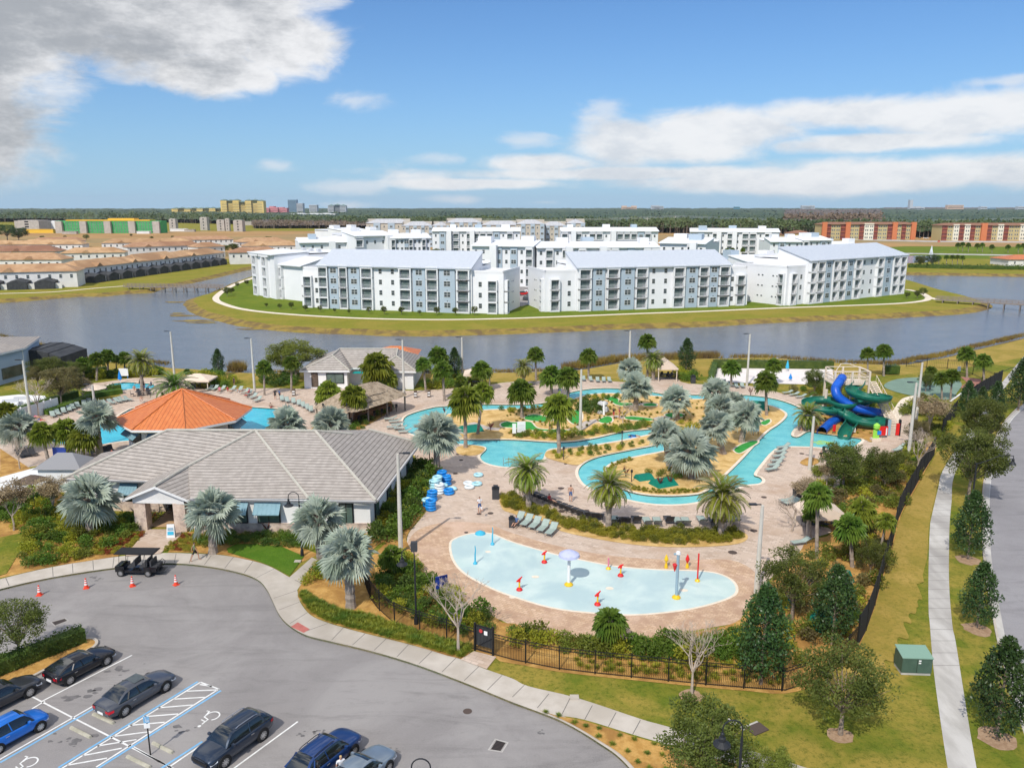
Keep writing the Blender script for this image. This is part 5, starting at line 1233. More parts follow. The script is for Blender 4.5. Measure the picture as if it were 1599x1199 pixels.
PALMS=[
('sabal',130,567,131,592,13,'cabbage palm at the left end of the row behind the white fence'),('sabal',152,560,151,594,14,'second cabbage palm from the left in the row behind the small pool'),('sabal',168,555,169,588,13,'tallest cabbage palm in the row behind the small pool'),
('sabal',181,560,182,583,8,'thin dark cabbage palm left of the blue umbrella'),('sabal',194,558,195,585,12,'cabbage palm right behind the closed blue umbrella'),('date',220,564,222,611,23,'yellow-green date palm standing between the small pool and its tables'),
('cycas',272,606,273,622,34,'low spreading feather palm behind the orange octagonal roof'),('sabal',292,580,292,592,6,'tiny dark palm on the lawn left of the tan canopy'),
('sabal',412,573,413,617,14,'cabbage palm on the deck left of the cafe'),('sabal',455,566,455,612,14,'cabbage palm close to the left wall of the cafe'),('sabaly',587,570,590,612,28,'large bushy palm hiding the middle of the cafe front'),('sabaly',606,588,600,612,18,'lower palm against the right part of the cafe front'),('sabaly',572,592,585,612,14,'low palm left of the big one in front of the cafe'),
('sabaly',512,610,517,645,22,'bushy palm at the left end of the thatched hut'),('sabaly',552,617,548,662,23,'bushy palm leaning over the thatched roof'),
('sabal',661,568,665,612,14,'slim palm at the right corner of the cafe'),('sabal',685,554,677,598,18,'tall palm behind the others right of the cafe'),('sabal',691,577,694,626,18,'palm on the deck in front of the dark magnolia'),('sabal',720,595,722,614,12,'small palm left of the picnic canopy'),('sabal',752,577,752,610,18,'palm in front of the tan picnic canopy'),
('sabaly',726,623,727,699,29,'tall windblown palm in the little bed by the lagoon'),('sabaly',754,610,746,677,20,'palm behind the windblown one, on the river island'),
('sabal',836,553,837,592,15,'palm on the lake lawn above the row of grey loungers'),('sabal',919,555,919,593,15,'palm on the lake lawn left of the tall lone lamp pole'),('date',817,573,818,604,17,'star-shaped date palm left of the pair by the deck'),('sabal',1011,532,1011,592,15,'tallest palm by the lake, yellowish crown'),('date',1020,562,1020,594,19,'date palm standing left of the lake canopy'),
('sabal',861,586,861,618,21,'left palm of the touching pair on the deck edge'),('sabal',887,588,887,626,20,'right palm of the touching pair on the deck edge'),('sabal',814,610,815,652,24,'round-crowned palm behind the white golf board'),('sabaly',871,634,873,707,27,'tall windblown palm on the spit between lagoon and river'),
('sabal',1142,573,1142,604,16,'palm in front of the left part of the white sand court'),('sabal',1196,594,1197,648,20,'palm standing at the inner bank of the river near the sand court'),('sabal',1208,570,1208,600,14,'palm behind the river, by the blue closed umbrellas'),
('sabal',1355,551,1355,584,12,'shorter of the two lone palms by the lake beyond the slides'),('sabal',1380,547,1380,587,14,'taller of the two lone palms by the lake beyond the slides'),('sabal',1509,551,1510,590,14,'left palm of the two beside the fenced lake corner'),('sabal',1535,562,1537,600,14,'right palm of the two beside the fenced lake corner'),
('sabal',1454,579,1452,608,10,'small palm behind the green court'),('sabal',1470,590,1471,624,13,'left palm of the pair in front of the green court'),('sabal',1487,586,1484,624,13,'right palm of the pair in front of the green court'),
('date',1262,648,1262,672,24,'low date palm at the spit left of the slide landing'),('sabal',1277,772,1275,872,25,'tall palm in front of the right gazebo'),('sabaly',1347,794,1350,845,24,'palm right of the gazebo, near the black screen fence'),('sabal',1327,822,1331,885,27,'palm lowest of the three near the gazebo'),
('sabaly',65,674,76,722,22,'left palm of the trio below the left pool'),('sabaly',102,670,106,717,23,'middle palm of the trio below the left pool'),('sabaly',130,680,130,720,24,'right palm of the trio below the left pool'),('sabaly',10,640,8,668,18,'palm cut by the left edge near the white fence'),
('sabal',953,970,955,1012,29,'short palm growing between the splash pad and the black fence'),('date',823,736,826,796,34,'left date palm of the three by the sunbathing row'),('date',951,760,950,828,36,'middle date palm of the three, in the long hedge bed'),('date',1128,775,1125,840,43,'right date palm of the three, at the end of the hedge bed'),
('sabal',612,868,616,902,22,'thick low palm in the bushes below the clubhouse corner'),('sabal',1265,800,1266,842,14,'thin palm left of the gazebo palm'),('sabaly',1385,812,1372,868,17,'small palm pressed against the black screen fence'),
('bis',140,778,140,836,50,'silver fan palm standing left of the clubhouse entrance'),('bis',331,799,333,863,46,'silver fan palm standing right of the clubhouse entrance'),('bis',497,812,502,880,46,'silver fan palm right of the black gooseneck lamp'),('bis',543,864,548,948,50,'nearest silver fan palm, in the mulch bed by the fence'),
('bis',682,676,682,743,42,'silver fan palm above the stacks of swim tubes'),('bis',150,652,157,716,34,'silver fan palm left of the orange octagonal roof'),('bis',28,668,30,705,34,'silver fan palm at the left edge'),('bis',447,662,447,700,34,'left silver palm of the pair behind the clubhouse roof'),('bis',516,662,517,700,34,'right silver palm of the pair behind the clubhouse roof'),
('bis',993,602,993,641,28,'silver palm on a dark trunk at the top of the golf island'),('bis',984,576,986,606,22,'greyer silver palm behind the one at the top of the golf island'),('bis',1055,624,1058,656,28,'silver palm left of the group on the golf island, green tips'),('bis',1118,612,1118,644,27,'silver palm close to the river bend under the sand court'),('bis',1037,675,1045,727,29,'silver palm half behind the largest one of the island'),
('bis',1078,704,1080,746,46,'largest silver palm of the island, above the green covers'),('bis',1116,662,1129,708,31,'silver palm right behind the largest one of the island'),('bis',1124,636,1130,672,27,'silver palm in the middle of the island group'),('bis',1165,648,1158,690,30,'rightmost silver palm of the island group'),('bis',1146,628,1150,655,22,'small silver palm at the back of the island group'),
('bis',515,888,518,905,16,'small bluish palm at the foot of the nearest silver palm'),
]
for a in PALMS:palm(*a)
OAK=[make_oak(31,K=105),make_oak(32,K=115),make_oak(33,K=90,n=105)]
MAG=[make_magnolia(41),make_magnolia(42)]
BARE=[make_bare(51),make_bare(52),make_bare(53,leaves=7)]
def recol(me,leaf):
 c=me.copy();c.materials.clear();c.materials.append(LEAF[leaf]);return c
OAKC={}
def tree(kind,name,ub,vb,vt,label,wide=1.0,z=.17,leaf=None,cat='tree',group=None,var=None):
 base=P(ub,vb,z);h=max(.8,HT(vt,base.y)-z);cnt[0]+=1
 protos={'oak':OAK,'mag':MAG,'bare':BARE[:2],'tan':BARE[2:]}[kind];tm,cm,H=protos[(cnt[0]if var is None else var)%len(protos)]
 s=h/H;t=thing(name,label,cat,base,cnt[0]*1.7,group);t.scale=(s*wide,s*wide,s)
 link('trunk',tm,t)
 if cm:
  if leaf:
   if(cm.name,leaf)not in OAKC:OAKC[(cm.name,leaf)]=recol(cm,leaf)
   cm=OAKC[(cm.name,leaf)]
  link('crown',cm,t)
 return t
gM='dark conical magnolia trees';gO='round-crowned small trees';gB='bare trees'
for a in[(342,586,545,'dark young tree on the lake lawn above the orange octagon'),(1071,584,529,'dark conical tree between the lake canopy and the sand court'),(710,590,543,'dark tree behind the palms right of the cafe'),(1511,871,768,'uppermost of the four dark magnolias between sidewalk and road'),(1525,979,879,'second of the four dark magnolias between sidewalk and road'),(1556,1148,998,'largest dark magnolia, lowest beside the road'),
(1188,1068,915,'dark magnolia inside the fence, below the right lamp pole'),(1299,1006,884,'dark magnolia beside the green canvas cover at the fence corner'),(1590,640,560,'dark tree at the right edge by the upper road bend'),(1508,648,595,'dark tree left of the one at the upper road bend'),(1552,655,596,'dark tree between the upper sidewalk and road'),(1531,640,604,'small dark tree under the watermark corner by the dark fence')]:
 if 'watermark' in a[3]:a=(*a[:3],'smallest dark tree by the upper end of the dark fence')
 tree('mag','magnolia_tree',*a,group=gM,wide=.86)
for ub,vb,vt,lf,w,lb in[(1312,1146,1012,'oak',1.15,'round olive-green tree on the lawn below the green utility box'),(1092,1240,1098,'oak',1.1,'loose-leaved tree at the bottom edge beside the gooseneck lamp'),(1200,1250,1170,'oak2',1.0,'thin light-green tree at the bottom edge right of the gooseneck lamp'),(1236,968,858,'oak',1.05,'broad olive tree inside the fence right of the splash pad'),
(1528,712,618,'oak',.95,'upper of the trees arching over the roadside sidewalk'),(1512,780,668,'oak',1.0,'middle tree arching over the roadside sidewalk'),(1545,690,645,'olive',.9,'small olive tree between the sidewalk trees and the road'),(1380,772,700,'oak',.95,'dark olive tree against the upper part of the screen fence'),(1316,768,690,'oak',1.1,'dark olive tree in front of the slide pool'),(1430,700,655,'olive',1.0,'small grey-green tree right of the slide stairs'),
(1271,618,576,'oak',1.0,'small round tree in front of the right part of the sand court'),(462,592,532,'oak2',1.7,'wide green tree behind the left end of the cafe'),(32,1029,938,'oak',1.15,'round tree growing in the hedged parking island'),(97,634,572,'olive',1.2,'brownish tree in front of the long dark hedge'),(76,600,558,'oak',1.5,'dense olive tree beside the blue house'),(112,598,564,'oak',1.4,'olive tree behind the white fence'),(60,604,570,'olive',1.2,'brown-green tree left of the olive ones by the blue house'),(1445,612,583,'oak',1.0,'small round tree at the left end of the green court'),(1358,900,842,'oak',.9,'olive tree just inside the screen fence below the gazebo'),(1245,700,650,'oak2',.1,'')]:
 if lb:tree('oak','leafy_tree',ub,vb,vt,lb,w,leaf=lf,group=gO)
for ub,vb,vt,k,w,lb in[(1080,1084,972,'bare',1.2,'bare pale tree on the lawn in front of the black fence'),(716,1018,902,'bare',1.1,'bare tree just inside the fence near the gate'),(22,828,750,'tan',1.2,'nearly bare tree at the left edge beside the brown umbrella'),(85,806,745,'tan',1.3,'tan-leaved tree between the umbrella and the silver palm'),(31,732,682,'bare',1.3,'bare tree on the strip below the left pool'),(61,652,590,'bare',1.2,'bare tree by the white fence, left of the tall lamp pole'),(130,627,590,'tan',1.3,'tan thin tree at the end of the dark hedge'),(1262,800,748,'tan',1.6,'sparse whitish shrub tree at the deck edge above the gazebo'),(1450,680,618,'tan',1.6,'pale bare shrub tree beside the path to the court'),(1236,830,772,'bare',1.3,'bare small tree left of the gazebo'),(1432,742,672,'bare',1.1,'bare thin tree right of the slide tower'),(973,662,628,'bare',1.4,'small bare tree among the golf greens'),(1290,705+60,720,'tan',1.2,'tan sparse tree left of the dark one in front of the slide pool')]:
 tree(k,'bare_tree',ub,vb,vt,lb,w,group=gB)
 # young trees on the island lawn
b_=[('young tree on the island lawn, %s from the left below the lakeside blocks',u,v,vt)for u,v,vt in[(416,480,473),(437,483,474),(455,483,471),(477,486,476),(500,487,477),(523,488,481),(545,490,483),(576,490,479),(600,491,478),(627,491,479),(655,492,484),(682,492,479),(711,492,480),(741,492,478)]]
for i,(lb,u,v,vt)in enumerate(b_):tree('oak','young_tree',u,v,vt,lb%nth(i),1.0,z=.02,leaf='oak',group='young trees on the island lawn')
for i,(u,v,vt)in enumerate([(1416,466,456),(1432,466,453),(1441,464,449),(355,463,448),(362,459,449),(371,449,441),(386,446,437)]):
 tree('oak','young_tree',u,v,vt,['left young tree by the right end of the island path','middle young tree by the right end of the island path','right young tree by the right end of the island path','young tree inside the left bend of the island path','second young tree inside the left bend of the island path','young tree above the left bend of the island path','young tree at the left foot of the apartments'][i],1.1,z=.02,leaf='oak',group='young trees at the path bends')
 # shrubs
def make_shrub(seed,n=420,l=.17,w=.09,leaf='shrub',sz=(.62,.62,.5)):
 r=random.Random(seed);b=MB()
 for i in range(9):
  d=rdir(r,-.2);blob(b,(d.x*.38,d.y*.38,.42+d.z*.2),(.36,.36,.32),n//9,l,w,r,.3)
 return mesh_only(b,'shrub',[LEAF[leaf]])
SH={k:[make_shrub(60+i,leaf=k)for i in range(2)]for k in('shrub','shruby','oak','oak2','hedge','olive','croton','crimson')}
def make_grassy(seed,leaf='tuft',n=70,h=.6):
 r=random.Random(seed);b=MB()
 for i in range(n):
  a=r.random()*2*PI;e=r.uniform(.5,1.4);d=Vector((math.cos(a)*math.cos(e),math.sin(a)*math.cos(e),math.sin(e)));s=Vector((-math.sin(a),math.cos(a),0))*.022
  p=Vector((math.cos(a)*.06,math.sin(a)*.06,0));L=h*r.uniform(.7,1.1);m_=p+d*L*.6;t_=m_+(d*.7-Vector((0,0,.5))).normalized()*L*.45
  b.add([p-s,p+s,m_+s,m_-s,t_],[(0,1,2,3),(3,2,4)])
 return mesh_only(b,'grass_clump',[LEAF[leaf]])
GC=[make_grassy(70),make_grassy(71)];GCY=[make_grassy(72,'shruby'),make_grassy(73,'shruby')]
def scatter(poly_or_px,n,fn,r=R_,avoid=(),mind=0):
 poly=poly_or_px if isinstance(poly_or_px[0],Vector)else PP(poly_or_px)
 x0,x1=min(p.x for p in poly),max(p.x for p in poly);y0,y1=min(p.y for p in poly),max(p.y for p in poly);k=0;tries=0;pts=[]
 while k<n and tries<n*40:
  tries+=1;x,y=r.uniform(x0,x1),r.uniform(y0,y1)
  if inside(x,y,poly)and not any(inside(x,y,a)for a in avoid)and all((x-a)**2+(y-c_)**2>mind*mind for a,c_ in pts[-60:]):
   fn(x,y);pts.append((x,y));k+=1
SHP=[]
def shrubs(px,n,kinds,smin,smax,label,name='shrub',mind=.7,z=.16):
 def put(x,y):
  k=R_.choice(kinds);s=R_.uniform(smin,smax);SHP.append((s/math.hypot(x,y),R_.choice(SH[k]),x,y,z,s,R_.uniform(.8,1.25),R_.random()*6,label))
 scatter(px,n,put,mind=mind)
def merged(name,items,label,kind='stuff',cat='shrubs'):
 b=MB();mats=[];cache={}
 for _,me,x,y,z,s,sz,a,lb in items:
  if me.name not in cache:cache[me.name]=([v.co.copy()for v in me.vertices],[tuple(p.vertices)for p in me.polygons])
  m_=me.materials[0]
  if m_ not in mats:mats.append(m_)
  ca,sa=math.cos(a)*s,math.sin(a)*s;vs,fs=cache[me.name]
  b.add([(x+v.x*ca-v.y*sa,y+v.x*sa+v.y*ca,z+v.z*s*sz)for v in vs],fs,mats.index(m_))
 return tag(b.build(name,mats),label,cat,None,kind)
shrubs([(795,985),(860,1003),(985,1010),(1100,1000),(1175,985),(1175,1034),(1100,1036),(985,1028),(870,1018),(812,1006),(785,997)],74,['shrub','shrub','shruby','oak2'],.8,1.35,'leafy green shrub massed inside the black fence below the splash pad')
shrubs([(600,880),(640,876),(668,905),(700,935),(780,975),(770,1005),(720,995),(640,968),(600,945),(585,915)],60,['shrub','shrub','shruby','hedge'],.7,1.4,'green shrub massed between fence and deck, left of the gate')
shrubs([(590,810),(645,730),(672,732),(683,745),(660,790),(642,815),(630,850),(598,850),(580,860)],60,['hedge','shrub','shrub','shruby'],.9,1.8,'green shrub in the bed between the clubhouse and the deck')
shrubs([(1270,870),(1310,850),(1390,790),(1385,880),(1360,950),(1330,1005),(1230,1060),(1190,1040),(1215,940),(1250,880)],70,['oak2','shrub','shruby','oak2','olive'],.6,1.4,'shrub in the mulch between the gazebo and the fence corner')
shrubs([(1275,735),(1330,735),(1410,715),(1440,690),(1420,770),(1400,800),(1370,790),(1310,805),(1275,780)],84,['oak2','oak2','olive','shrub','shruby'],.8,1.6,'olive and yellow-green shrub massed between the slides and the screen fence')
shrubs([(1395,645),(1440,625),(1500,635),(1490,660),(1462,690),(1450,680),(1440,660)],34,['oak2','olive','bare' if 0 else 'oak','shruby'],.8,1.6,'shrub beside the path to the green court')
shrubs([(0,790),(60,765),(85,800),(215,815),(218,832),(150,868),(60,885),(20,884),(50,840),(0,815)],110,['shrub','shruby','shruby','shrub','oak2'],.7,1.3,'green shrub in the planting left of the clubhouse entrance')
shrubs([(90,800),(125,795),(130,830),(100,840)],16,['shruby'],1.0,1.5,'yellow-green shrub at the foot of the left silver palm')
shrubs([(300,838),(480,838),(478,858),(400,850),(350,850),(320,855)],70,['hedge','shrub','oak2'],.45,.75,'low dark shrub along the stone base of the clubhouse',mind=.5)
shrubs([(120,590),(250,578),(255,585),(230,588),(150,592)],46,['shrub','shruby','hedge'],.9,1.5,'shrub behind the small left pool',mind=.9)
shrubs([(300,592),(330,590),(372,597),(350,606),(300,603)],18,['shruby','shrub'],1.2,2.2,'bright green shrub right of the tan canopy',mind=1)
shrubs([(400,590),(460,588),(470,604),(440,606),(405,602)],16,['shrub','hedge'],1.0,1.7,'shrub left of the cafe',mind=1)
shrubs([(655,596),(740,590),(760,600),(700,606),(665,610)],24,['shrub','shruby','hedge'],.9,1.7,'shrub under the palms right of the cafe',mind=1)
shrubs([(1200,612),(1300,606),(1390,620),(1380,640),(1290,640),(1262,622)],50,['shruby','oak','olive','shrub'],.8,1.5,'yellow-green shrub behind the slide tower',mind=.9)
shrubs([(1055,585),(1085,583),(1090,594),(1060,595)],8,['shrub','shruby'],1.2,1.8,'round bright shrub under the dark tree right of the lake canopy',mind=1)
shrubs([(905,634),(935,633),(940,645),(905,647)],10,['hedge'],1.1,1.6,'dark clipped shrub around the golf waterfall',mind=.7)
shrubs([(800,676),(900,678),(960,668),(1015,660),(1020,666),(960,677),(880,687),(800,683)],60,['shruby','shrub','oak2'],.55,.95,'yellow-green shrub along the upper bank of the lagoon channel',mind=.6)
shrubs([(780,641),(870,632),(930,618),(1000,620),(1000,624),(930,624),(870,638),(800,645)],34,['shruby','shrub'],.5,.9,'low shrub along the upper bank of the golf island',mind=.6)
shrubs([(862,706),(900,702),(990,690),(1010,692),(960,705),(910,716),(870,718)],30,['shrub','shruby','oak2'],.35,.7,'small shrub on the spit between the two river channels',mind=.7)
shrubs([(940,664),(1000,668),(1060,660),(1120,680),(1060,690),(1040,666),(960,668)],18,['shruby','croton'],.5,.9,'yellow-green plant among the silver palms of the island',mind=.8)
shrubs([(1000,735),(1060,735),(1075,752),(1050,752),(1000,740)],7,['shrub','oak2'],.6,.8,'tufted plant beside the green canvas covers',mind=.6)
shrubs([(540,690),(610,640),(605,628),(575,655),(520,680)],14,['shrub','hedge'],.7,1.2,'shrub at the edge of the thatched hut',mind=.8)
shrubs([(470,925),(495,880),(545,890),(560,915),(500,905)],12,['shruby','shrub'],.6,.9,'shrub left of the nearest silver palm',mind=.7)
# flower rows beside the entrance path
KEEP=SHP[:];SHP.clear()
def rows(px,n,kinds,s0,s1,label,mind):
 shrubs(px,n,kinds,s0,s1,label,'flowering_plant',mind,z=.18);merged('flower_bed_plants',SHP,label,cat='flower bed');SHP.clear()
rows([(146,866),(205,836),(225,836),(187,866)],90,['croton','croton','crimson'],.28,.42,'rows of low yellow and crimson plants left of the entrance path',.33)
rows([(255,860),(290,836),(318,842),(300,861)],60,['croton','croton','crimson'],.28,.42,'rows of low yellow and crimson plants right of the entrance path',.33)
# the curved hedge of the sunbathing row: many clipped bushes
hb=[(782,777),(800,774),(815,784),(840,792),(870,804),(900,813),(940,821),(962,825),(1025,830),(1125,830),(1156,832),(1160,840),(1125,848),(1062,850),(1000,847),(940,838),(880,824),(850,808),(800,797),(785,790)]
shrubs(hb,210,['shruby','shruby','oak2','shruby'],.5,.74,'x','hedge_bush',.55,z=.18)
merged('curved_hedge',SHP,'long curved hedge of yellow-green clipped bushes between sunbathing row and splash pad',None,'hedge');del_=SHP.clear()
KEEP.sort(key=lambda q:-q[0])
for(_,me,x,y,z,s,sz,a,lb)in KEEP[:285]:tag(link('shrub',me,None,(x,y,z),(s,s,s*sz),(0,0,a)),lb,'shrub',lb)
merged('shrubbery',KEEP[285:],'the many smaller and farther shrubs in the planting beds')
# dense ground cover: nobody could count it
def cover(name,px,n,meshes,s0,s1,label,mind=.3,avoid=(),z=.185):
 b=MB();vs=[[Vector(v.co)for v in m_.vertices]for m_ in meshes];fs=[[tuple(p.vertices)for p in m_.polygons]for m_ in meshes]
 def put(x,y):
  k=R_.randrange(len(meshes));s=R_.uniform(s0,s1);a=R_.random()*6.3;ca,sa=math.cos(a)*s,math.sin(a)*s
  b.add([(x+v.x*ca-v.y*sa,y+v.x*sa+v.y*ca,z+v.z*s)for v in vs[k]],fs[k])
 scatter(px,n,put,mind=mind,avoid=avoid)
 o=b.build(name,meshes[0].materials[0]);return tag(o,label,'ground cover',None,'stuff')
cover('tufted_grass_cover',[(468,924),(480,928),(500,942),(530,955),(570,962),(640,985),(735,1012),(720,1026),(640,1003),(560,983),(512,969),(490,958),(474,940)],330,GC,.6,.85,'rows of tufted strap-leaved grass along the sidewalk up to the gate',.38)
cover('tufted_grass_cover',[(848,1112),(870,1118),(1025,1161),(1100,1182),(1130,1210),(1040,1215),(1000,1200),(945,1157),(880,1123)],70,GC,.4,.5,'spaced dark grass tufts in the mulch between kerb and sidewalk',.75)
cover('tufted_grass_cover',[(1180,925),(1210,1000),(1230,1070),(1060,1062),(900,1043),(900,1020),(1100,1040),(1175,1010)],120,GCY,.5,.8,'yellow-green ground cover in the mulch along the right part of the fence',.5)
cover('river_edge_planting',[(955,755),(995,767),(1037,771),(1087,769),(1100,762),(1085,764),(1037,766),(1000,762),(965,750),(952,738),(960,727),(990,718),(985,714),(955,724),(944,738)],190,GCY,.38,.55,'yellow-green edging plants round the tip of the river island',.3)
cover('golf_bed_planting',[(780,664),(800,640),(880,632),(930,620),(1050,622),(1120,630),(1100,660),(1020,664),(900,680),(790,682)],260,GCY,.4,.8,'loose yellow-green planting between the golf greens',.5,avoid=[PP(q)for q in GREENS])
cover('front_planting',[(60,880),(140,862),(190,838),(222,835),(150,868),(80,884)],60,GCY,.5,.8,'yellow-green planting along the front walk',.4)
cover('slide_planting',[(1270,668),(1300,672),(1360,682),(1375,665),(1330,645),(1280,645)],40,GCY,.4,.7,'sparse planting under the slides',.6)
# reeds at the water
def reeds(name,line,n,h,spread,label,leaf='reed'):
 b=MB()
 for i in range(n):
  k=R_.uniform(0,len(line)-1.001);a=line[int(k)].lerp(line[int(k)+1],k%1);x=a.x+R_.gauss(0,.3);y=a.y+R_.uniform(0,spread)
  for j in range(3):
   d=Vector((R_.gauss(0,.25),R_.gauss(0,.25),1));s=Vector((R_.uniform(-1,1),R_.uniform(-1,1),0)).normalized()*.05;L=h*R_.uniform(.5,1.15)
   z0=a.z;p=Vector((x,y,z0));b.add([p-s,p+s,p+d*L],[(0,1,2)])
 o=b.build(name,M['reed']);tag(o,label,'reeds',None,'stuff')
ns=near_shore
def seg(sh,u0,u1,dz=-.6,off=-.6):
 out=[Vector((p.x,p.y+off,dz))for p in sh if u0<=(CX+FPX*p.x/(p.y*math.cos(TH)+30*math.sin(TH)))<=u1]
 return out
reeds('lake_reeds',seg(ns,880,1130),2600,1.5,3.0,'tall tan reeds along the near lake shore in the middle')
reeds('lake_reeds',seg(ns,1130,1650),3000,.9,2.0,'tan reeds along the near lake shore on the right')
reeds('lake_reeds',seg(ns,-50,260),900,.9,2.0,'tan reeds along the near lake shore on the left')
reeds('lake_reeds',seg(ns,345,385),350,2.0,3.0,'clump of tan reeds beside the dark young tree')
reeds('lake_reeds',seg(ns,380,880),1400,.7,1.6,'thin reeds along the near shore behind the cafe')
# floating weed patches near the left bend
for i,(u,v,rx,ry)in enumerate([(275,472,3.5,2),(283,493,4,2.2),(277,489.5,2.2,1.4),(304,501,5.5,1.6),(318,504,4,1.2),(395,514,3.5,1.4)]):
 c0=P(u,v,-1);pts=[Vector((c0.x+rx*math.cos(t)*(1+.3*math.sin(3*t+i)),c0.y+ry*math.sin(t)*(1+.25*math.cos(2*t+i)),0))for t in[k*PI/8 for k in range(16)]]
 b=MB();b.poly(pts,z=-.97);o=b.build('weed_patch',M['reed']);tag(o,'brown weed patch floating near the left tip of the island','water weed','weed patches near the left tip of the island')
 # hedges (one continuous clipped hedge each)
def hedge(label,line,w,h,z=.15,dens=70,leaf='hedge',lsz=.2):
 line=PP(line,z);b=MB();L=0
 for i in range(len(line)-1):
  a,c_=line[i],line[i+1];d=c_-a;l=d.length;an=math.atan2(d.y,d.x);mid=(a+c_)/2;b.box(mid.x,mid.y,z+h*.44,l,w*.8,h*.84,rz=an)
  nx=Vector((-d.y,d.x,0)).normalized();n=int(l*dens*(h+w)/2)
  for k in range(n):
   f=R_.random();s_=R_.random()
   if s_<.45:q=a+d*f+nx*R_.uniform(-w/2,w/2)+Vector((0,0,h*R_.uniform(.86,1.04)))
   else:q=a+d*f+nx*(w/2*R_.choice((-1,1))*R_.uniform(.85,1.08))+Vector((0,0,h*R_.random()))
   leafq(b,q,rdir(R_),rdir(R_),lsz*R_.uniform(.6,1.3),lsz*.55)
 o=b.build('hedge',LEAF[leaf]);tag(o,label,'hedge','clipped hedges');return o
hedge('clipped dark hedge in the parking island under the round tree',[(-40,1066),(131,999)],1.1,1.1,.14,260,lsz=.16)
hedge('low loose green hedge on the upper side of the parking island',[(-30,1040),(60,1014)],.6,.4,.14,120,'shrub',.13)
hedge('long dark hedge below the white fence on the left',[(20,652),(60,640),(120,622)],1.2,1.5,dens=40)
hedge('lower green hedge in front of the long dark one',[(75,648),(150,620),(190,614)],1.6,.9,dens=40,leaf='shrub')
hedge('dark hedge at the back of the tables near the small left pool',[(128,616),(190,610)],1.3,1.2,dens=40)
hedge('dark hedge along the palms behind the small left pool',[(120,590),(168,584)],1.4,1.6,dens=40)
hedge('long dark hedge behind the white sand court',[(1114,574),(1300,576)],1.6,1.7,dens=30)
hedge('short dark hedge down the left side of the sand court',[(1116,575),(1110,597)],1.2,1.5,dens=30)
hedge('dark hedge along the front of the sand court',[(1262,604),(1340,606)],1.6,1.3,dens=30)
hedge('dark hedge right of the sand court by the lake',[(1380,583),(1402,583)],1.8,1.7,dens=30)
hedge('hedge at the left edge above the front lawn',[(-20,812),(45,790),(85,775)],1.4,1.2,dens=60)
hedge('hedge along the far bank right of the lake',[(1418,418),(1500,420),(1640,422)],3,2.0,0,4,lsz=.9)
# mulch rings
b=MB()
for u,v,r_ in[(1080,1087,.75),(1312,1148,.75),(1512,874,1.1),(1525,982,1.0),(1556,1152,1.05)]:
 p=P(u,v,.16);b.poly([Vector((p.x+r_*math.cos(t)*R_.uniform(.8,1.1),p.y+r_*math.sin(t)*R_.uniform(.8,1.1),0))for t in[i*PI/8 for i in range(16)]],z=.166)
struct('mulch_ring_ground',b,mat('mulch_ring',(.30,.19,.11),(.40,.27,.17),4,.95,coords='w'))
# trees of the far settlement
for i,(u,v,vt,w,lb)in enumerate([(102,412,400,1.0,'tree between the front town house rows'),(80,411,404,1.0,'small tree left of the one between the front town house rows'),(199,396,383,.8,'dark pointed tree at the end of the white gabled row'),(291,400,389,.8,'dark pointed tree above the screened row'),(135,376,366,1,'lone tree in the dry field below the building site'),(66,376,368,1,'left lone tree below the building site'),(102,374,368,1,'second lone tree below the building site'),(12,376,350,1.2,'tall dark tree left of the field at the left edge'),(30,378,355,1.2,'dark tree right beside the tall one at the left edge'),(237,375,369,1,'small tree in the field under the grey towers'),(270,374,368,1,'tree in the field below the stair towers'),(205,370,365,1,'little tree in front of the green building'),
(250,392,378,1.5,'left tree of the belt between the roofs'),(335,396,380,1.4,'tree of the belt at the end of the screened row'),(350,396,382,1.4,'second tree of the belt near the left apartment'),(365,394,380,1.3,'third tree of the belt near the left apartment'),(316,392,379,1.2,'tree between the red roofs and the belt'),(420,378,369,1.3,'tree behind the red roof near the field'),(488,382,371,1.4,'tree in front of the small grey roofed building'),(180,384,378,1.2,'small tree on the red roofed rows'),(682,408,388,1.1,'tree between two white island blocks'),(693,407,390,1.0,'second tree between two white island blocks'),(1455,418,397,1.0,'left dark tree on the spit with the fountain'),(1436,418,399,1.0,'tree at the left end of the spit with the fountain')]):
 tree('oak','leafy_tree',u,v,vt,lb,w*1.2,z=.02,leaf='magnolia' if 'dark' in lb else 'oak',group='small far trees')
def fpalm(i,u,v,vt,r,lb):palm('sabal',u,vt,u,v,r,lb,z=.02)
k=0
for(gl,lst)in[('palm in the row along the white long block on the island, %s',[(1240,400,388),(1268,0,0)]),]:pass
far_p=[('far palm on the road verge below the right orange block, %s from the left',[(1496,393,380),(1503,393,379),(1512,394,380),(1526,394,381),(1534,394,380),(1549,395,383),(1574,395,383),(1590,396,382),(1598,396,381)]),
('far palm on the spit by the fountain, %s from the left',[(1466,414,400),(1478,414,399),(1487,414,399),(1495,414,399),(1503,415,400)]),
('palm in front of the long block right of centre, %s from the left',[(1114,404,387),(1135,405,389),(1144,405,388),(1160,405,388)]),
('palm between the white island blocks left of centre, %s from the left',[(716,400,383),(724,400,382),(848,374,364),(852,374,365)])]
for f,l in far_p:
 for i,(u,v,vt)in enumerate(l):palm('sabal',u,vt+2,u,v,4.2,f%nth(i),z=.02)
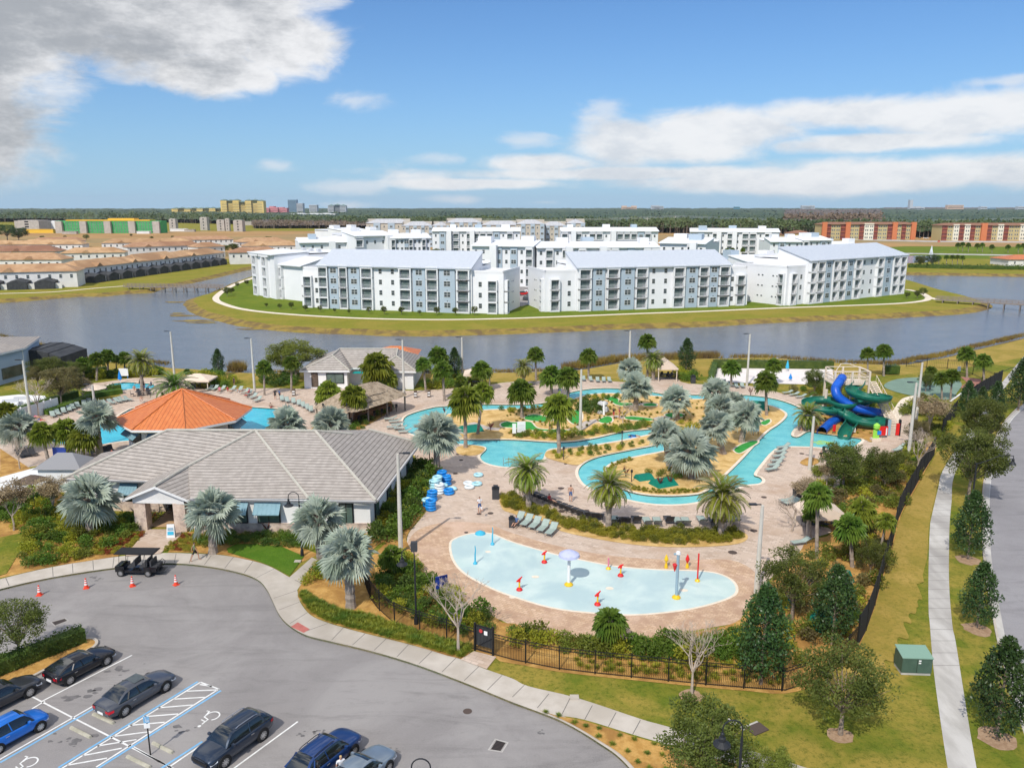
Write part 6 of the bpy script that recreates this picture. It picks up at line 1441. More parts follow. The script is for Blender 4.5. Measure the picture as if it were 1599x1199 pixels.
 # ---------------------------------------------------------------- the great woods
def woods(name,label,front,vtop,ncol,nrow,hgt,leafm,trunks=True,edge=2.0):
 'a bumpy canopy from the traced front edge to the horizon, with single crowns and trunks standing along the edge'
 r=random.Random(len(label));b=MB();fr=[P(u,v,0)for u,v in front]
 def front_at(f):
  k=f*(len(front)-1);i=min(int(k),len(front)-2);return front[i][0]+(front[i+1][0]-front[i][0])*(k-i),front[i][1]+(front[i+1][1]-front[i][1])*(k-i)
 for j in range(nrow+1):
  for i in range(ncol+1):
   u,v0=front_at(i/ncol);t=(j/nrow)**.8;v=v0+(vtop-v0)*t;p=P(u,v,0)
   if j:p.x+=r.uniform(-.5,.5)*p.y/250;
   h=hgt*(.82+.25*noise.noise(Vector((p.x*.01,p.y*.01,0))))+r.uniform(-1,1)*hgt*.16+(p.y/4000)
   if j==0:h*=.5
   b.v.append((p.x,p.y,h))
 for j in range(nrow):
  for i in range(ncol):
   a=j*(ncol+1)+i;b.f+=[(a,a+1,a+ncol+2),(a,a+ncol+2,a+ncol+1)];b.m+=[0,0]
 n=int(ncol*edge)
 for k in range(n):
  u,v0=front_at(r.random());v=v0-abs(r.gauss(0,1))*2.2+.4;p=P(u,max(v,vtop+2),0);h=hgt*r.uniform(.75,1.2);rad=r.uniform(1.6,3.2)*(hgt/13)
  if trunks:b.box(p.x,p.y,h*.4,.35,.35,h*.8,1)
  for q in range(16):
   d=rdir(r,-.5);c=Vector((p.x+d.x*rad,p.y+d.y*rad,h*.78+d.z*h*.24));leafq(b,c,rdir(r),Vector((0,-1,.3)),rad*1.0,rad*.8)
 o=b.build(name,[LEAF[leafm],M['bark']]);return tag(o,label,'woodland',None,'stuff')
woods('far_woods','dark green wood along the left horizon behind the building site',[(-330,347),(0,347),(120,347),(260,348),(385,351)],329.5,260,40,15,'far')
woods('far_woods','wide green wood filling the horizon behind the island',[(690,357),(800,361),(1000,364),(1080,364.5),(1200,368),(1290,371),(1440,371),(1600,371),(1950,371)],328,520,46,14,'far')
woods('far_woods','green wood left of centre in front of the resort towers',[(380,351),(480,354),(600,356),(692,357)],328,220,40,13,'far')
woods('bare_woods','greyish brown leafless wood below the resort towers',[(395,357),(460,357),(540,357),(640,357)],337,200,14,9,'farbrown',edge=1.6)
woods('bare_woods','reddish brown leafless wood left of the orange apartments',[(1225,362),(1280,362),(1330,362),(1375,361)],332,120,18,17,'farbrown',trunks=False)
woods('bare_woods','brown open wood on the far right horizon',[(1380,329.5),(1480,329.6),(1600,330),(1800,330)],327.5,220,10,17,'farbrown',trunks=False,edge=0)
# ================================================================== OBJECTS
# ---------------------------------------------------------------- cars
def dirpx(a,c_,z=.01):d=P(*c_,z)-P(*a,z);return math.atan2(d.y,d.x),d.length
def car_paint(name,c):M[name]=mat(name,c,tuple(x*1.12 for x in c),1.0,.28,metal=.35,coat=.7)
car_paint('paint_black',(.012,.012,.016));car_paint('paint_grey',(.075,.082,.10));car_paint('paint_dark',(.04,.043,.05));car_paint('paint_blue',(.008,.16,.62));car_paint('paint_navy',(.022,.035,.060));car_paint('paint_royal',(.012,.045,.16));car_paint('paint_silver',(.20,.25,.30))
def wheel_meshes(R,w=.22):
 b=MB();n=20;prof=[(R*.66,-w/2),(R*.95,-w/2),(R,-w*.3),(R,w*.3),(R*.95,w/2),(R*.66,w/2)]
 for i in range(n):
  a=2*PI*i/n
  for r_,y in prof:b.v.append((r_*math.cos(a),y,r_*math.sin(a)))
 k=len(prof)
 for i in range(n):
  for j in range(k):b.f.append((i*k+j,i*k+(j+1)%k,((i+1)%n)*k+(j+1)%k,((i+1)%n)*k+j));b.m.append(0)
 ty=mesh_only(b,'tyre',[M['rubber']])
 b=MB();b.tube([(0,-w*.10,0),(0,w*.10,0)],R*.66,20,1)
 for sgn in(-1,1):
  for i in range(10):
   a=2*PI*i/10;d=Vector((math.cos(a),0,math.sin(a)));s=Vector((-math.sin(a),0,math.cos(a)))*.02;y=Vector((0,sgn*w*.42,0))
   b.add([d*.04-s*1.4+y,d*.04+s*1.4+y,d*R*.62+s*1.6+y,d*R*.62-s*1.6+y],[(0,1,2,3)],0)
  b.tube([(0,sgn*w*.38,0),(0,sgn*w*.46,0)],.06,10,0)
  rr=[]
  for i in range(20):
   a=2*PI*i/20;rr.append((math.cos(a)*R*.66,sgn*w*.44,math.sin(a)*R*.66))
  q=[(x*.92,y,z*.92)for x,y,z in rr];b.add(rr+q,[(i,(i+1)%20,20+(i+1)%20,20+i)for i in range(20)],0)
 return ty,mesh_only(b,'rim',[M['alloy'],M['black']])
WH={}
def add_wheel(t,x,y,R,w=.22):
 if(R,w)not in WH:WH[(R,w)]=wheel_meshes(R,w)
 o=link('wheel',WH[(R,w)][0],t,(x,y,R));o['haskids']=1;link('rim',WH[(R,w)][1],o)
def car(name,label,u,v,rz,paint,st,roof,wheels,W_=1.84,R=.34,extras=()):
 '''st: stations (x, z_low, z_belt, width factor); roof: (xa, xb, xc, xd, z) windscreen foot, roof front, roof rear, rear glass foot. +x is the front'''
 c0=P(u,v,.006);t=thing(name,label,'car',c0,rz,'parked cars')
 b=MB();rings=[];hw=W_/2
 for(x,z0,z1,wf)in st:
  w=hw*wf;zm=z0+(z1-z0)*.5
  half=[(w*.80,z0),(w*.97,z0+.10),(w*1.0,zm),(w*.985,z1-.13),(w*.91,z1-.03),(w*.70,z1+.025),(w*.35,z1+.05)]
  rings.append([(x,y,z)for y,z in half]+[(x,0,z1+.055)]+[(x,-y,z)for y,z in reversed(half)])
 k=len(rings[0])
 for rg in rings:b.v+=rg
 for i in range(len(rings)-1):
  for j in range(k):b.f.append((i*k+j,i*k+(j+1)%k,(i+1)*k+(j+1)%k,(i+1)*k+j));b.m.append(0)
 b.f.append(tuple(range(k)));b.m.append(0);b.f.append(tuple(reversed(range((len(rings)-1)*k,len(rings)*k))));b.m.append(0)
 b.m=[0]*len(b.f)
 bo=b.build('body',M[paint],t,smooth=True);bo['haskids']=1
 md=bo.modifiers.new('s','SUBSURF');md.levels=md.render_levels=2
 xa,xb,xc,xd,zr=roof
 def belt(x):
  for i in range(len(st)-1):
   if st[i][0]<=x<=st[i+1][0]or st[i][0]>=x>=st[i+1][0]:
    f=(x-st[i][0])/(st[i+1][0]-st[i][0]);return st[i][2]+(st[i+1][2]-st[i][2])*f
  return st[-1][2]
  # greenhouse: curved cross-sections, glass and roof skin
 N=9;top=[];g1=MB();xs=[xa+(xb-xa)*f for f in(0,.35,.7,1)]+[xb+(xc-xb)*f for f in(.25,.5,.75,1)]+[xc+(xd-xc)*f for f in(.35,.7,1)]
 def zroof(x):
  if x>xb:f=(xa-x)/(xa-xb);return belt(xa)+.02+(zr-belt(xa))*math.sin(f*PI/2)**.9
  if x<xc:f=(x-xd)/(xc-xd);return belt(xd)+.02+(zr-.02-belt(xd))*math.sin(max(0,f)*PI/2)**.9
  f=(x-xc)/(xb-xc);return zr+.025*math.sin(f*PI)
 secs=[]
 for x in xs:
  z=zroof(x);bz=belt(x)-.02;h=max(.0,z-bz);wb=hw*.90;wt=wb-.42*h
  secs.append([(x,wb,bz),(x,wb-.16*h,bz+h*.45),(x,wt+.02,z-.10*min(1,h*3)),(x,wt-.10,z-.02),(x,0,z+.012),(x,-wt+.10,z-.02),(x,-wt-.02,z-.10*min(1,h*3)),(x,-wb+.16*h,bz+h*.45),(x,-wb,bz)])
 for s_ in secs:g1.v+=s_
 rf=MB();rf.v=list(g1.v)
 for i in range(len(secs)-1):
  xm=(xs[i]+xs[i+1])/2;isroof=xb>=xm>=xc
  for j in range(N-1):
   f=(i*N+j,i*N+j+1,(i+1)*N+j+1,(i+1)*N+j)
   roofish=(isroof and 2<=j<=5)or(not isroof and j in(2,5))
   (rf if roofish else g1).f.append(f);(rf if roofish else g1).m.append(0)
 g1.build('window_glass',M['car_glass'],t,smooth=True);ro=rf.build('roof',M[paint],t,smooth=True);ro['haskids']=1
 q=MB()
 for sg in(-1,1):
  x=(xb+xc)/2-.05;z=zr-.08;q.tube([(x+.05,sg*hw*.90,belt(x)),(x-.02,sg*(hw*.90-.42*(z-belt(x))),z)],.035,4)
  x=xc+(xd-xc)*.18;q.tube([(x-.12,sg*hw*.895,belt(x)),(x+.1,sg*(hw*.90-.42*(z-belt(x)-.05)),z-.04)],.05,4)
 q.build('window_pillar',M[paint]if paint!='paint_grey' else M['black'],t)
 for sg in(-1,1):
  m_=MB();m_.box(xa-.35,sg*(hw*.90+.14),belt(xa)+.08,.14,.20,.13);m_.build('side_mirror',M[paint],t)
  h_=MB();h_.box(xb-.95,sg*hw*.985,belt(0)-.16,.2,.03,.03);h_.build('door_handle',M['alloy'],t)
  x0,z0=st[-1][0],st[-1][2]
  l_=MB();l_.add([(x0-.02,sg*hw*.52,z0-.10),(x0-.06,sg*hw*.80,z0-.10),(x0-.48,sg*hw*.92,z0+.00),(x0-.36,sg*hw*.66,z0+.055),(x0+.01,sg*hw*.50,z0-.20),(x0-.06,sg*hw*.84,z0-.21),(x0-.46,sg*hw*.965,z0-.12)],[(0,1,2,3),(4,5,1,0),(5,6,2,1)]);l_.build('headlight',M['headlamp'],t)
  xr,zr_=st[0][0],st[0][2]
  l_=MB();l_.add([(xr-.02,sg*hw*.50,zr_-.06),(xr+.01,sg*hw*.84,zr_-.06),(xr+.30,sg*hw*.95,zr_-.04),(xr-.02,sg*hw*.52,zr_-.22),(xr+.01,sg*hw*.86,zr_-.24),(xr+.26,sg*hw*.985,zr_-.18)],[(0,1,4,3),(1,2,5,4)]);l_.build('tail_light',M['tail_red'],t)
 q=MB();q.box(st[0][0]-.03,0,st[0][2]-.34,.03,.5,.14);q.build('number_plate',M['white'],t)
 q=MB();q.box(st[-1][0]+.01,0,st[-1][1]+.22,.04,W_*.6,.2);q.build('grille',M['black'],t)
 for x in wheels:
  for sg in(-1,1):
   a_=MB();a_.tube([(x,sg*(hw-.20),R),(x,sg*(hw*1.006),R)],R*1.17,18);a_.build('wheel_arch',M['rubber'],t)
   add_wheel(t,x,sg*(hw-.085),R)
 if 'sunroof' in extras:q=MB();q.box((xb+xc)/2+.35,0,zr+.035,.75,.9,.015);q.build('sunroof',M['dark_glass'],ro)
 if 'rails' in extras:
  for sg in(-1,1):q=MB();q.tube([(xb-.1,sg*(hw*.60),zr+.0),(xb-.3,sg*(hw*.60),zr+.06),(xc+.3,sg*(hw*.60),zr+.06),(xc+.05,sg*(hw*.60),zr)],.022,5);q.build('roof_rail',M['alloy' if paint=='paint_navy' else 'black'],ro)
 q=MB();q.box(xa-1.0+.35,.0,0,0,0,0)if 0 else None
 return t
sedan=[(-2.38,.42,.86,.80),(-2.25,.26,.94,.93),(-1.6,.22,.96,1.0),(-.8,.20,.93,1.0),(.3,.20,.90,1.0),(1.0,.21,.88,.995),(1.6,.22,.80,.98),(2.1,.24,.72,.92),(2.36,.30,.62,.76)]
suv=[(-2.25,.50,.98,.84),(-2.12,.30,1.06,.94),(-1.5,.26,1.08,1.0),(-.6,.25,1.06,1.0),(.5,.25,1.04,1.0),(1.1,.26,1.02,.99),(1.7,.28,.98,.97),(2.1,.30,.90,.90),(2.28,.36,.78,.78)]
hatch=[(-1.78,.45,.86,.84),(-1.66,.28,.93,.94),(-1.1,.24,.95,1.0),(-.4,.23,.94,1.0),(.4,.23,.93,1.0),(.9,.24,.90,.99),(1.35,.26,.82,.95),(1.68,.28,.74,.88),(1.82,.34,.64,.74)]
coupe=[(-2.05,.44,.84,.84),(-1.95,.26,.92,.96),(-1.4,.21,.93,1.04),(-.6,.19,.86,.99),(.3,.19,.84,.99),(1.0,.20,.83,1.0),(1.5,.21,.78,1.0),(1.95,.23,.68,.90),(2.15,.30,.56,.74)]
rA=dirpx((175,1147),(312,1065))[0]
car('parked_coupe','black two-door sports coupe parked beside the hedged island',126,1048,rA+.02,'paint_black',coupe,(.95,.15,-.65,-1.85,1.30),(-1.25,1.32),1.84,.35)
car('parked_sedan','grey four-door sedan with chrome window trim and sunroof, beside the hatched bay',214,1092,rA+.02,'paint_grey',sedan,(1.05,.22,-.82,-1.72,1.43),(-1.42,1.45),1.86,.35,('sunroof',))
car('parked_sedan','dark grey car cut by the left edge behind the bright blue hatchback',-2,1100,rA,'paint_dark',sedan,(1.05,.22,-.82,-1.72,1.41),(-1.42,1.45),1.86,.35)
car('parked_hatchback','small bright blue two-door hatchback at the left edge',20,1152,rA,'paint_blue',hatch,(.95,.35,-.95,-1.6,1.48),(-1.15,1.18),1.65,.31)
car('parked_suv','dark navy crossover with roof rails facing the camera in the accessible bay',366,1168,rA+PI,'paint_navy',suv,(1.15,.35,-1.35,-2.1,1.62),(-1.32,1.38),1.86,.37,('rails',))
car('parked_suv','royal blue crossover at the bottom edge right of the navy one',507,1196,rA,'paint_royal',suv,(1.1,.35,-1.3,-2.1,1.64),(-1.32,1.38),1.86,.37,('rails',))
car('parked_sedan','silver-blue car only its bonnet in view at the bottom edge',560,1222,rA,'paint_silver',sedan,(1.05,.22,-.82,-1.72,1.43),(-1.42,1.45),1.84,.34)
# far parked cars on the island
for i,(u,v,m_,lb)in enumerate([(816,461,'red','red car parked in the gap between the two front lakeside blocks'),(822,468,'paint_grey','dark car nearest the lake in the gap between the blocks'),(829,457,'cloth_white','white car in the gap between the blocks'),(1330+70,374,'white','white car by the left orange block'),(1436,372,'paint_grey','grey car between the two orange blocks'),(1446,373,'white','white van between the two orange blocks'),(1457,372,'red','red car between the two orange blocks'),(1466,378,'cone_orange','orange car on the road in front of the right orange block')]):
 p=P(u,v,.06);t=thing('parked_car',lb,'car',p,.4+i,'small far cars')
 b=MB();b.box(0,0,.62,4.4,1.8,.62);b.build('body',M[m_],t);b=MB();b.add([(-1.7,-.85,.9),(1.1,-.85,.9),(1.1,.85,.9),(-1.7,.85,.9),(-1.2,-.7,1.45),(.4,-.7,1.45),(.4,.7,1.45),(-1.2,.7,1.45)],[(0,1,5,4),(1,2,6,5),(2,3,7,6),(3,0,4,7),(4,5,6,7)]);b.build('cabin',M['dark_glass'],t)
 for x in(-1.35,1.35):
  for y in(-.88,.88):add_wheel(t,x,y,.33)
  # ---------------------------------------------------------------- golf cart
p=P(216,895,.006);t=thing('golf_cart','black six-seat golf cart with a long flat black roof parked at the kerb','golf cart',p,dirpx((232,896),(188,896))[0]-.03)
b=MB()
b.box(-.1,0,.42,2.7,1.15,.18);b.box(1.25,0,.62,.75,1.15,.5);b.add([(1.6,-.5,.42),(1.6,.5,.42),(1.7,.45,.7),(1.7,-.45,.7),(1.0,-.55,1.0),(1.0,.55,1.0)],[(0,1,2,3),(3,2,5,4),(0,3,4),(1,5,2)]);b.box(-1.3,0,.62,1.1,1.2,.42);b.build('body',M['paint_black'],t)
b=MB();b.box(-.1,0,2.0,3.3,1.35,.06);b.box(-.1,0,2.04,3.1,1.2,.04);b.build('canopy',M['cloth_black'],t)
for x,y in((1.15,.56),(1.15,-.56),(-1.0,.56),(-1.0,-.56)):
 b=MB();b.tube([(x+.15*(x>0),y,.6),(x,y*1.02,1.98)],.022,6);b.build('roof_post',M['black'],t)
for x in(.15,-.85):
 b=MB();b.box(x+.15,0,.82,.5,1.1,.14);b.box(x-.18,0,1.14,.12,1.1,.55);b.build('seat',M['darkgrey'],t)
b=MB();b.box(-1.65,0,.82,.5,1.1,.14);b.box(-1.38,0,1.1,.12,1.1,.5);b.build('seat',M['darkgrey'],t)
b=MB();b.tube([(-1.95,-.5,.5),(-2.15,-.5,.95),(-1.9,-.5,1.15),(-1.9,.5,1.15),(-2.15,.5,.95),(-1.95,.5,.5)],.025,6);b.box(-2.05,0,.38,.5,1.0,.04);b.build('rear_rail',M['lamp_black'],t)
b=MB();b.tube([(.95,.28+.16*math.cos(a),1.1+.14*math.sin(a))for a in[i*PI/6 for i in range(13)]],.014,5);b.tube([(1.1,.28,.85),(.95,.28,1.1)],.02,5);b.build('steering_wheel',M['black'],t)
for x in(1.15,-1.15):
 for y in(-.6,.6):add_wheel(t,x,y,.30,.2)
 # ---------------------------------------------------------------- cones
cb=MB();cb.box(0,0,.025,.42,.42,.05);cb.lathe([(.17,.05),(.125,.30)],14);cb_o=cb
def cone_ring(z0,z1,m_):q=MB();r_=lambda z:.17-(z-.05)*.15;q.tube([(0,0,z0),(0,0,z1)],[r_(z0),r_(z1)],14);return mesh_only(q,'band',[m_])
c_body=mesh_only(cb,'cone_base',[M['cone_orange']])
bands=[(.30,.42,M['white']),(.42,.50,M['cone_orange']),(.50,.60,M['white']),(.60,.68,M['cone_orange']),(.68,.75,M['white']),(.75,.86,M['cone_orange'])]
bm_=[(cone_ring(a,c_,m_),m_)for a,c_,m_ in bands]
for i,(u,v)in enumerate([(62,929),(135,918),(207,915),(275,913)]):
 t=thing('traffic_cone',['orange and white traffic cone farthest left on the asphalt','second traffic cone from the left','traffic cone directly below the golf cart','rightmost of the four traffic cones'][i],'traffic cone',P(u,v,.006),i*.3,'traffic cones in front of the entrance')
 link('cone_base',c_body,t)
 for me_,m_ in bm_:link('reflective_band' if m_ is M['white']else 'cone_section',me_,t)
 # wheel stops, accessible parking sign
ws=MB();ws.add([(-.9,-.09,0),(.9,-.09,0),(.9,.09,0),(-.9,.09,0),(-.85,-.06,.13),(.85,-.06,.13),(.85,.06,.13),(-.85,.06,.13)],[(4,5,6,7),(0,1,5,4),(1,2,6,5),(2,3,7,6),(3,0,4,7)]);ws=mesh_only(ws,'wheel_stop',[mat('stop_conc',(.36,.34,.26),(.48,.45,.36),3,.9)])
for(a,c_,lb)in[((145,1115),(178,1130),'concrete wheel stop under the tail of the grey sedan'),((110,1136),(142,1152),'concrete wheel stop in the empty bay left of the hatching'),((238,1160),(270,1176),'concrete wheel stop right of the accessible parking sign'),((198,1181),(235,1199),'concrete wheel stop at the bottom edge below the sign')]:
 an,L=dirpx(a,c_);m_=(P(*a,.006)+P(*c_,.006))/2;o=link('wheel_stop',ws,None,m_,(L/1.8,1,1),(0,0,an));tag(o,lb,'wheel stop','wheel stops')
p=P(235,1178,.006);t=thing('accessible_parking_sign','blue accessible parking sign on a black post between the parking bays','parking sign',p,.15)
b=MB();b.cyl(0,0,0,2.0,.04,n=8);b.build('post',M['black'],t)
b=MB();b.box(0,-.05,2.25,.32,.02,.40);o=b.build('sign_plate',M['blue_paint'],t);o['haskids']=1
b=MB();b.tube([(.04+.09*math.cos(a),-.068,2.22+.09*math.sin(a))for a in[math.radians(x)for x in range(150,400,25)]],.012,4);b.tube([(-.04,-.068,2.38),(-.03,-.068,2.25),(.06,-.068,2.25),(.1,-.068,2.14)],.013,4);b.cyl(-.05,-.068,2.39,2.42,.02);b.build('wheelchair_symbol',M['white'],o)
b=MB();b.box(0,-.05,1.86,.32,.02,.26);b.build('fine_plate',M['white'],t)
# A-frame board
p=P(268,838,.2);t=thing('a_frame_sign','white A-frame board with two blue panels standing at the entrance','sign board',p,.1)
b=MB()
for s_ in(-1,1):b.add([(-.38,.26*s_,0),(.38,.26*s_,0),(.32,.04*s_,1.25),(-.32,.04*s_,1.25)],[(0,1,2,3)])
b.build('board',M['white'],t)
b=MB();b.add([(-.26,-.165,.62+.06),(.26,-.165,.68),(.25,-.115,.95),(-.25,-.115,.95)],[(0,1,2,3)]);b.build('blue_panel',M['grey_blue'],t)
b=MB();b.add([(-.28,-.235,.28),(.28,-.235,.28),(.27,-.175,.60),(-.27,-.175,.60)],[(0,1,2,3)]);b.build('blue_panel',M['aqua'],t)
# ---------------------------------------------------------------- lamps
def gooseneck(label,u,v,vtop,side,reach=None,z=.17,box=False):
 base=P(u,v,z);h=HT(vtop,base.y)-z;t=thing('gooseneck_lamp',label,'street lamp',base,0,'black gooseneck lamps')
 b=MB();b.lathe([(.16,0),(.14,.5),(.075,.7),(.065,h-.9)],10);b.build('pole',M['lamp_black'],t)
 r_=.45;b=MB();pts=[(0,0,h-.95),(0,0,h-.45)]+[(side*(r_-r_*math.cos(a)),0,h-.45+r_*math.sin(a))for a in[math.radians(x)for x in range(20,181,20)]]+[(side*2*r_,0,h-.65)]
 b.tube(pts,.035,8);b.build('curved_arm',M['lamp_black'],t)
 b=MB();b.lathe([(.05,h-.62),(.09,h-.68),(.09,h-.85),(.16,h-.9),(.17,h-1.05),(.40,h-1.22),(.40,h-1.27),(.1,h-1.3)][::-1],16,c=(side*2*r_,0,0));b.build('lamp_shade',M['lamp_black'],t)
 if box:b=MB();b.box(.0,0,h+.15,.45,.35,.7);b.build('speaker_box',M['darkgrey'],t)
 return t
gooseneck('black gooseneck lamp in front of the clubhouse beside a silver palm',472,868,768,-1)
gooseneck('tall black gooseneck lamp inside the fence left of the splash pad',650,974,856,-1,box=True)
gooseneck('black gooseneck lamp at the bottom edge among the loose-leaved trees',1146,1330,1124,-1)
gooseneck('black gooseneck lamp whose arch just shows at the bottom edge by the silver-blue car',675,1310,1184,-1,z=.01)
def roadlamp(label,u,v,vtop,du,z=.17):
 base=P(u,v,z);h=HT(vtop,base.y)-z;t=thing('road_lamp',label,'street lamp',base,0,'arched road lamps');r_=du*mpx((base.x,base.y,h))
 b=MB();b.lathe([(.17,0),(.15,.6),(.09,.9),(.07,h)],10);b.build('pole',M['lamp_black'],t)
 b=MB();b.tube([(-.2,0,h-.05),(.3,0,h),(r_*.35,0,h+.35),(r_*.6,0,h+.75),(r_*.85,0,h+.8),(r_,0,h+.72),(r_,0,h+.5)],.04,7);b.build('arched_arm',M['lamp_black'],t)
 b=MB();b.lathe([(.05,h+.5),(.12,h+.4),(.13,h+.15),(.32,h-.08),(.32,h-.12),(.1,h-.14)][::-1],14,c=(r_,0,0));b.build('lamp_shade',M['lamp_black'],t)
roadlamp('black road lamp with a long arched arm over the curving road',1515,802,723,56)
roadlamp('far black road lamp with an arched arm at the upper right',1549,638,582,36)
b=None
for(u,v,vt,lb)in[(671,727,682,'thin black lamp post beside the silver palm above the tubes'),(506,665,632,'black lantern post left of the thatched hut'),(543,668,632,'black lantern post in front of the thatched hut'),(880,718,700,'short black post by the tall palm on the spit'),(971,697,675,'short black post on the river spit'),(986,752,736,'short brown post beside the green covers')]:
 base=P(u,v,.17);h=HT(vt,base.y);t=thing('garden_post',lb,'post',base,0,'short dark posts');b=MB();b.cyl(0,0,0,h-.3,.06,n=8);b.build('post',M['umbrella_brown'],t);b=MB();b.lathe([(.08,h-.3),(.14,h-.2),(.12,h),(.02,h+.08)],10);b.build('cap',M['lamp_black'],t)
for(ut,vt,ub,vb,lb)in[(267,518,273,592,'pale concrete light pole by the small left pool'),(393,529,398,614,'pale concrete light pole left of the cafe palms'),(629,531,631,621,'pale concrete light pole in front of the cafe'),(721,527,722,586,'pale concrete light pole beside the dark tree right of the cafe'),(981,517,982,590,'pale light pole standing alone before the lake, middle'),(1167,522,1166,603,'pale light pole in front of the sand court'),(622,709,626,862,'tall pale light pole at the corner of the clubhouse'),(1184,789,1181,925,'tall pale light pole at the right end of the splash pad'),(1436,566,1429,668,'taller pale light pole near the green court'),(1423,598,1418,716,'pale light pole right of the slide stairs'),(39,563,48,655,'pale light pole beside the white fence'),(149,601,155,695,'pale light pole left of the orange octagon'),(908,577,906,674,'pale light pole on the golf island'),(1268,650,1264,733,'pale light pole at the bend of the river, right')]:
 base=P(ub,vb,.17);h=HT(vt,base.y)-.17;t=thing('light_pole',lb,'light pole',base,0,'pale concrete light poles')
 b=MB();b.tube([(0,0,0),(0,0,h)],[.22,.13],10);b.build('pole',M['pole_conc'],t)
 b=MB();sg=-1 if ub not in(626,1166)else 1;sg=1 if ub==626 else-1;b.box(sg*.35,0,h+.08,.5,.09,.07);b.box(sg*.75,0,h+.1,.6,.35,.09);b.build('floodlight',M['lamp_black'],t)
 # ---------------------------------------------------------------- loungers
def make_lounger(raise_=.62,frame='lounger_frame',sling='lounger_sling'):
 t=bpy.data.objects.new('sun_lounger',None);COL.objects.link(t)
 b=MB()
 for y in(-.31,.31):b.tube([(0,y,.34),(1.2,y,.34)],.02,5)
 hx,hz=1.2+.68*math.cos(raise_),.34+.68*math.sin(raise_)
 for y in(-.31,.31):b.tube([(1.2,y,.34),(hx,y,hz)],.02,5)
 b.tube([(hx,-.31,hz),(hx,.31,hz)],.02,5);b.tube([(0,-.31,.34),(0,.31,.34)],.02,5);f=mesh_only(b,'frame',[M[frame]])
 b=MB();b.add([(0,-.29,.35),(1.2,-.29,.35),(1.2,.29,.35),(0,.29,.35),(hx,-.29,hz+.01),(hx,.29,hz+.01)],[(0,1,2,3),(1,4,5,2)]);s=mesh_only(b,'sling',[M[sling]])
 b=MB();b.tube([(0,0,.0),(0,0,.34)],.02,5);l=mesh_only(b,'leg',[M[frame]])
 link('frame',f,t);link('sling',s,t)
 for x in(.12,1.3):
  for y in(-.31,.31):link('leg',l,t,(x,y,0))
 return t
LG=make_lounger();LGD=make_lounger(.95,'black','darkgrey');LGF=make_lounger(.45)
used=set()
def lounger(u,v,rz,label,proto,group,z=.16,s=1.0):
 o=proto if proto not in used else dup(proto);used.add(proto)
 o.location=P(u,v,z);o.rotation_euler=(0,0,rz);o.scale=(s,s,s);o['label']=label;o['category']='sun lounger';o['group']=group
 return o
an=dirpx((815,824),(836,805))[0]
for i,(u,v)in enumerate([(803,821),(816,825),(829,829),(842,834),(855,839)]):
 lounger(u,v,an,['grey-green lounger with a reclining person, leftmost of the five by the hedge','empty grey-green lounger beside the occupied one by the hedge','middle of the five grey-green loungers by the hedge','fourth grey-green lounger from the left by the hedge','rightmost of the five grey-green loungers by the hedge'][i],LG,'five grey-green loungers between hedge and splash pad',s=1.1)
arc=smooth_poly(PP([(816,770),(835,779),(860,789),(885,799),(910,808),(935,812)],.16),False,6);tot=0
for i in range(15):
 f=i/14*(len(arc)-1.001);p=arc[int(f)].lerp(arc[int(f)+1],f%1);d=arc[int(f)+1]-arc[int(f)]
 o=lounger(816,770,math.atan2(d.y,d.x)-PI/2+.1,'dark sun lounger, %s from the left in the close row curving along the upper hedge'%nth(i),LGD,'dark loungers along the upper side of the long hedge');d.normalize();n_=Vector((-d.y,d.x,0));o.location=p+n_*1.0;o.location.z=.16
for i,u in enumerate([958,967,976,991,1007,1024,1041,1054,1068,1092,1109,1123,1142]):
 lounger(u,811+(2 if i%3 else 0),-PI/2+.06*math.sin(i*2.1),'grey lounger with its back to the hedge, %s from the left in the right-hand row'%nth(i),LGD if i in(1,2,3,6,10)else LG,'loungers along the upper side of the hedge, right part',s=1.2)
def row(lst,an,fmt,proto,group):
 for i,(u,v)in enumerate(lst):lounger(u,v,an+.08*math.sin(i*1.7),fmt%nth(i),proto,group)
row([(600,657),(607,661),(611,666),(604,670),(615,672),(622,677)],.2,'grey lounger, %s in the cluster between the thatched hut and the river',LGF,'loungers left of the lazy river')
row([(1214,702),(1211,709),(1207,716),(1204,723),(1200,730),(1196,737)],.35,'grey lounger, %s from the top in the stack of rows right of the river',LG,'loungers right of the lazy river by the slide pool')
row([(805,600),(818,599),(832,598),(846,597)],-1.4,'pale lounger at the back of the deck, %s of four behind the palm pair',LG,'loungers at the back of the deck, left')
row([(912,596),(924,597),(934,598),(943,598),(953,598)],PI/2,'pale lounger, %s of the five standing above the river by the lake lawn',LG,'loungers at the back of the deck, middle')
row([(1134,602),(1144,605),(1152,607),(1161,607),(1184,609),(1192,610)],PI/2,'pale lounger, %s from the left in front of the sand court',LG,'loungers in front of the sand court')
row([(1222,616),(1233,619),(1243,622),(1253,625),(1264,628)],.3,'grey lounger, %s from the left behind the left green slide',LGF,'loungers behind the slides')
row([(84,653),(93,650),(101,647),(109,644),(116,641),(124,638),(133,635),(141,632)],2.2,'pale green lounger, %s from the left in the slanting row above the left palms',LG,'slanting row of loungers at the left pool')
row([(162,641),(172,643),(180,632),(189,630),(197,628),(206,627),(170,634)],2.6,'pale lounger, %s in the group behind the left pool light pole',LG,'loungers between the two left pools')
row([(441,628),(450,630),(459,632),(467,635),(475,638),(482,642),(486,645)],1.9,'grey-green lounger, %s from the left below the cafe palms',LG,'loungers right of the left pool')
row([(322,611),(331,611),(341,612),(357,612),(369,613),(380,616),(390,624),(397,629),(384,619)],1.3,'pale lounger, %s from the left in the crowd behind the orange roof',LG,'loungers behind the orange octagon')
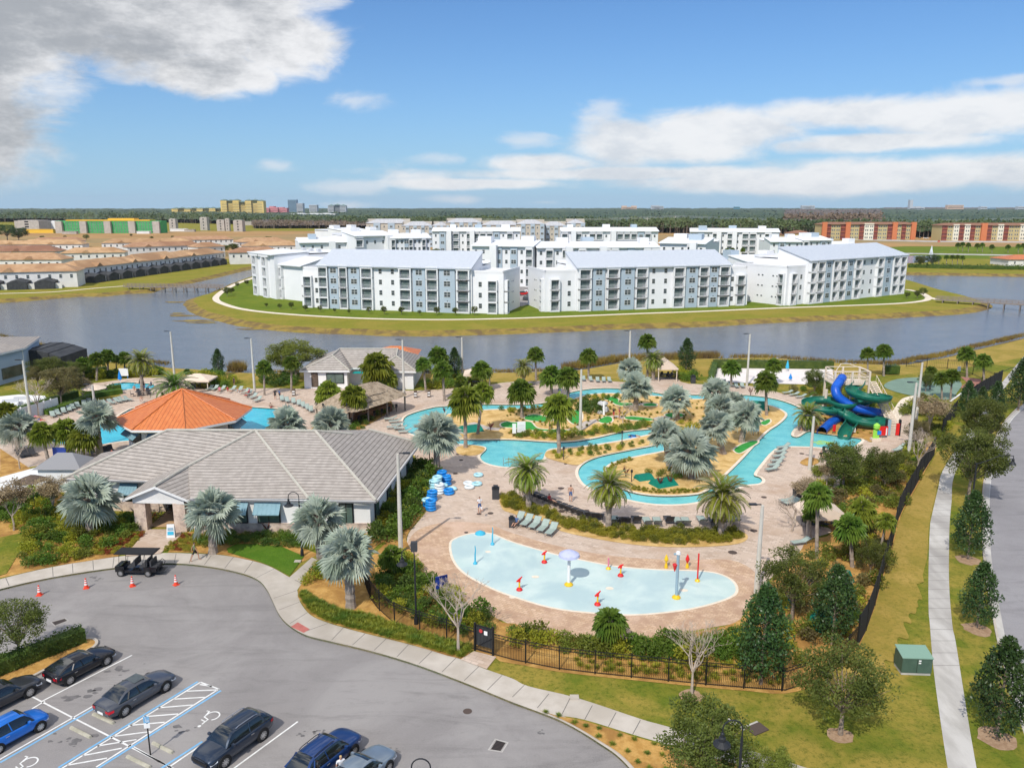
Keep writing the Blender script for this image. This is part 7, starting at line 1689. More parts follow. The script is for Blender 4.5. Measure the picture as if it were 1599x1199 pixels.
row([(35,716),(45,714),(55,713),(114,711),(147,711),(172,711),(178,709)],2.4,'dark lounger, %s from the left below the left pool',LGD,'loungers below the left pool')
row([(1395,707),(1402,704),(1410,700)],.6,'grey lounger, %s of the three by the bin right of the slides',LGF,'loungers right of the slides')
row([(1218,786),(1225,790),(1236,852)],.3,'grey lounger, %s of those left of the right gazebo',LGF,'loungers left of the gazebo')
# ---------------------------------------------------------------- bins, tables, umbrellas
def bin_(label,u,v,s=1,m_='darkgrey'):
 t=thing('litter_bin',label,'litter bin',P(u,v,.16),0,'litter bins');b=MB();b.box(0,0,.45*s,.6*s,.6*s,.9*s);b.box(0,-.31*s,.5*s,.4*s,.02,.5*s);b.build('body',M[m_],t);b=MB();b.box(0,0,.95*s,.66*s,.66*s,.1);b.box(0,0,1.1*s,.4*s,.4*s,.2);b.build('lid',M['lamp_black'],t)
bin_('dark litter bin on the deck above the person carrying a child',774,778,1.2);bin_('dark litter bin by the loungers left of the gazebo',1244,782,1.2);bin_('dark litter bin at the foot of the slide stairs path',1424,693,1.1);bin_('dark litter bin on the deck edge right of the lake canopy',1082,598,1.2);bin_('small dark drinks stand left of the hedge',799,822,.9)
for i,(u,v,lb)in enumerate([(649,621,'left striped stand on the deck in front of the cafe'),(670,620,'right striped stand on the deck in front of the cafe'),(459,618,'dark stand on the deck left of the cafe')]):
 t=thing('menu_stand',lb,'stand',P(u,v,.16),0,'stands before the cafe');b=MB();b.box(0,0,.6,.5,.3,1.2);b.build('frame',M['umbrella_brown'],t);b=MB();b.box(0,-.17,.75,.4,.03,.2);b.box(0,-.17,.35,.4,.03,.2);b.build('panel',M['white'],t)
def table(label,u,v):
 t=thing('patio_table',label,'patio table',P(u,v,.16),.3,'dark patio tables');b=MB();b.cyl(0,0,.70,.74,.55,n=14);b.build('tabletop',M['darkgrey'],t);b=MB();b.cyl(0,0,0,.7,.04,n=6);b.cyl(0,0,0,.04,.3,n=10);b.build('pedestal',M['lamp_black'],t)
 for k in range(4):
  a=k*PI/2+.5;q=thing('patio_chair',label.replace('patio table','patio chair').replace('table','chair')if 0 else 'dark patio chair at the '+label,'patio chair',P(u,v,.16)+Vector((math.cos(a)*.95,math.sin(a)*.95,0)),a-PI/2,'dark patio chairs')
  b=MB();b.box(0,0,.42,.5,.48,.05);b.build('seat',M['darkgrey'],q);b=MB();b.box(0,.24,.7,.5,.04,.5);b.build('backrest',M['darkgrey'],q)
  for x in(-.22,.22):
   for y in(-.2,.22):b=MB();b.cyl(x,y,0,.42,.018,n=5);b.build('leg',M['lamp_black'],q)
for u,v,lb in[(217,618,'table nearest the small left pool'),(232,616,'table right of the date palm'),(164,614,'table left of the small pool hedge'),(302,606,'table under the tan canopy'),(1040,590,'left table under the lake canopy'),(1050,590,'right table under the lake canopy'),(742,602,'table under the picnic canopy'),(1268,818,'left table in the gazebo'),(1290,818,'right table in the gazebo'),(1298,712,'table of the people at the slide pool')]:table(lb,u,v)
def canopy(label,u,v,w,d,ve,vp,gable=False,m_='canopy_tan',name='shade_canopy',rz=0):
 base=P(u,v,.16);ze,zp=HT(ve,base.y)-.16,HT(vp,base.y)-.16;t=thing(name,label,'shade canopy',base,rz,'tan shade canopies')
 b=MB();x,y=w/2,d/2
 c_=[(-x,-y,ze),(x,-y,ze),(x,y,ze),(-x,y,ze)]
 if gable:b.add(c_+[(0,-y,zp),(0,y,zp)],[(0,4,5,3),(1,2,5,4),(0,1,4),(2,3,5)])
 else:b.add(c_+[(-x*.18,0,zp),(x*.18,0,zp)],[(0,1,5,4),(1,2,5),(2,3,4,5),(3,0,4)])
 b.wall(c_,ze-.22,ze);b.build('roof',M[m_],t)
 for px_ in(-x*.88,x*.88):
  for py_ in(-y*.88,y*.88):b=MB();b.box(px_,py_,ze/2,.13,.13,ze);b.build('post',M['beige'],t)
canopy('tan canopy on four posts behind the orange octagon',310,606,5.2,4.2,591,583)
canopy('tan gabled picnic canopy right of the cafe',746,604,4.6,4,582,576,True)
canopy('tan gabled canopy by the lake right of the date palm',1039,592,3.6,4.2,572,561,True)
canopy('tan gazebo half hidden by palms at the right edge of the deck',1279,828,4.0,3.6,798,781,True,name='gazebo')
def umbrella(label,u,v,vt,kind,m_,r_=1.5):
 base=P(u,v,.16);h=HT(vt,base.y)-.16;t=thing('closed_umbrella' if kind=='c' else 'patio_umbrella',label,'umbrella',base,0,'umbrellas');b=MB();b.cyl(0,0,0,h,.035,n=6);b.build('pole',M['lamp_black']if kind=='o' else M['white'],t)
 b=MB()
 if kind=='c':b.lathe([(.05,h*.22),(.34,h*.32),(.24,h*.6),(.10,h*.85),(.03,h)],9)
 else:
  N=8;rg=[(r_*math.cos(2*PI*i/N),r_*math.sin(2*PI*i/N),h-.62)for i in range(N)];md_=[(r_*.5*math.cos(2*PI*i/N),r_*.5*math.sin(2*PI*i/N),h-.26)for i in range(N)]
  b.add(rg+md_+[(0,0,h)],[(i,(i+1)%N,N+(i+1)%N,N+i)for i in range(N)]+[(N+i,N+(i+1)%N,2*N)for i in range(N)])
 b.build('canopy',M[m_],t)
umbrella('closed blue umbrella standing at the small left pool',188,598,578,'c','tube_blue');umbrella('closed blue umbrella in front of the sand court, taller',1229,580,562,'c','aqua');umbrella('lower closed blue umbrella on the sand court',1234,595,583,'c','tube_blue');umbrella('closed pale blue umbrella between the palm pair above the river',874,615,599,'c','lilac')
umbrella('open brown umbrella near the left edge',55,794,741,'o','umbrella_brown',1.5);umbrella('open tan umbrella in front of the dark hedge, left',149,628,600,'o','canopy_tan',1.9)
umbrella('closed white umbrella under the tan canopy behind the octagon',293,606,592,'c','white');umbrella('closed deep blue umbrella below the left pool',97,716,700,'c','blue_sign')
# ---------------------------------------------------------------- splash pad toys
def spoke(t,name,mb,m_):return mb.build(name,M[m_],t)
def jet(label,u,v,vt,kind):
 base=P(u,v,.17);h=max(.6,HT(vt,base.y)-.17);t=thing('water_jet_post',label,'splash toy',base,0,'splash pad toys',(.72,.72,1))
 if kind=='gun':
  b=MB();b.lathe([(.34,0),(.36,.06),(.22,.2),(.12,.24)],14);b.build('base',M['red'],t)
  b=MB();b.cyl(0,0,.22,.75,.1,n=10);b.build('column',M['yellow'],t)
  b=MB();b.tube([(-.32,0,.72),(0,0,.9),(.3,0,h)],[.07,.11,.05],8);b.box(0,0,.82,.25,.3,.18);o=b.build('water_gun',M['red'],t)
 elif kind=='pole':
  b=MB();b.lathe([(.30,0),(.3,.06),(.14,.2)],12);b.build('base',M['yellow'],t);b=MB();b.cyl(0,0,.15,h,.09,n=10);b.build('column',M['cloth_pink' if h<2 else 'red'],t)
 elif kind=='blue':
  b=MB();b.lathe([(.26,0),(.26,.06),(.1,.25)],12);b.build('base',M['aqua'],t);b=MB();b.tube([(0,0,.2),(.0,0,h*.5),(.06 if h<2.2 else .18,0,h*.75),(0,0,h)],[.1,.09,.07,.05],8);b.build('column',M['aqua'],t)
 elif kind=='bud':
  b=MB();b.lathe([(.22,0),(.2,.1),(.13,.4)],10);b.build('base',M['yellow'],t);b=MB();b.lathe([(.05,.4),(.26,.75),(.2,.9),(.03,1.2)],10);b.build('bucket',M['yellow' if u<1060 else 'red'],t)
 elif kind=='flat':b=MB();b.lathe([(.7,.0),(.62,.12),(.15,.3)],16);b.build('dome',M['aqua'],t)
jet('red and yellow water gun at the left end of the splash pad',811,921,900,'gun');jet('red and yellow water gun at the upper left of the splash pad',850,878,860,'gun');jet('red and yellow water gun in the upper middle of the splash pad',969,899,881,'gun');jet('red and yellow water gun at the lower edge of the splash pad',933,944,922,'gun')
jet('short pink pole on a yellow foot at the upper edge of the splash pad',950,888,871,'pole');jet('tall thin red pole on a yellow foot, right part of the splash pad',1089,907,864,'pole')
jet('short blue pole at the left end of the splash pad',742,880,852,'blue');jet('curved blue pole at the top left of the splash pad',769,850,823,'blue');jet('low blue dome at the upper left rim of the splash pad',750,833,826,'flat')
jet('yellow bucket toy on the upper splash pad rim, left of the tall blue-grey post',1040,886,870,'bud');jet('red and yellow bucket toy on the upper rim right of the tall post',1073,886,872,'bud')
p=P(888,913,.17);t=thing('water_umbrella','pale lilac mushroom umbrella on a white column in the middle of the splash pad','splash toy',p);h=HT(862,p.y)
b=MB();b.lathe([(.36,0),(.36,.08),(.15,.25)],12);b.build('base',M['yellow'],t);b=MB();b.cyl(0,0,.2,h-.3,.13,n=12);b.build('column',M['white'],t);b=MB();b.lathe([(.86,h-.48),(.80,h-.30),(.45,h-.10),(.02,h)],20);b.build('umbrella_cap',M['lilac'],t)
p=P(1056,933,.17);t=thing('dumping_bucket_post','tall blue-grey post with a hanging red bucket on a yellow foot in the splash pad','splash toy',p);h=HT(868,p.y)
b=MB();b.lathe([(.34,0),(.34,.08),(.15,.25)],12);b.build('base',M['yellow'],t);b=MB();b.cyl(0,0,.2,h,.12,n=12);b.box(-.1,0,h,.5,.12,.12);b.build('column',M['grey_blue'],t);b=MB();b.lathe([(.03,h-1.45),(.20,h-.85),(.18,h-.83)],12,c=(-.22,0,0));b.build('bucket',M['red'],t);b=MB();b.lathe([(.2,h),(.15,h+.2),(.02,h+.25)],10);b.build('cap',M['white'],t)
# ---------------------------------------------------------------- swim tubes
def torus(R,r_,n=20,m=8):
 b=MB()
 for i in range(n):
  a=2*PI*i/n
  for j in range(m):c_=2*PI*j/m;b.v.append(((R+r_*math.cos(c_))*math.cos(a),(R+r_*math.cos(c_))*math.sin(a),r_+r_*math.sin(c_)))
 b.f=[(i*m+j,((i+1)%n)*m+j,((i+1)%n)*m+(j+1)%m,i*m+(j+1)%m)for i in range(n)for j in range(m)];b.m=[0]*len(b.f);return b
TB={}
for k in('tube_blue','tube_light','tube_white'):
 me=mesh_only(torus(.42,.15),'swim_tube',[M[k]],);me.polygons.foreach_set('use_smooth',[True]*len(me.polygons));TB[k]=me
stacks=[(690,753,5,'tube_blue','deep blue swim tube in the tall stack below the silver palm'),(697,757,4,'tube_blue','blue swim tube in the stack right below the silver palm'),(683,762,5,'tube_light','pale swim tube in the white and aqua stack'),(678,768,5,'tube_light','pale aqua swim tube in the middle stack'),(686,770,4,'tube_white','white swim tube in the lower pale stack'),(668,770,2,'tube_light','light blue swim tube left of the pale stacks'),(701,771,2,'tube_blue','blue swim tube in the low stack on the right'),(706,765,1,'tube_light','light blue swim tube lying right of the stacks'),(675,781,4,'tube_blue','blue swim tube in the stack second from the bottom'),(668,790,3,'tube_blue','blue swim tube in the stack leaning left'),(673,796,4,'tube_blue','deep blue swim tube in the lowest stack'),(692,764,2,'tube_light','aqua swim tube between the blue and pale stacks')]
for(u,v,n,k,lb)in stacks:
 for i in range(n):
  p=P(u,v,.16);o=link('swim_tube',TB[k if not(i==n-1 and k=='tube_blue' and u==668)else 'tube_light'],None,(p.x+R_.uniform(-.07,.07),p.y+R_.uniform(-.07,.07),.16+i*.27),1,(R_.uniform(-.07,.07),R_.uniform(-.07,.07),0));tag(o,lb+('' if n==1 else ', topmost' if i==n-1 else ', lowest' if i==0 else ', %s from the top'%ORD[n-1-i]),'swim tube','stacked swim tubes')
for(u,v,k,lb)in[(747,743,'tube_light','light blue swim tube lying alone nearest the lagoon'),(731,756,'tube_white','white swim tube lying left of two others on the deck'),(745,757,'tube_light','pale blue swim tube lying right of the white ones on the deck'),(733,762,'tube_white','lowest white swim tube lying on the deck')]:
 o=link('swim_tube',TB[k],None,P(u,v,.16));tag(o,lb,'swim tube','swim tubes lying on the deck')
for(u,v,lb)in[(988,683,'blue swim tube floating with a person in the upper channel'),(965,770,'pale swim tube floating in the lower loop of the river')]:
 o=link('swim_tube',TB['tube_blue' if u>970 else 'tube_white'],None,P(u,v,.0));tag(o,lb,'swim tube','floating swim tubes')
 # ---------------------------------------------------------------- slide tower
base=P(1326,655,.17);S0=base.y
def SP(u,v,y):  # a point of the slides: photo pixel on the vertical plane at depth y
 yc=-(v-CY)/FPX;dy=math.cos(TH)+yc*math.sin(TH);return Vector(((u-CX)/FPX/dy*y,y,CAMH+(-math.sin(TH)+yc*math.cos(TH))/dy*y))
tw=thing('slide_tower','beige water slide tower with a roofed platform, railings and long stairs','slide tower',(0,0,0))
yb0,yb1=S0+2.5,S0+6.0
a=SP(1303,600,yb0);c_=SP(1357,600,yb0);zpf=a.z;zt_=SP(1303,580,yb0).z
b=MB();b.box((a.x+c_.x)/2,(yb0+yb1)/2,zpf,c_.x-a.x+.3,yb1-yb0,.22);b.build('platform',M['beige'],tw)
for x in(a.x,(a.x+c_.x)/2,c_.x):
 for y in(yb0,yb1):b=MB();b.box(x,y,zt_/2,.24,.24,zt_);b.build('column',M['beige'],tw)
b=MB()
for(p0,p1)in(((a.x,yb0),(c_.x,yb0)),((a.x,yb1),(c_.x,yb1)),((a.x,yb0),(a.x,yb1)),((c_.x,yb0),(c_.x,yb1))):
 for z in(zpf+.6,zpf+1.1,zt_):b.tube([(p0[0],p0[1],z),(p1[0],p1[1],z)],.06,5)
 n=16
 for i in range(n):f=i/n;b.tube([(p0[0]+(p1[0]-p0[0])*f,p0[1]+(p1[1]-p0[1])*f,zpf+.1),(p0[0]+(p1[0]-p0[0])*f,p0[1]+(p1[1]-p0[1])*f,zpf+1.1)],.02,4)
b.build('railing',M['beige'],tw)
b=MB();q0=SP(1345,585,yb0+1);b.tube([(a.x,yb0,zt_),(a.x+1.4,yb0+1.7,zt_+.8),(a.x+2.6,yb0+1.7,zt_+.8),(c_.x,yb0,zt_)],.06,5);b.build('roof_frame',M['beige'],tw)
# stairs: from the platform's right side down to the deck
s0=SP(1360,604,yb0+1.5);e0=P(1396,664,.17);N=22
b=MB();rl=MB()
d=Vector((e0.x-s0.x,e0.y-s0.y,0));d.normalize();nx=Vector((-d.y,d.x,0))
for i in range(N):
 f=i/(N-1);q=Vector((s0.x,s0.y,zpf)).lerp(Vector((e0.x,e0.y,.25)),f);b.box(q.x,q.y,q.z,.42,1.3,.10,rz=math.atan2(d.y,d.x))
b.build('stair_flight',M['beige'],tw)
for sg in(-.68,.68):
 rl.tube([Vector((s0.x,s0.y,zpf+1.0))+nx*sg,Vector((e0.x,e0.y,1.2))+nx*sg],.045,5);rl.tube([Vector((s0.x,s0.y,zpf))+nx*sg,Vector((e0.x,e0.y,.2))+nx*sg],.09,5)
 for i in range(12):f=i/11;q=Vector((s0.x,s0.y,zpf)).lerp(Vector((e0.x,e0.y,.2)),f)+nx*sg;rl.tube([q,q+Vector((0,0,1))],.025,4)
rl.build('stair_railing',M['beige'],tw)
# tube slide (blue)
def flume(label,pts,R,m_,openf=True,name='water_slide',twist=None):
 pts=smooth_poly([Vector(p)for p in pts],False,7);t=thing(name,label,'water slide',(0,0,0));b=MB();N=len(pts);K=13
 prev=None
 for i,p in enumerate(pts):
  d=(pts[min(i+1,N-1)]-pts[max(i-1,0)]).normalized();s=d.cross(Vector((0,0,1)));s=s.normalized()if s.length>.05 else(prev or Vector((1,0,0)));prev=s;up=s.cross(d).normalized()
  bank=twist*1.0 if twist else 0
  for j in range(K):
   if openf:a_=PI+PI*j/(K-1)+bank
   else:a_=2*PI*j/K
   rr=R
   b.v.append(tuple(p+s*math.cos(a_)*rr+up*(math.sin(a_)*rr*(1.15 if openf else 1)+(R*.4 if openf else 0))))
 for i in range(N-1):
  for j in range(K-(1 if openf else 0)):b.f.append((i*K+j,i*K+(j+1)%K,(i+1)*K+(j+1)%K,(i+1)*K+j));b.m.append(0)
 o=b.build('flume',M[m_],t,smooth=True)
 if openf:
  md=o.modifiers.new('t','SOLIDIFY');md.thickness=.06
  for j in(0,K-1):
   b2=MB();b2.tube([Vector(b.v[i*K+j])for i in range(N)],.07,5);b2.build('rim',M[m_],t)
 else:
  b2=MB()
  for i in range(0,N,7):
   rg=[Vector(b.v[i*K+j])for j in range(K)];c0=sum(rg,Vector())/K;d=(pts[min(i+1,N-1)]-pts[max(i-1,0)]).normalized();r3=[(q-c0)*1.06+c0 for q in rg];b2.add([q-d*.05 for q in r3]+[q+d*.05 for q in r3],[(j,(j+1)%K,K+(j+1)%K,K+j)for j in range(K)])
  b2.build('joint_ring',M[m_],t)
 return t
y0=yb0
flume('deep blue enclosed tube slide winding down from the tower into the pool',[SP(1315,590,y0+.2),SP(1311,596,y0-.8),SP(1305,606,y0-1.8),SP(1307,617,y0-2.4),SP(1318,627,y0-2.8),SP(1335,636,y0-3.4),SP(1352,641,y0-3.8),SP(1368,644,y0-3.2),SP(1374,645,y0-1.6),SP(1362,645.5,y0-.6),SP(1342,647,y0-.8),SP(1322,650,y0-2.0),SP(1305,656,y0-4.0),SP(1296,662,y0-6.0),SP(1288,669,y0-8.3),SP(1283,674,y0-9.8)],.64,'slide_blue',False)
def bowl(u,v,y,ru,ry,a0,a1,dz,n=9):return[SP(u,v,y)+Vector((ru*math.cos(a0+(a1-a0)*i/(n-1)),ry*math.sin(a0+(a1-a0)*i/(n-1)),dz*(.5-i/(n-1))))for i in range(n)]
RD=math.radians
flume('green open slide looping in three bowls round the blue tube down to the pool',[SP(1342,597,y0+.2),SP(1338,604,y0-1.0)]+bowl(1356,617,y0-3.4,2.3,2.1,RD(165),RD(400),1.2)+[SP(1340,629,y0-2.6),SP(1318,633,y0-3.6)]+bowl(1284,633,y0-2.6,2.0,2.1,RD(40),RD(330),.8)+[SP(1312,642,y0-4.6),SP(1322,648,y0-5.2)]+bowl(1353,657,y0-5.8,2.3,2.1,RD(190),RD(480),.9)[:8]+[SP(1334,655,y0-5.0),SP(1328,664,y0-8.2),SP(1322,672,y0-10.4),SP(1318,680,y0-12.2)],.80,'slide_green')
for(u,v,vt,yy_)in[(1287,650,608,0),(1354,642,615,-1.6),(1351,668,645,-2.6),(1328,672,640,-2.6)]:
 q=SP(u,v,y0+yy_);h=SP(u,vt,y0+yy_).z;b=MB();b.cyl(q.x,q.y,.1,h,.22,n=10);b.tube([(q.x,q.y,h-.8),(q.x+1.3,q.y-.6,h-.3)],.06,5);b.build('slide_support',M['beige'],tw)
for(x_,y_)in[(1296,690),(1316,690),(1342,692)]:pass
# gate equipment at the stairs foot
t=thing('stair_gate','grey entry gate with black fence panels at the foot of the slide stairs','gate',P(1393,680,.17));
for x in(-.9,.9):b=MB();b.box(x,0,1.1,.12,.5,2.2);b.build('gate_post',M['lamp_black'],t)
b=MB();b.box(-.55,0,1.1,.5,.12,2.1);b.build('grey_panel',M['grey_blue'],t)
b=MB();b.box(.6,-.1,.9,.45,.1,1.6);b.build('red_panel',M['red'],t)
t=thing('height_figure','lime green cut-out height board at the end of the slide pool','height board',P(1367,688,.17))
b=MB();b.box(0,0,.9,.8,.12,1.2);b.lathe([(.1,1.5),(.4,1.7),(.42,2.1),(.15,2.35)],12);b.build('green_figure',mat('lime',(.30,.65,.08),rough=.5),t);b=MB();b.box(.35,-.1,1.1,.5,.08,.5);b.build('blue_panel',M['tube_blue'],t);b=MB();b.box(0,.0,.18,1.2,.7,.36);b.build('base',M['beige'],t)
t=thing('red_ring_buoy_stand','red and white panel beside the lime height board','panel',P(1378,684,.17));b=MB();b.box(0,0,1.0,1.2,.1,1.2);b.build('red_panel',M['red'],t);b=MB();b.box(.4,-.08,.9,.14,.05,1.0);b.build('white_stripe',M['white'],t)
# yellow pool-floor motif seen in the landing pool
b=MB();c0=P(1286,691,.04);b.poly([Vector((c0.x+1.4*math.cos(t_)*(1+.2*math.sin(5*t_)),c0.y+.9*math.sin(t_)*(1+.2*math.sin(5*t_)),0))for t_ in[i*PI/12 for i in range(24)]],z=.036);struct('pool_floor_motif',b,mat('motif',(.40,.55,.06),(.2,.6,.4),1.5,.4))
# ---------------------------------------------------------------- green canvas covers, waterfall, signs
def cover_box(label,u,v,w,d,h,rz):
 t=tag(MB().add([(-w/2,-d/2,0),(w/2,-d/2,0),(w/2,d/2,0),(-w/2,d/2,0),(-w*.42,-d*.1,h),(w*.42,-d*.1,h),(w*.42,d*.36,h*.85),(-w*.42,d*.36,h*.85)],[(0,1,5,4),(1,2,6,5),(2,3,7,6),(3,0,4,7),(4,5,6,7)]).build('canvas_cover',M['mg_green'],loc=P(u,v,.16)),label,'canvas cover','green canvas covers');t.rotation_euler=(0,0,rz)
cover_box('green canvas cover, left of the two at the tip of the river island',1006,747,2.0,1.5,.5,.35);cover_box('larger green canvas cover at the tip of the river island',1036,756,2.7,2.0,.6,.45)
cover_box('big green canvas cover in the mulch near the fence corner',1283,975,2.6,1.6,1.1,.9);cover_box('small green canvas cover left of the big one near the fence corner',1224,944,1.5,1.2,.6,.2);cover_box('green canvas cover half hidden by a dark magnolia near the screen fence',1317,908,1.4,1.2,.9,.6)
cover_box('green canvas cover behind the windblown palm, left end of the golf island',735,672,3.2,2.2,.7,.4);cover_box('green canvas cover at the right bend of the river island',1184,634,2.4,1.8,.8,-.2);cover_box('green canvas cover by the palm at the right river bank',1193,640,1.4,1.0,.7,0)
p=P(942,647,.16);t=thing('rock_waterfall','pale grey rock waterfall between dark bushes on the golf island','waterfall',p);b=MB();rr=random.Random(6)
for i in range(9):x,z=rr.uniform(-.7,.7),rr.uniform(.2,1.9);b.lathe([(.2,z-.35),(.5,z-.1),(.42,z+.2),(.1,z+.35)],6,c=(x*(1.2-z*.4),rr.uniform(0,.6),0))
b.build('rock',mat('rock',(.42,.42,.42),(.6,.6,.6),2,.9),t);b=MB();b.add([(-.12,-.45,0),(.18,-.45,0),(.12,-.2,1.9),(-.1,-.2,1.9)],[(0,1,2,3)]);b.build('falling_water',M['white'],t)
def board(label,u,v,vt,w,m_,z=.16,foot='umbrella_brown',lines_=0,rz=0):
 base=P(u,v,z);h=HT(vt,base.y)-z;t=thing('sign_board',label,'sign board',base,rz,'sign boards');b=MB();b.box(0,0,h*.62,w,.08,h*.72);o=b.build('panel',M[m_],t);b=MB();b.box(-w*.4,.02,h*.3,.07,.05,h*.6);b.box(w*.4,.02,h*.3,.07,.05,h*.6);b.build('frame',M[foot],t)
 if lines_:
  b=MB()
  for i in range(lines_):b.box(0,-.045,h*(.35+.5*i/lines_),w*.7,.01,h*.025)
  b.build('printed_lines',M['rail'],t)
board('white golf rules board standing before the round-crowned palm',814,681,658,1.1,'white',lines_=6);board('small white board left of the large golf board',803,682,661,.5,'white');board('blue-framed white panel behind the closed umbrella of the small pool',194,591,575,1.6,'white',foot='tube_blue')
board('white shade panel on the right river bank by the silver palms',1180,680,655,.8,'white');board('pale blue panel on the left mulch edge, near the blue umbrella',95,722,698,1.6,'blue_sign')
board('tall dark blue sign at the left rim of the splash pad',690,935,898,1.0,'blue_sign',rz=.5);board('small white board right of the green slide landing',1333,677,668,.4,'white');board('small red round-topped board left of the green slide landing',1302,677,663,.4,'red');board('little white fence-side sign by the fenced lake corner',1497,582,572,.6,'white')
# decorative purple cordyline spikes
for(u,v,lb)in[(977,744,'dark red spiky plant left of the green covers'),(1030,760,'dark spiky plant in front of the larger green cover, left'),(1046,757,'dark spiky plant in front of the larger green cover, right'),(695,648,'dark red spiky plant at the left river bend'),(1172,617,'dark spiky plant at the top right river bend'),(766,672,'dark spiky plant by the lagoon channel'),(418,833,'dark red plant against the stone base of the clubhouse')]:
 b=MB();r=random.Random(u)
 for i in range(14):
  a_=r.random()*6.3;e=r.uniform(.9,1.4);d=Vector((math.cos(a_)*math.cos(e),math.sin(a_)*math.cos(e),math.sin(e)));leafq(b,Vector((0,0,.3)),d,Vector((-d.y,d.x,0)),r.uniform(.7,1.2),.12)
 b.cyl(0,0,0,.35,.05,n=6);o=b.build('spiky_plant',mat('cordyline_%d'%u,(.10,.03,.03),(.16,.05,.04),3,.6),loc=P(u,v,.16));tag(o,lb,'spiky plant','dark spiky plants')
 # ---------------------------------------------------------------- fences
def picket_fence(label,px,z=.16,h=1.55,step=.115,post=2.35,name='metal_fence',pk=True):
 line=PP(px,z);t=thing(name,label,'fence',line[0],0);o0=line[0];L=[q-o0 for q in line];rails=MB();pick=MB();carry=0;pc=0;posts=[]
 for i in range(len(L)-1):
  a_,c_=L[i],L[i+1];l=(c_-a_).length;d=(c_-a_)/l;an_=math.atan2(d.y,d.x);m_=(a_+c_)/2
  for zz_ in(.12,h-.25,h-.03):rails.box(m_.x,m_.y,zz_,l,.035,.04,rz=an_)
  s_=carry
  while s_<l:
   q=a_+d*s_
   if pk:pick.box(q.x,q.y,h/2+.03,.02,.02,h-.05,rz=an_)
   s_+=step
  carry=s_-l;s_=pc
  while s_<l:posts.append(a_+d*s_);s_+=post
  pc=s_-l
 rails.build('rail',M['black'],t)
 if pk:pick.build('pickets',M['black'],t)
 b=MB();b.box(0,0,(h+.1)/2,.075,.075,h+.1);pm=mesh_only(b,'post',[M['black']])
 for q in posts:link('post',pm,t,q)
 return t
picket_fence('black picket fence curving from the nearest silver palm down to the gate',[(566,893),(572,920),(580,938),(589,950),(612,971),(630,979),(652,986),(697,1000),(741,1015)],.17,1.65)
picket_fence('black picket fence running right from the gate to the fence corner',[(771,1023),(800,1031),(850,1041),(871,1045),(928,1052),(986,1058),(1045,1064),(1105,1070),(1166,1075),(1226,1079),(1276,1063),(1311,1041),(1337,1011)],.17,1.65)
picket_fence('far black picket fence round the lake corner behind the green court',[(1415,572),(1450,574),(1500,577),(1530,590),(1556,600)],.16,1.8,.3,3.5)
picket_fence('dark wire fence by the lake behind the small left pool',[(228,581),(244,582),(258,579)],.0,1.7,.3,3)
t=thing('fence_gate','black metal gate with a small notice in the picket fence','gate',P(742,1015,.17));g1_=P(742,1015,.17);g2_=P(770,1023,.17);d=g2_-g1_;an_=math.atan2(d.y,d.x);t.rotation_euler=(0,0,an_);L=d.length
for x in(0,L):b=MB();b.box(x,0,1.05,.13,.13,2.1);b.build('gate_post',M['black'],t)
b=MB();b.box(L/2,0,1.95,L,.05,.07);b.box(L/2,0,.15,L,.05,.07);b.box(L/2,0,1.1,L-.1,.03,1.65)if 0 else None
for i in range(12):b.box(.1+(L-.2)*i/11,0,1.05,.025,.025,1.8)
b.tube([(.1,0,.3),(L-.1,0,1.2)],.03,4);b.build('leaf',M['black'],t);b=MB();b.box(L*.5,.03,1.2,L*.9,.015,1.5);b.build('mesh_backing',M['screen_mesh'],t)
b=MB();b.tube([(L*.35,-.05,1.62),(L*.35,-.07,1.62)],.14,12);b.build('round_notice',M['cloth_red'],t);b=MB();b.box(L*.62,-.06,1.55,.26,.01,.3);b.build('white_notice',M['white'],t)
def screen_fence(label,px,z=.16,h=2.35):
 line=PP(px,z);t=thing('screen_fence',label,'fence',line[0],0,'black screened fence');o0=line[0];b=MB();L=[q-o0 for q in line];N=len(L)
 b.strip(L,.03,h,h=h);b.build('mesh_screen',M['cloth_black'],t);pm=MB();pm.box(0,0,(h+.12)/2,.08,.08,h+.12);pm=mesh_only(pm,'post',[M['black']])
 for i in range(N-1):
  n=max(1,int((L[i+1]-L[i]).length/2.4))
  for k in range(n):link('post',pm,t,L[i].lerp(L[i+1],k/n))
screen_fence('long black screened fence along the grass strip beside the sidewalk',[(1338,1011),(1352,985),(1366,945),(1375,912),(1382,885),(1393,850),(1402,812),(1412,790),(1428,762),(1441,738),(1459,710)])
screen_fence('black screened fence behind the trees at the roadside sidewalk',[(1470,682),(1482,664),(1493,648)]);screen_fence('farthest black screened fence beside the green court',[(1507,634),(1530,618),(1564,598)])
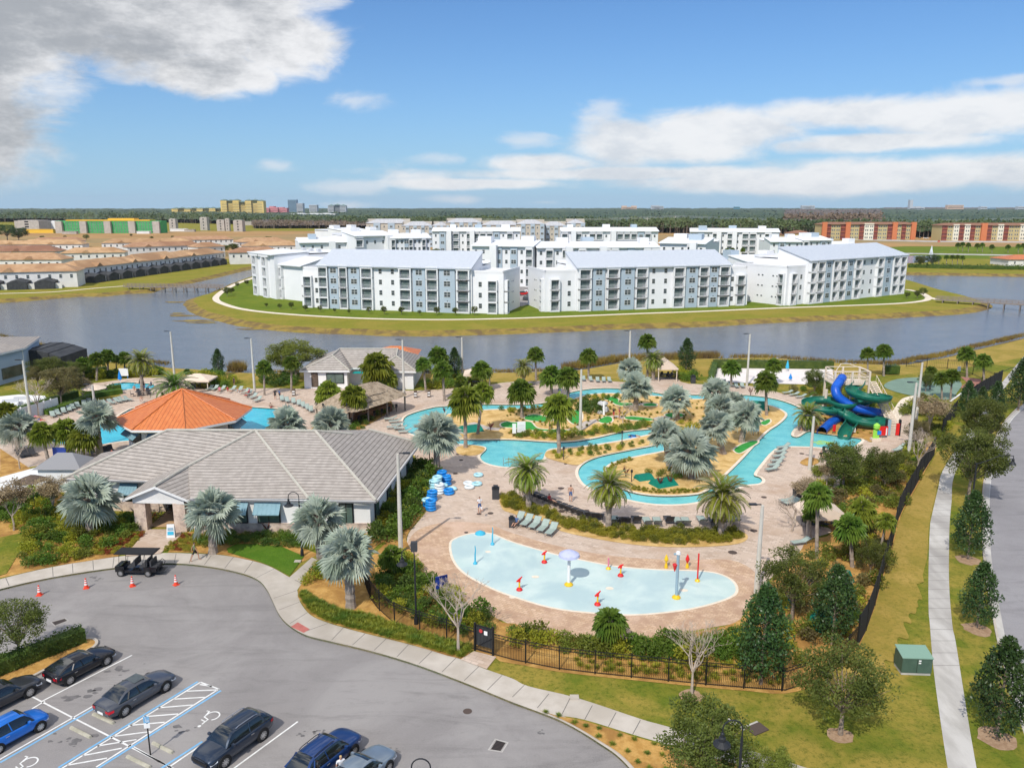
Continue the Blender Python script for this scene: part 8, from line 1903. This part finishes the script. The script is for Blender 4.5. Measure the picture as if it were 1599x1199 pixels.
# white fence and terrace on the left
line=PP([(8,668),(22,661),(60,650),(92,640)],.16);t=thing('white_fence','white panel fence on the left below the blue house','fence',line[0],0);b=MB();L=[q-line[0]for q in line];b.strip(L,.08,1.9,h=1.9);b.build('panel',M['white'],t)
pm=MB();pm.box(0,0,1.0,.18,.18,2.1);pm=mesh_only(pm,'post',[M['white']])
for i in range(3):
 for k in range(3):link('post',pm,t,L[i].lerp(L[i+1],k/3))
b=MB();b.slab(PP([(-30,655),(10,662),(60,648),(86,636),(70,618),(30,616),(-30,622)],.2),.1,.22);struct('white_terrace',b,M['white'])
for i,(u,v,lb)in enumerate([(16,634,'white cushioned sofa block on the terrace, left'),(34,630,'white cushioned sofa block on the terrace, right'),(52,642,'white table block on the terrace')]):
 t=thing('terrace_sofa',lb,'sofa',P(u,v,.22),.3,'white terrace furniture');b=MB();b.box(0,0,.25,2.2,.9,.45);b.build('seat',M['white'],t);b=MB();b.box(0,.4,.7,2.2,.2,.6);b.build('backrest',M['rail'],t)
for i,(q_,lb)in enumerate([([(0,745),(84,722),(96,742),(30,800),(0,806)],'white paved service yard left of the clubhouse')]):
 b=MB();b.poly(PP(q_,.22),z=.222);struct('service_yard',b,M['white'])
p=P(108,760,.17);t=thing('small_pavilion','small dark grey hip roof tucked behind the left end of the clubhouse','shed',p);b=MB();b.add([(-2.6,-2,2.6),(2.6,-2,2.6),(2.6,2,2.6),(-2.6,2,2.6),(-.8,0,3.9),(.8,0,3.9)],[(0,1,5,4),(1,2,5),(2,3,4,5),(3,0,4)]);b.build('roof',M['fascia'],t);b=MB();b.box(0,0,1.3,4.4,3.2,2.6);b.build('wall',M['white'],t)
# utility cabinet and storm inlet
p=P(1424,1046,.16);t=thing('utility_cabinet','green steel utility cabinet with sloping lid on a concrete pad beside the sidewalk','utility cabinet',p,-.06,scale=.95)
b=MB();b.box(0,0,.1,1.95,1.2,.2);b.build('pad',M['concrete_worn'],t);b=MB();b.box(0,0,.75,2.0,1.3,1.1);b.build('cabinet',M['util_green'],t);b=MB();b.add([(-1.04,-.7,1.28),(1.04,-.7,1.28),(1.04,.7,1.5),(-1.04,.7,1.5),(-1.04,-.7,1.34),(1.04,-.7,1.34),(1.04,.7,1.56),(-1.04,.7,1.56)],[(4,5,6,7),(0,1,5,4),(1,2,6,5),(3,0,4,7),(2,3,7,6)]);b.build('lid',M['util_top'],t)
b=MB();b.box(0,-.66,.75,.02,.02,1.05);b.build('door_seam',M['black'],t);b=MB();b.box(.16,-.665,1.12,.16,.01,.1);b.box(.16,-.665,.95,.16,.01,.1);b.build('warning_label',M['white'],t)
p=P(1182,1138,.17);t=thing('storm_inlet','small storm inlet with a rusty grate sunk in the lawn','storm inlet',p,.5);b=MB();b.box(0,0,.03,1.1,.8,.06);b.build('grate',M['drain_rust'],t);b=MB();b.box(-.75,.9,.02,.35,1.2,.05,rz=.3);b.box(0,.45,.03,1.0,.12,.08);b.build('concrete_lip',M['concrete_worn'],t)
for i,(u,v,lb)in enumerate([(897,1089,'small square concrete lid at the sidewalk edge'),(465,877,'small white box at the tip of the round lawn')]):
 o=MB().box(0,0,.05,.55,.4,.1).build('meter_box',M['concrete'],loc=P(u,v,.16));tag(o,lb,'meter box','small meter boxes')
 # ---------------------------------------------------------------- boardwalks, fountain
def boardwalk(label,a,c_,zd,w=2.6,n=None):
 p0,p1=P(*a,zd),P(*c_,zd);L,rz=local_frame(p0,p1);t=thing('boardwalk',label,'boardwalk',(p0.x,p0.y,0),rz,'wooden boardwalks over the lake');b=MB();b.box(L/2,0,zd-.08,L,w,.16)
 for i in range(int(L/.9)):b.box(i*.9,0,zd+.005,.05,w,.02)
 b.build('deck',M['wood'],t)
 for y in(-w/2,w/2):
  b=MB()
  for z in(zd+.35,zd+.7,zd+1.1):b.box(L/2,y,z,L,.07,.1)
  for i in range(int(L/1.6)):b.box(i*1.6,y,zd+.5,.12,.12,1.15)
  b.build('railing',M['wood'],t)
 for i in range(int(L/4.2)):
  b=MB();x=2+i*4.2
  for y in(-w/2,w/2):b.cyl(x,y,-1.6,zd,.16,n=6)
  b.tube([(x,-w/2,-.8),(x,w/2,zd-.2)],.07,4);b.tube([(x,w/2,-.8),(x,-w/2,zd-.2)],.07,4);b.build('pile_bent',M['wood'],t)
boardwalk('wooden boardwalk on piles at the left, joining the town house path to the island',(196,447.5),(352,449),.9)
boardwalk('wooden boardwalk on piles at the right, running off from the island path',(1462,467.5),(1720,483),.9)
p=P(1453,404,.0);t=thing('fountain_jet','tall white fountain jet in the small far pond','fountain',p);h=HT(383,p.y);b=MB()
mm('spray',(.85,.88,.9),rough=.9)
for i in range(90):
 a_=R_.random()*6.3;rr_=R_.uniform(.1,1.3);hh=h*(1-rr_/4);b.tube([(0,0,.2),(rr_*.35*math.cos(a_),rr_*.35*math.sin(a_),hh),(rr_*math.cos(a_),rr_*math.sin(a_),hh*.4)],[.10,.12,.03],3)
b.build('water_spray',M['spray'],t);b=MB();b.cyl(0,0,0,.4,1.2,n=12);b.build('nozzle_float',M['lamp_black'],t)
# power poles and wires
pp=[]
for i,(u,v,vt,lb)in enumerate([(1010,364,340,'power pole before the woods right of the long white block'),(1054,364,338,'tallest power pole before the woods'),(905+105,366,345,'')]):
 if lb:
  p=P(u,v,0);h=HT(vt,p.y);t=thing('power_pole',lb,'power pole',p,0,'power poles before the woods');b=MB();b.cyl(0,0,0,h,.35,n=6);b.build('pole',M['pole_conc'],t);b=MB();b.box(0,0,h-1.2,6,.3,.3);b.build('crossarm',M['pole_conc'],t);pp.append((p,h))
a_,c_=P(1054,364,0),P(1700,366,0);z0=HT(338,a_.y);z9=HT(338,c_.y)
for j,(A,B)in enumerate([((a_.x,a_.y,z0),(c_.x,c_.y,z9)),((a_.x,a_.y,z0),(-40,a_.y+30,z0-4))]):
 for off in(-2.5,2.5):
  b=MB();N=24;b.tube([(A[0]+(B[0]-A[0])*k/N,A[1]+off*.2+(B[1]-A[1])*k/N,A[2]+(B[2]-A[2])*k/N+off*.25-math.sin(PI*k/N)*(5 if j==0 else 2))for k in range(N+1)],.09,3,cap=False);o=b.build('power_line',M['rail']);tag(o,'thin power line sagging across the woods '+['to the right, %s wire','to the left, %s wire'][j]%('lower' if off<0 else 'upper'),'power line','power lines')
  # pergola rails by the lagoon, bikes
for(u,v,lb)in[(790,726,'steel pool ladder rail at the lower lagoon edge')]:
 t=thing('pool_handrail',lb,'handrail',P(u,v,.16))
 for x in(-.3,.3):b=MB();b.tube([(x,-.3,0),(x,-.3,.8),(x,.1,.95),(x,.5,.7),(x,.6,0)],.03,6);b.build('rail',M['steel'],t)
for i,(u,v,lb)in enumerate([(237,815,'bicycle nearest the entrance pillar under the porch'),(245,808,'middle bicycle under the entrance porch'),(256,803,'pale framed bicycle deepest under the entrance porch')]):
 p=P(u,v,.2);t=thing('bicycle',lb,'bicycle',p,.7,'bicycles under the porch')
 for x in(-.5,.5):
  b=torus(.30,.022,18,5);o=b.build('wheel',M['rubber'],t);o.rotation_euler=(PI/2,0,0);o.location=(x,.02,.33)
 b=MB();b.tube([(-.5,0,.33),(-.1,0,.33),(.38,0,.78),(-.2,0,.72),(-.1,0,.33)],.025,5);b.tube([(-.5,0,.33),(-.2,0,.75)],.02,5);b.tube([(.5,0,.33),(.36,0,.95)],.02,5);b.build('frame',M['red' if i==0 else 'teal' if i==1 else 'white'],t);b=MB();b.box(-.2,0,.82,.25,.12,.05);b.build('saddle',M['black'],t);b=MB();b.tube([(.36,-.25,1.0),(.36,.25,1.0)],.018,5);b.build('handlebar',M['black'],t)
 # ---------------------------------------------------------------- people
def person(label,u,v,rz,top='cloth_white',bottom='cloth_black',hair='hair',pose='stand',z=.165,s=1.0,skin_top=False,carry=False):
 t=thing('person',label,'person',P(u,v,z),rz,'people');t.scale=(s,s,s)
 J={}
 def j(n,x,y,z_,r_):J[n]=(Vector((x,y,z_)),r_)
 if pose in('stand','walk'):
  k=.24 if pose=='walk' else .03
  j('pel',0,0,.95,.135);j('wst',0,0,1.10,.12);j('chs',0,.01,1.30,.145);j('nck',0,0,1.48,.055);j('hd',0,-.02,1.60,.085);j('hd2',0,-.02,1.70,.08)
  for sg,n in((-1,'L'),(1,'R')):
   f=k*sg;j('hip'+n,.09*sg,0,.90,.095);j('kn'+n,.10*sg,-f-.03,.50,.062);j('an'+n,.10*sg,-f*1.5+.02+(.05 if f>0 else 0),.08,.042);j('to'+n,.10*sg,-f*1.5-.13,.03,.035)
   j('sh'+n,.19*sg,.01,1.40,.06);j('el'+n,.25*sg,f*.7+(-.12 if carry else .02),1.13,.042);j('wr'+n,(.24 if not carry else .1)*sg,f*1.1-(.02 if not carry else .28),.88 if not carry else 1.15,.03);j('ha'+n,(.24 if not carry else .04)*sg,f*1.2-(.04 if not carry else .32),.79 if not carry else 1.16,.034)
 elif pose=='sit':
  j('pel',0,0,.14,.14);j('wst',0,.03,.28,.12);j('chs',0,.07,.48,.145);j('nck',0,.06,.66,.055);j('hd',0,.03,.78,.085);j('hd2',0,.03,.88,.08)
  for sg,n in((-1,'L'),(1,'R')):
   j('hip'+n,.09*sg,-.03,.12,.095);j('kn'+n,.12*sg,-.42,.22,.065);j('an'+n,.12*sg,-.78,.06,.042);j('to'+n,.12*sg,-.84,.16,.035);j('sh'+n,.19*sg,.07,.58,.06);j('el'+n,.26*sg,0,.34,.042);j('wr'+n,.2*sg,-.22,.22,.03);j('ha'+n,.17*sg,-.3,.2,.034)
 else:
  j('pel',0,0,.14,.135);j('wst',0,.15,.15,.12);j('chs',0,.36,.18,.145);j('nck',0,.55,.22,.055);j('hd',0,.66,.24,.085);j('hd2',0,.75,.25,.08)
  for sg,n in((-1,'L'),(1,'R')):
   j('hip'+n,.09*sg,-.06,.13,.095);j('kn'+n,.13*sg,-.46,.2,.062);j('an'+n,.13*sg,-.85,.08,.042);j('to'+n,.13*sg,-.9,.17,.035);j('sh'+n,.19*sg,.46,.17,.06);j('el'+n,.3*sg,.3,.1,.042);j('wr'+n,.27*sg,.08,.1,.03);j('ha'+n,.25*sg,0,.1,.034)
 E=[('pel','wst'),('wst','chs'),('chs','nck'),('nck','hd'),('hd','hd2')]
 for n in 'LR':E+=[('pel','hip'+n),('hip'+n,'kn'+n),('kn'+n,'an'+n),('an'+n,'to'+n),('chs','sh'+n),('sh'+n,'el'+n),('el'+n,'wr'+n),('wr'+n,'ha'+n)]
 ks_=list(J);me=bpy.data.meshes.new('body');me.from_pydata([J[k_][0]for k_ in ks_],[(ks_.index(a),ks_.index(c))for a,c in E],[])
 # fingers: short chains on each hand
 o=bpy.data.objects.new('body',me);COL.objects.link(o)
 md=o.modifiers.new('skin','SKIN');md.use_smooth_shade=True
 for i,k_ in enumerate(ks_):me.skin_vertices[0].data[i].radius=(J[k_][1],J[k_][1]*(.72 if k_ in('chs','wst','pel')else 1))
 me.skin_vertices[0].data[ks_.index('pel')].use_root=True
 o.modifiers.new('sub','SUBSURF').levels=1
 dg=bpy.context.evaluated_depsgraph_get();dg.update();m2=bpy.data.meshes.new_from_object(o.evaluated_get(dg));bpy.data.objects.remove(o)
 m2.materials.clear();[m2.materials.append(M[k_])for k_ in('skin',top if not skin_top else 'skin',bottom,hair)]
 lim=[J['wst'][0],J['nck'][0]]
 for f in m2.polygons:
  c=f.center;dn=min(J,key=lambda k_:(J[k_][0]-c).length-J[k_][1]);mi=0
  if dn in('chs','wst')or dn.startswith('sh'):mi=1
  elif dn=='pel' or dn.startswith('hip'):mi=2
  elif dn.startswith('kn')and(c-J['hip'+dn[2]][0]).length<.30:mi=2
  elif dn in('hd2',)and(f.normal.z>.1 or f.normal.y>.2):mi=3
  elif dn=='hd' and f.normal.y>.3:mi=3
  elif dn.startswith('el')and not skin_top and(c-J['sh'+dn[2]][0]).length<.16:mi=1
  f.material_index=mi
 link('body',m2,t)
 return t
person('person in a green shirt and black shorts walking on the sidewalk near the golf cart',305,875,1.9,'cloth_green','cloth_black',pose='walk')
person('person in a white top and dark leggings carrying a small child below the litter bin',749,801,.3,'cloth_white','cloth_blue',carry=True,s=1.02)
person('small child in pale clothes held in the arms of the standing person',752,796,.3,'cloth_white','cloth_white',z=1.0,pose='sit',s=.5)
person('shirtless person in dark shorts walking across the deck toward the river',891,783,2.9,'skin','cloth_blue',skin_top=True,s=1.08)
person('person in red sitting among the dark loungers by the hedge',858,783,.9,'cloth_red','cloth_red',pose='sit',z=.5)
person('person in dark clothes reclining in the leftmost lounger by the hedge',806,818,an+PI/2+PI,'cloth_blue','cloth_black',pose='sit',z=.45)
person('dark clothed person standing left of two on the deck beside the cafe',430,624,.5,'cloth_black','cloth_black');person('grey clothed person standing right of two on the deck beside the cafe',437,624,2.5,'cloth_blue','cloth_black')
person('swimmer sitting at the rim of the left pool',423,637,3.0,'skin','cloth_red',pose='sit',skin_top=True)
person('person floating on the blue tube in the upper channel',989,682,1.5,'cloth_black','cloth_black',pose='lie',z=.15)
person('person in black sitting at the table by the slide pool',1282,714,.4,'cloth_black','cloth_black',pose='sit',z=.5);person('bare-backed person standing at the rim of the slide pool',1304,712,3.0,'skin','cloth_black',skin_top=True);person('person in pink sitting right of the black clothed one by the slide pool',1293,716,2.5,'cloth_pink','cloth_white',pose='sit',z=.5)
person('bare-shouldered swimmer leaning at the spit beside the slide pool',1250,684,.2,'skin','cloth_blue',skin_top=True,z=-.9)
person('golfer in red standing on the long green beside the white board',858,672,1.2,'cloth_red','cloth_black');person('golfer in dark clothes beside the small green under the waterfall',958,654,2.0,'cloth_black','cloth_red');person('golfer bending near the dark haired one by the waterfall',967,654,1.0,'cloth_red','skin')
person('sunbather lying on a blue towel at the left end of the slanting lounger row',64,657,1.2,'cloth_blue','cloth_red',pose='lie',z=.4);person('sunbather in pink lying beside the blue towel at the far left',58,652,1.0,'cloth_pink','skin',pose='lie',z=.4)
for i,(u,v,tp,bt,ps,lb)in enumerate([(343,611,'cloth_pink','cloth_red','sit','person in pink on a lounger behind the orange roof'),(356,611,'cloth_red','cloth_red','sit','person in red on a lounger behind the orange roof'),(372,613,'skin','cloth_white','sit','bare-backed sunbather near the lamp pole behind the orange roof'),(384,618,'cloth_red','skin','lie','sunbather lying on a red towel behind the orange roof'),(389,614,'cloth_pink','cloth_red','sit','sunbather in pink at the crowd\'s right end behind the orange roof'),(366,604,'cloth_black','cloth_black','stand','dark figure standing on the grass edge behind the orange roof'),(221,626,'skin','cloth_white','sit','bare-backed person sitting between the two left pools'),(254,619,'cloth_black','cloth_black','sit','dark haired person sitting just left of the orange roof peak'),(226,611,'cloth_black','cloth_blue','stand','dark clothed person standing beside the date palm trunk'),(175,711,'cloth_red','cloth_red','sit','person in red on a lounger below the left pool'),(218,600,'cloth_black','skin','sit','bather at the far rim of the small left pool'),(236,603,'cloth_blue','skin','sit','bather at the right end of the small left pool'),(210,609,'skin','skin','sit','bather at the near rim of the small left pool')]):
 person(lb,u,v,i*1.1,tp,bt,pose=ps,z=.45 if ps!='stand' else .165)
person('blond person standing beside the royal blue crossover at the bottom edge',534,1222,.5,'cloth_white','cloth_blue','hair_blond',z=.01)
# ------------------------------------------------------------------ the air
b=MB();b.box(0,3800,40,14000,9000,90)
b.v=[(x,y,-2.7 if z<40 else 120)for x,y,z in b.v]
hm=bpy.data.materials.new('haze');hm.use_nodes=True;hn=hm.node_tree;hn.nodes.clear();q=G(hn)
pv=q.n('ShaderNodeVolumePrincipled');pv.inputs['Color'].default_value=(.86,.91,.97,1);pv.inputs['Density'].default_value=4e-5;pv.inputs['Anisotropy'].default_value=.2
hn.links.new(pv.outputs[0],q.n('ShaderNodeOutputMaterial').inputs['Volume'])
o=b.build('haze',hm);tag(o,'thin bluish summer haze over the far land','haze',None,'stuff')
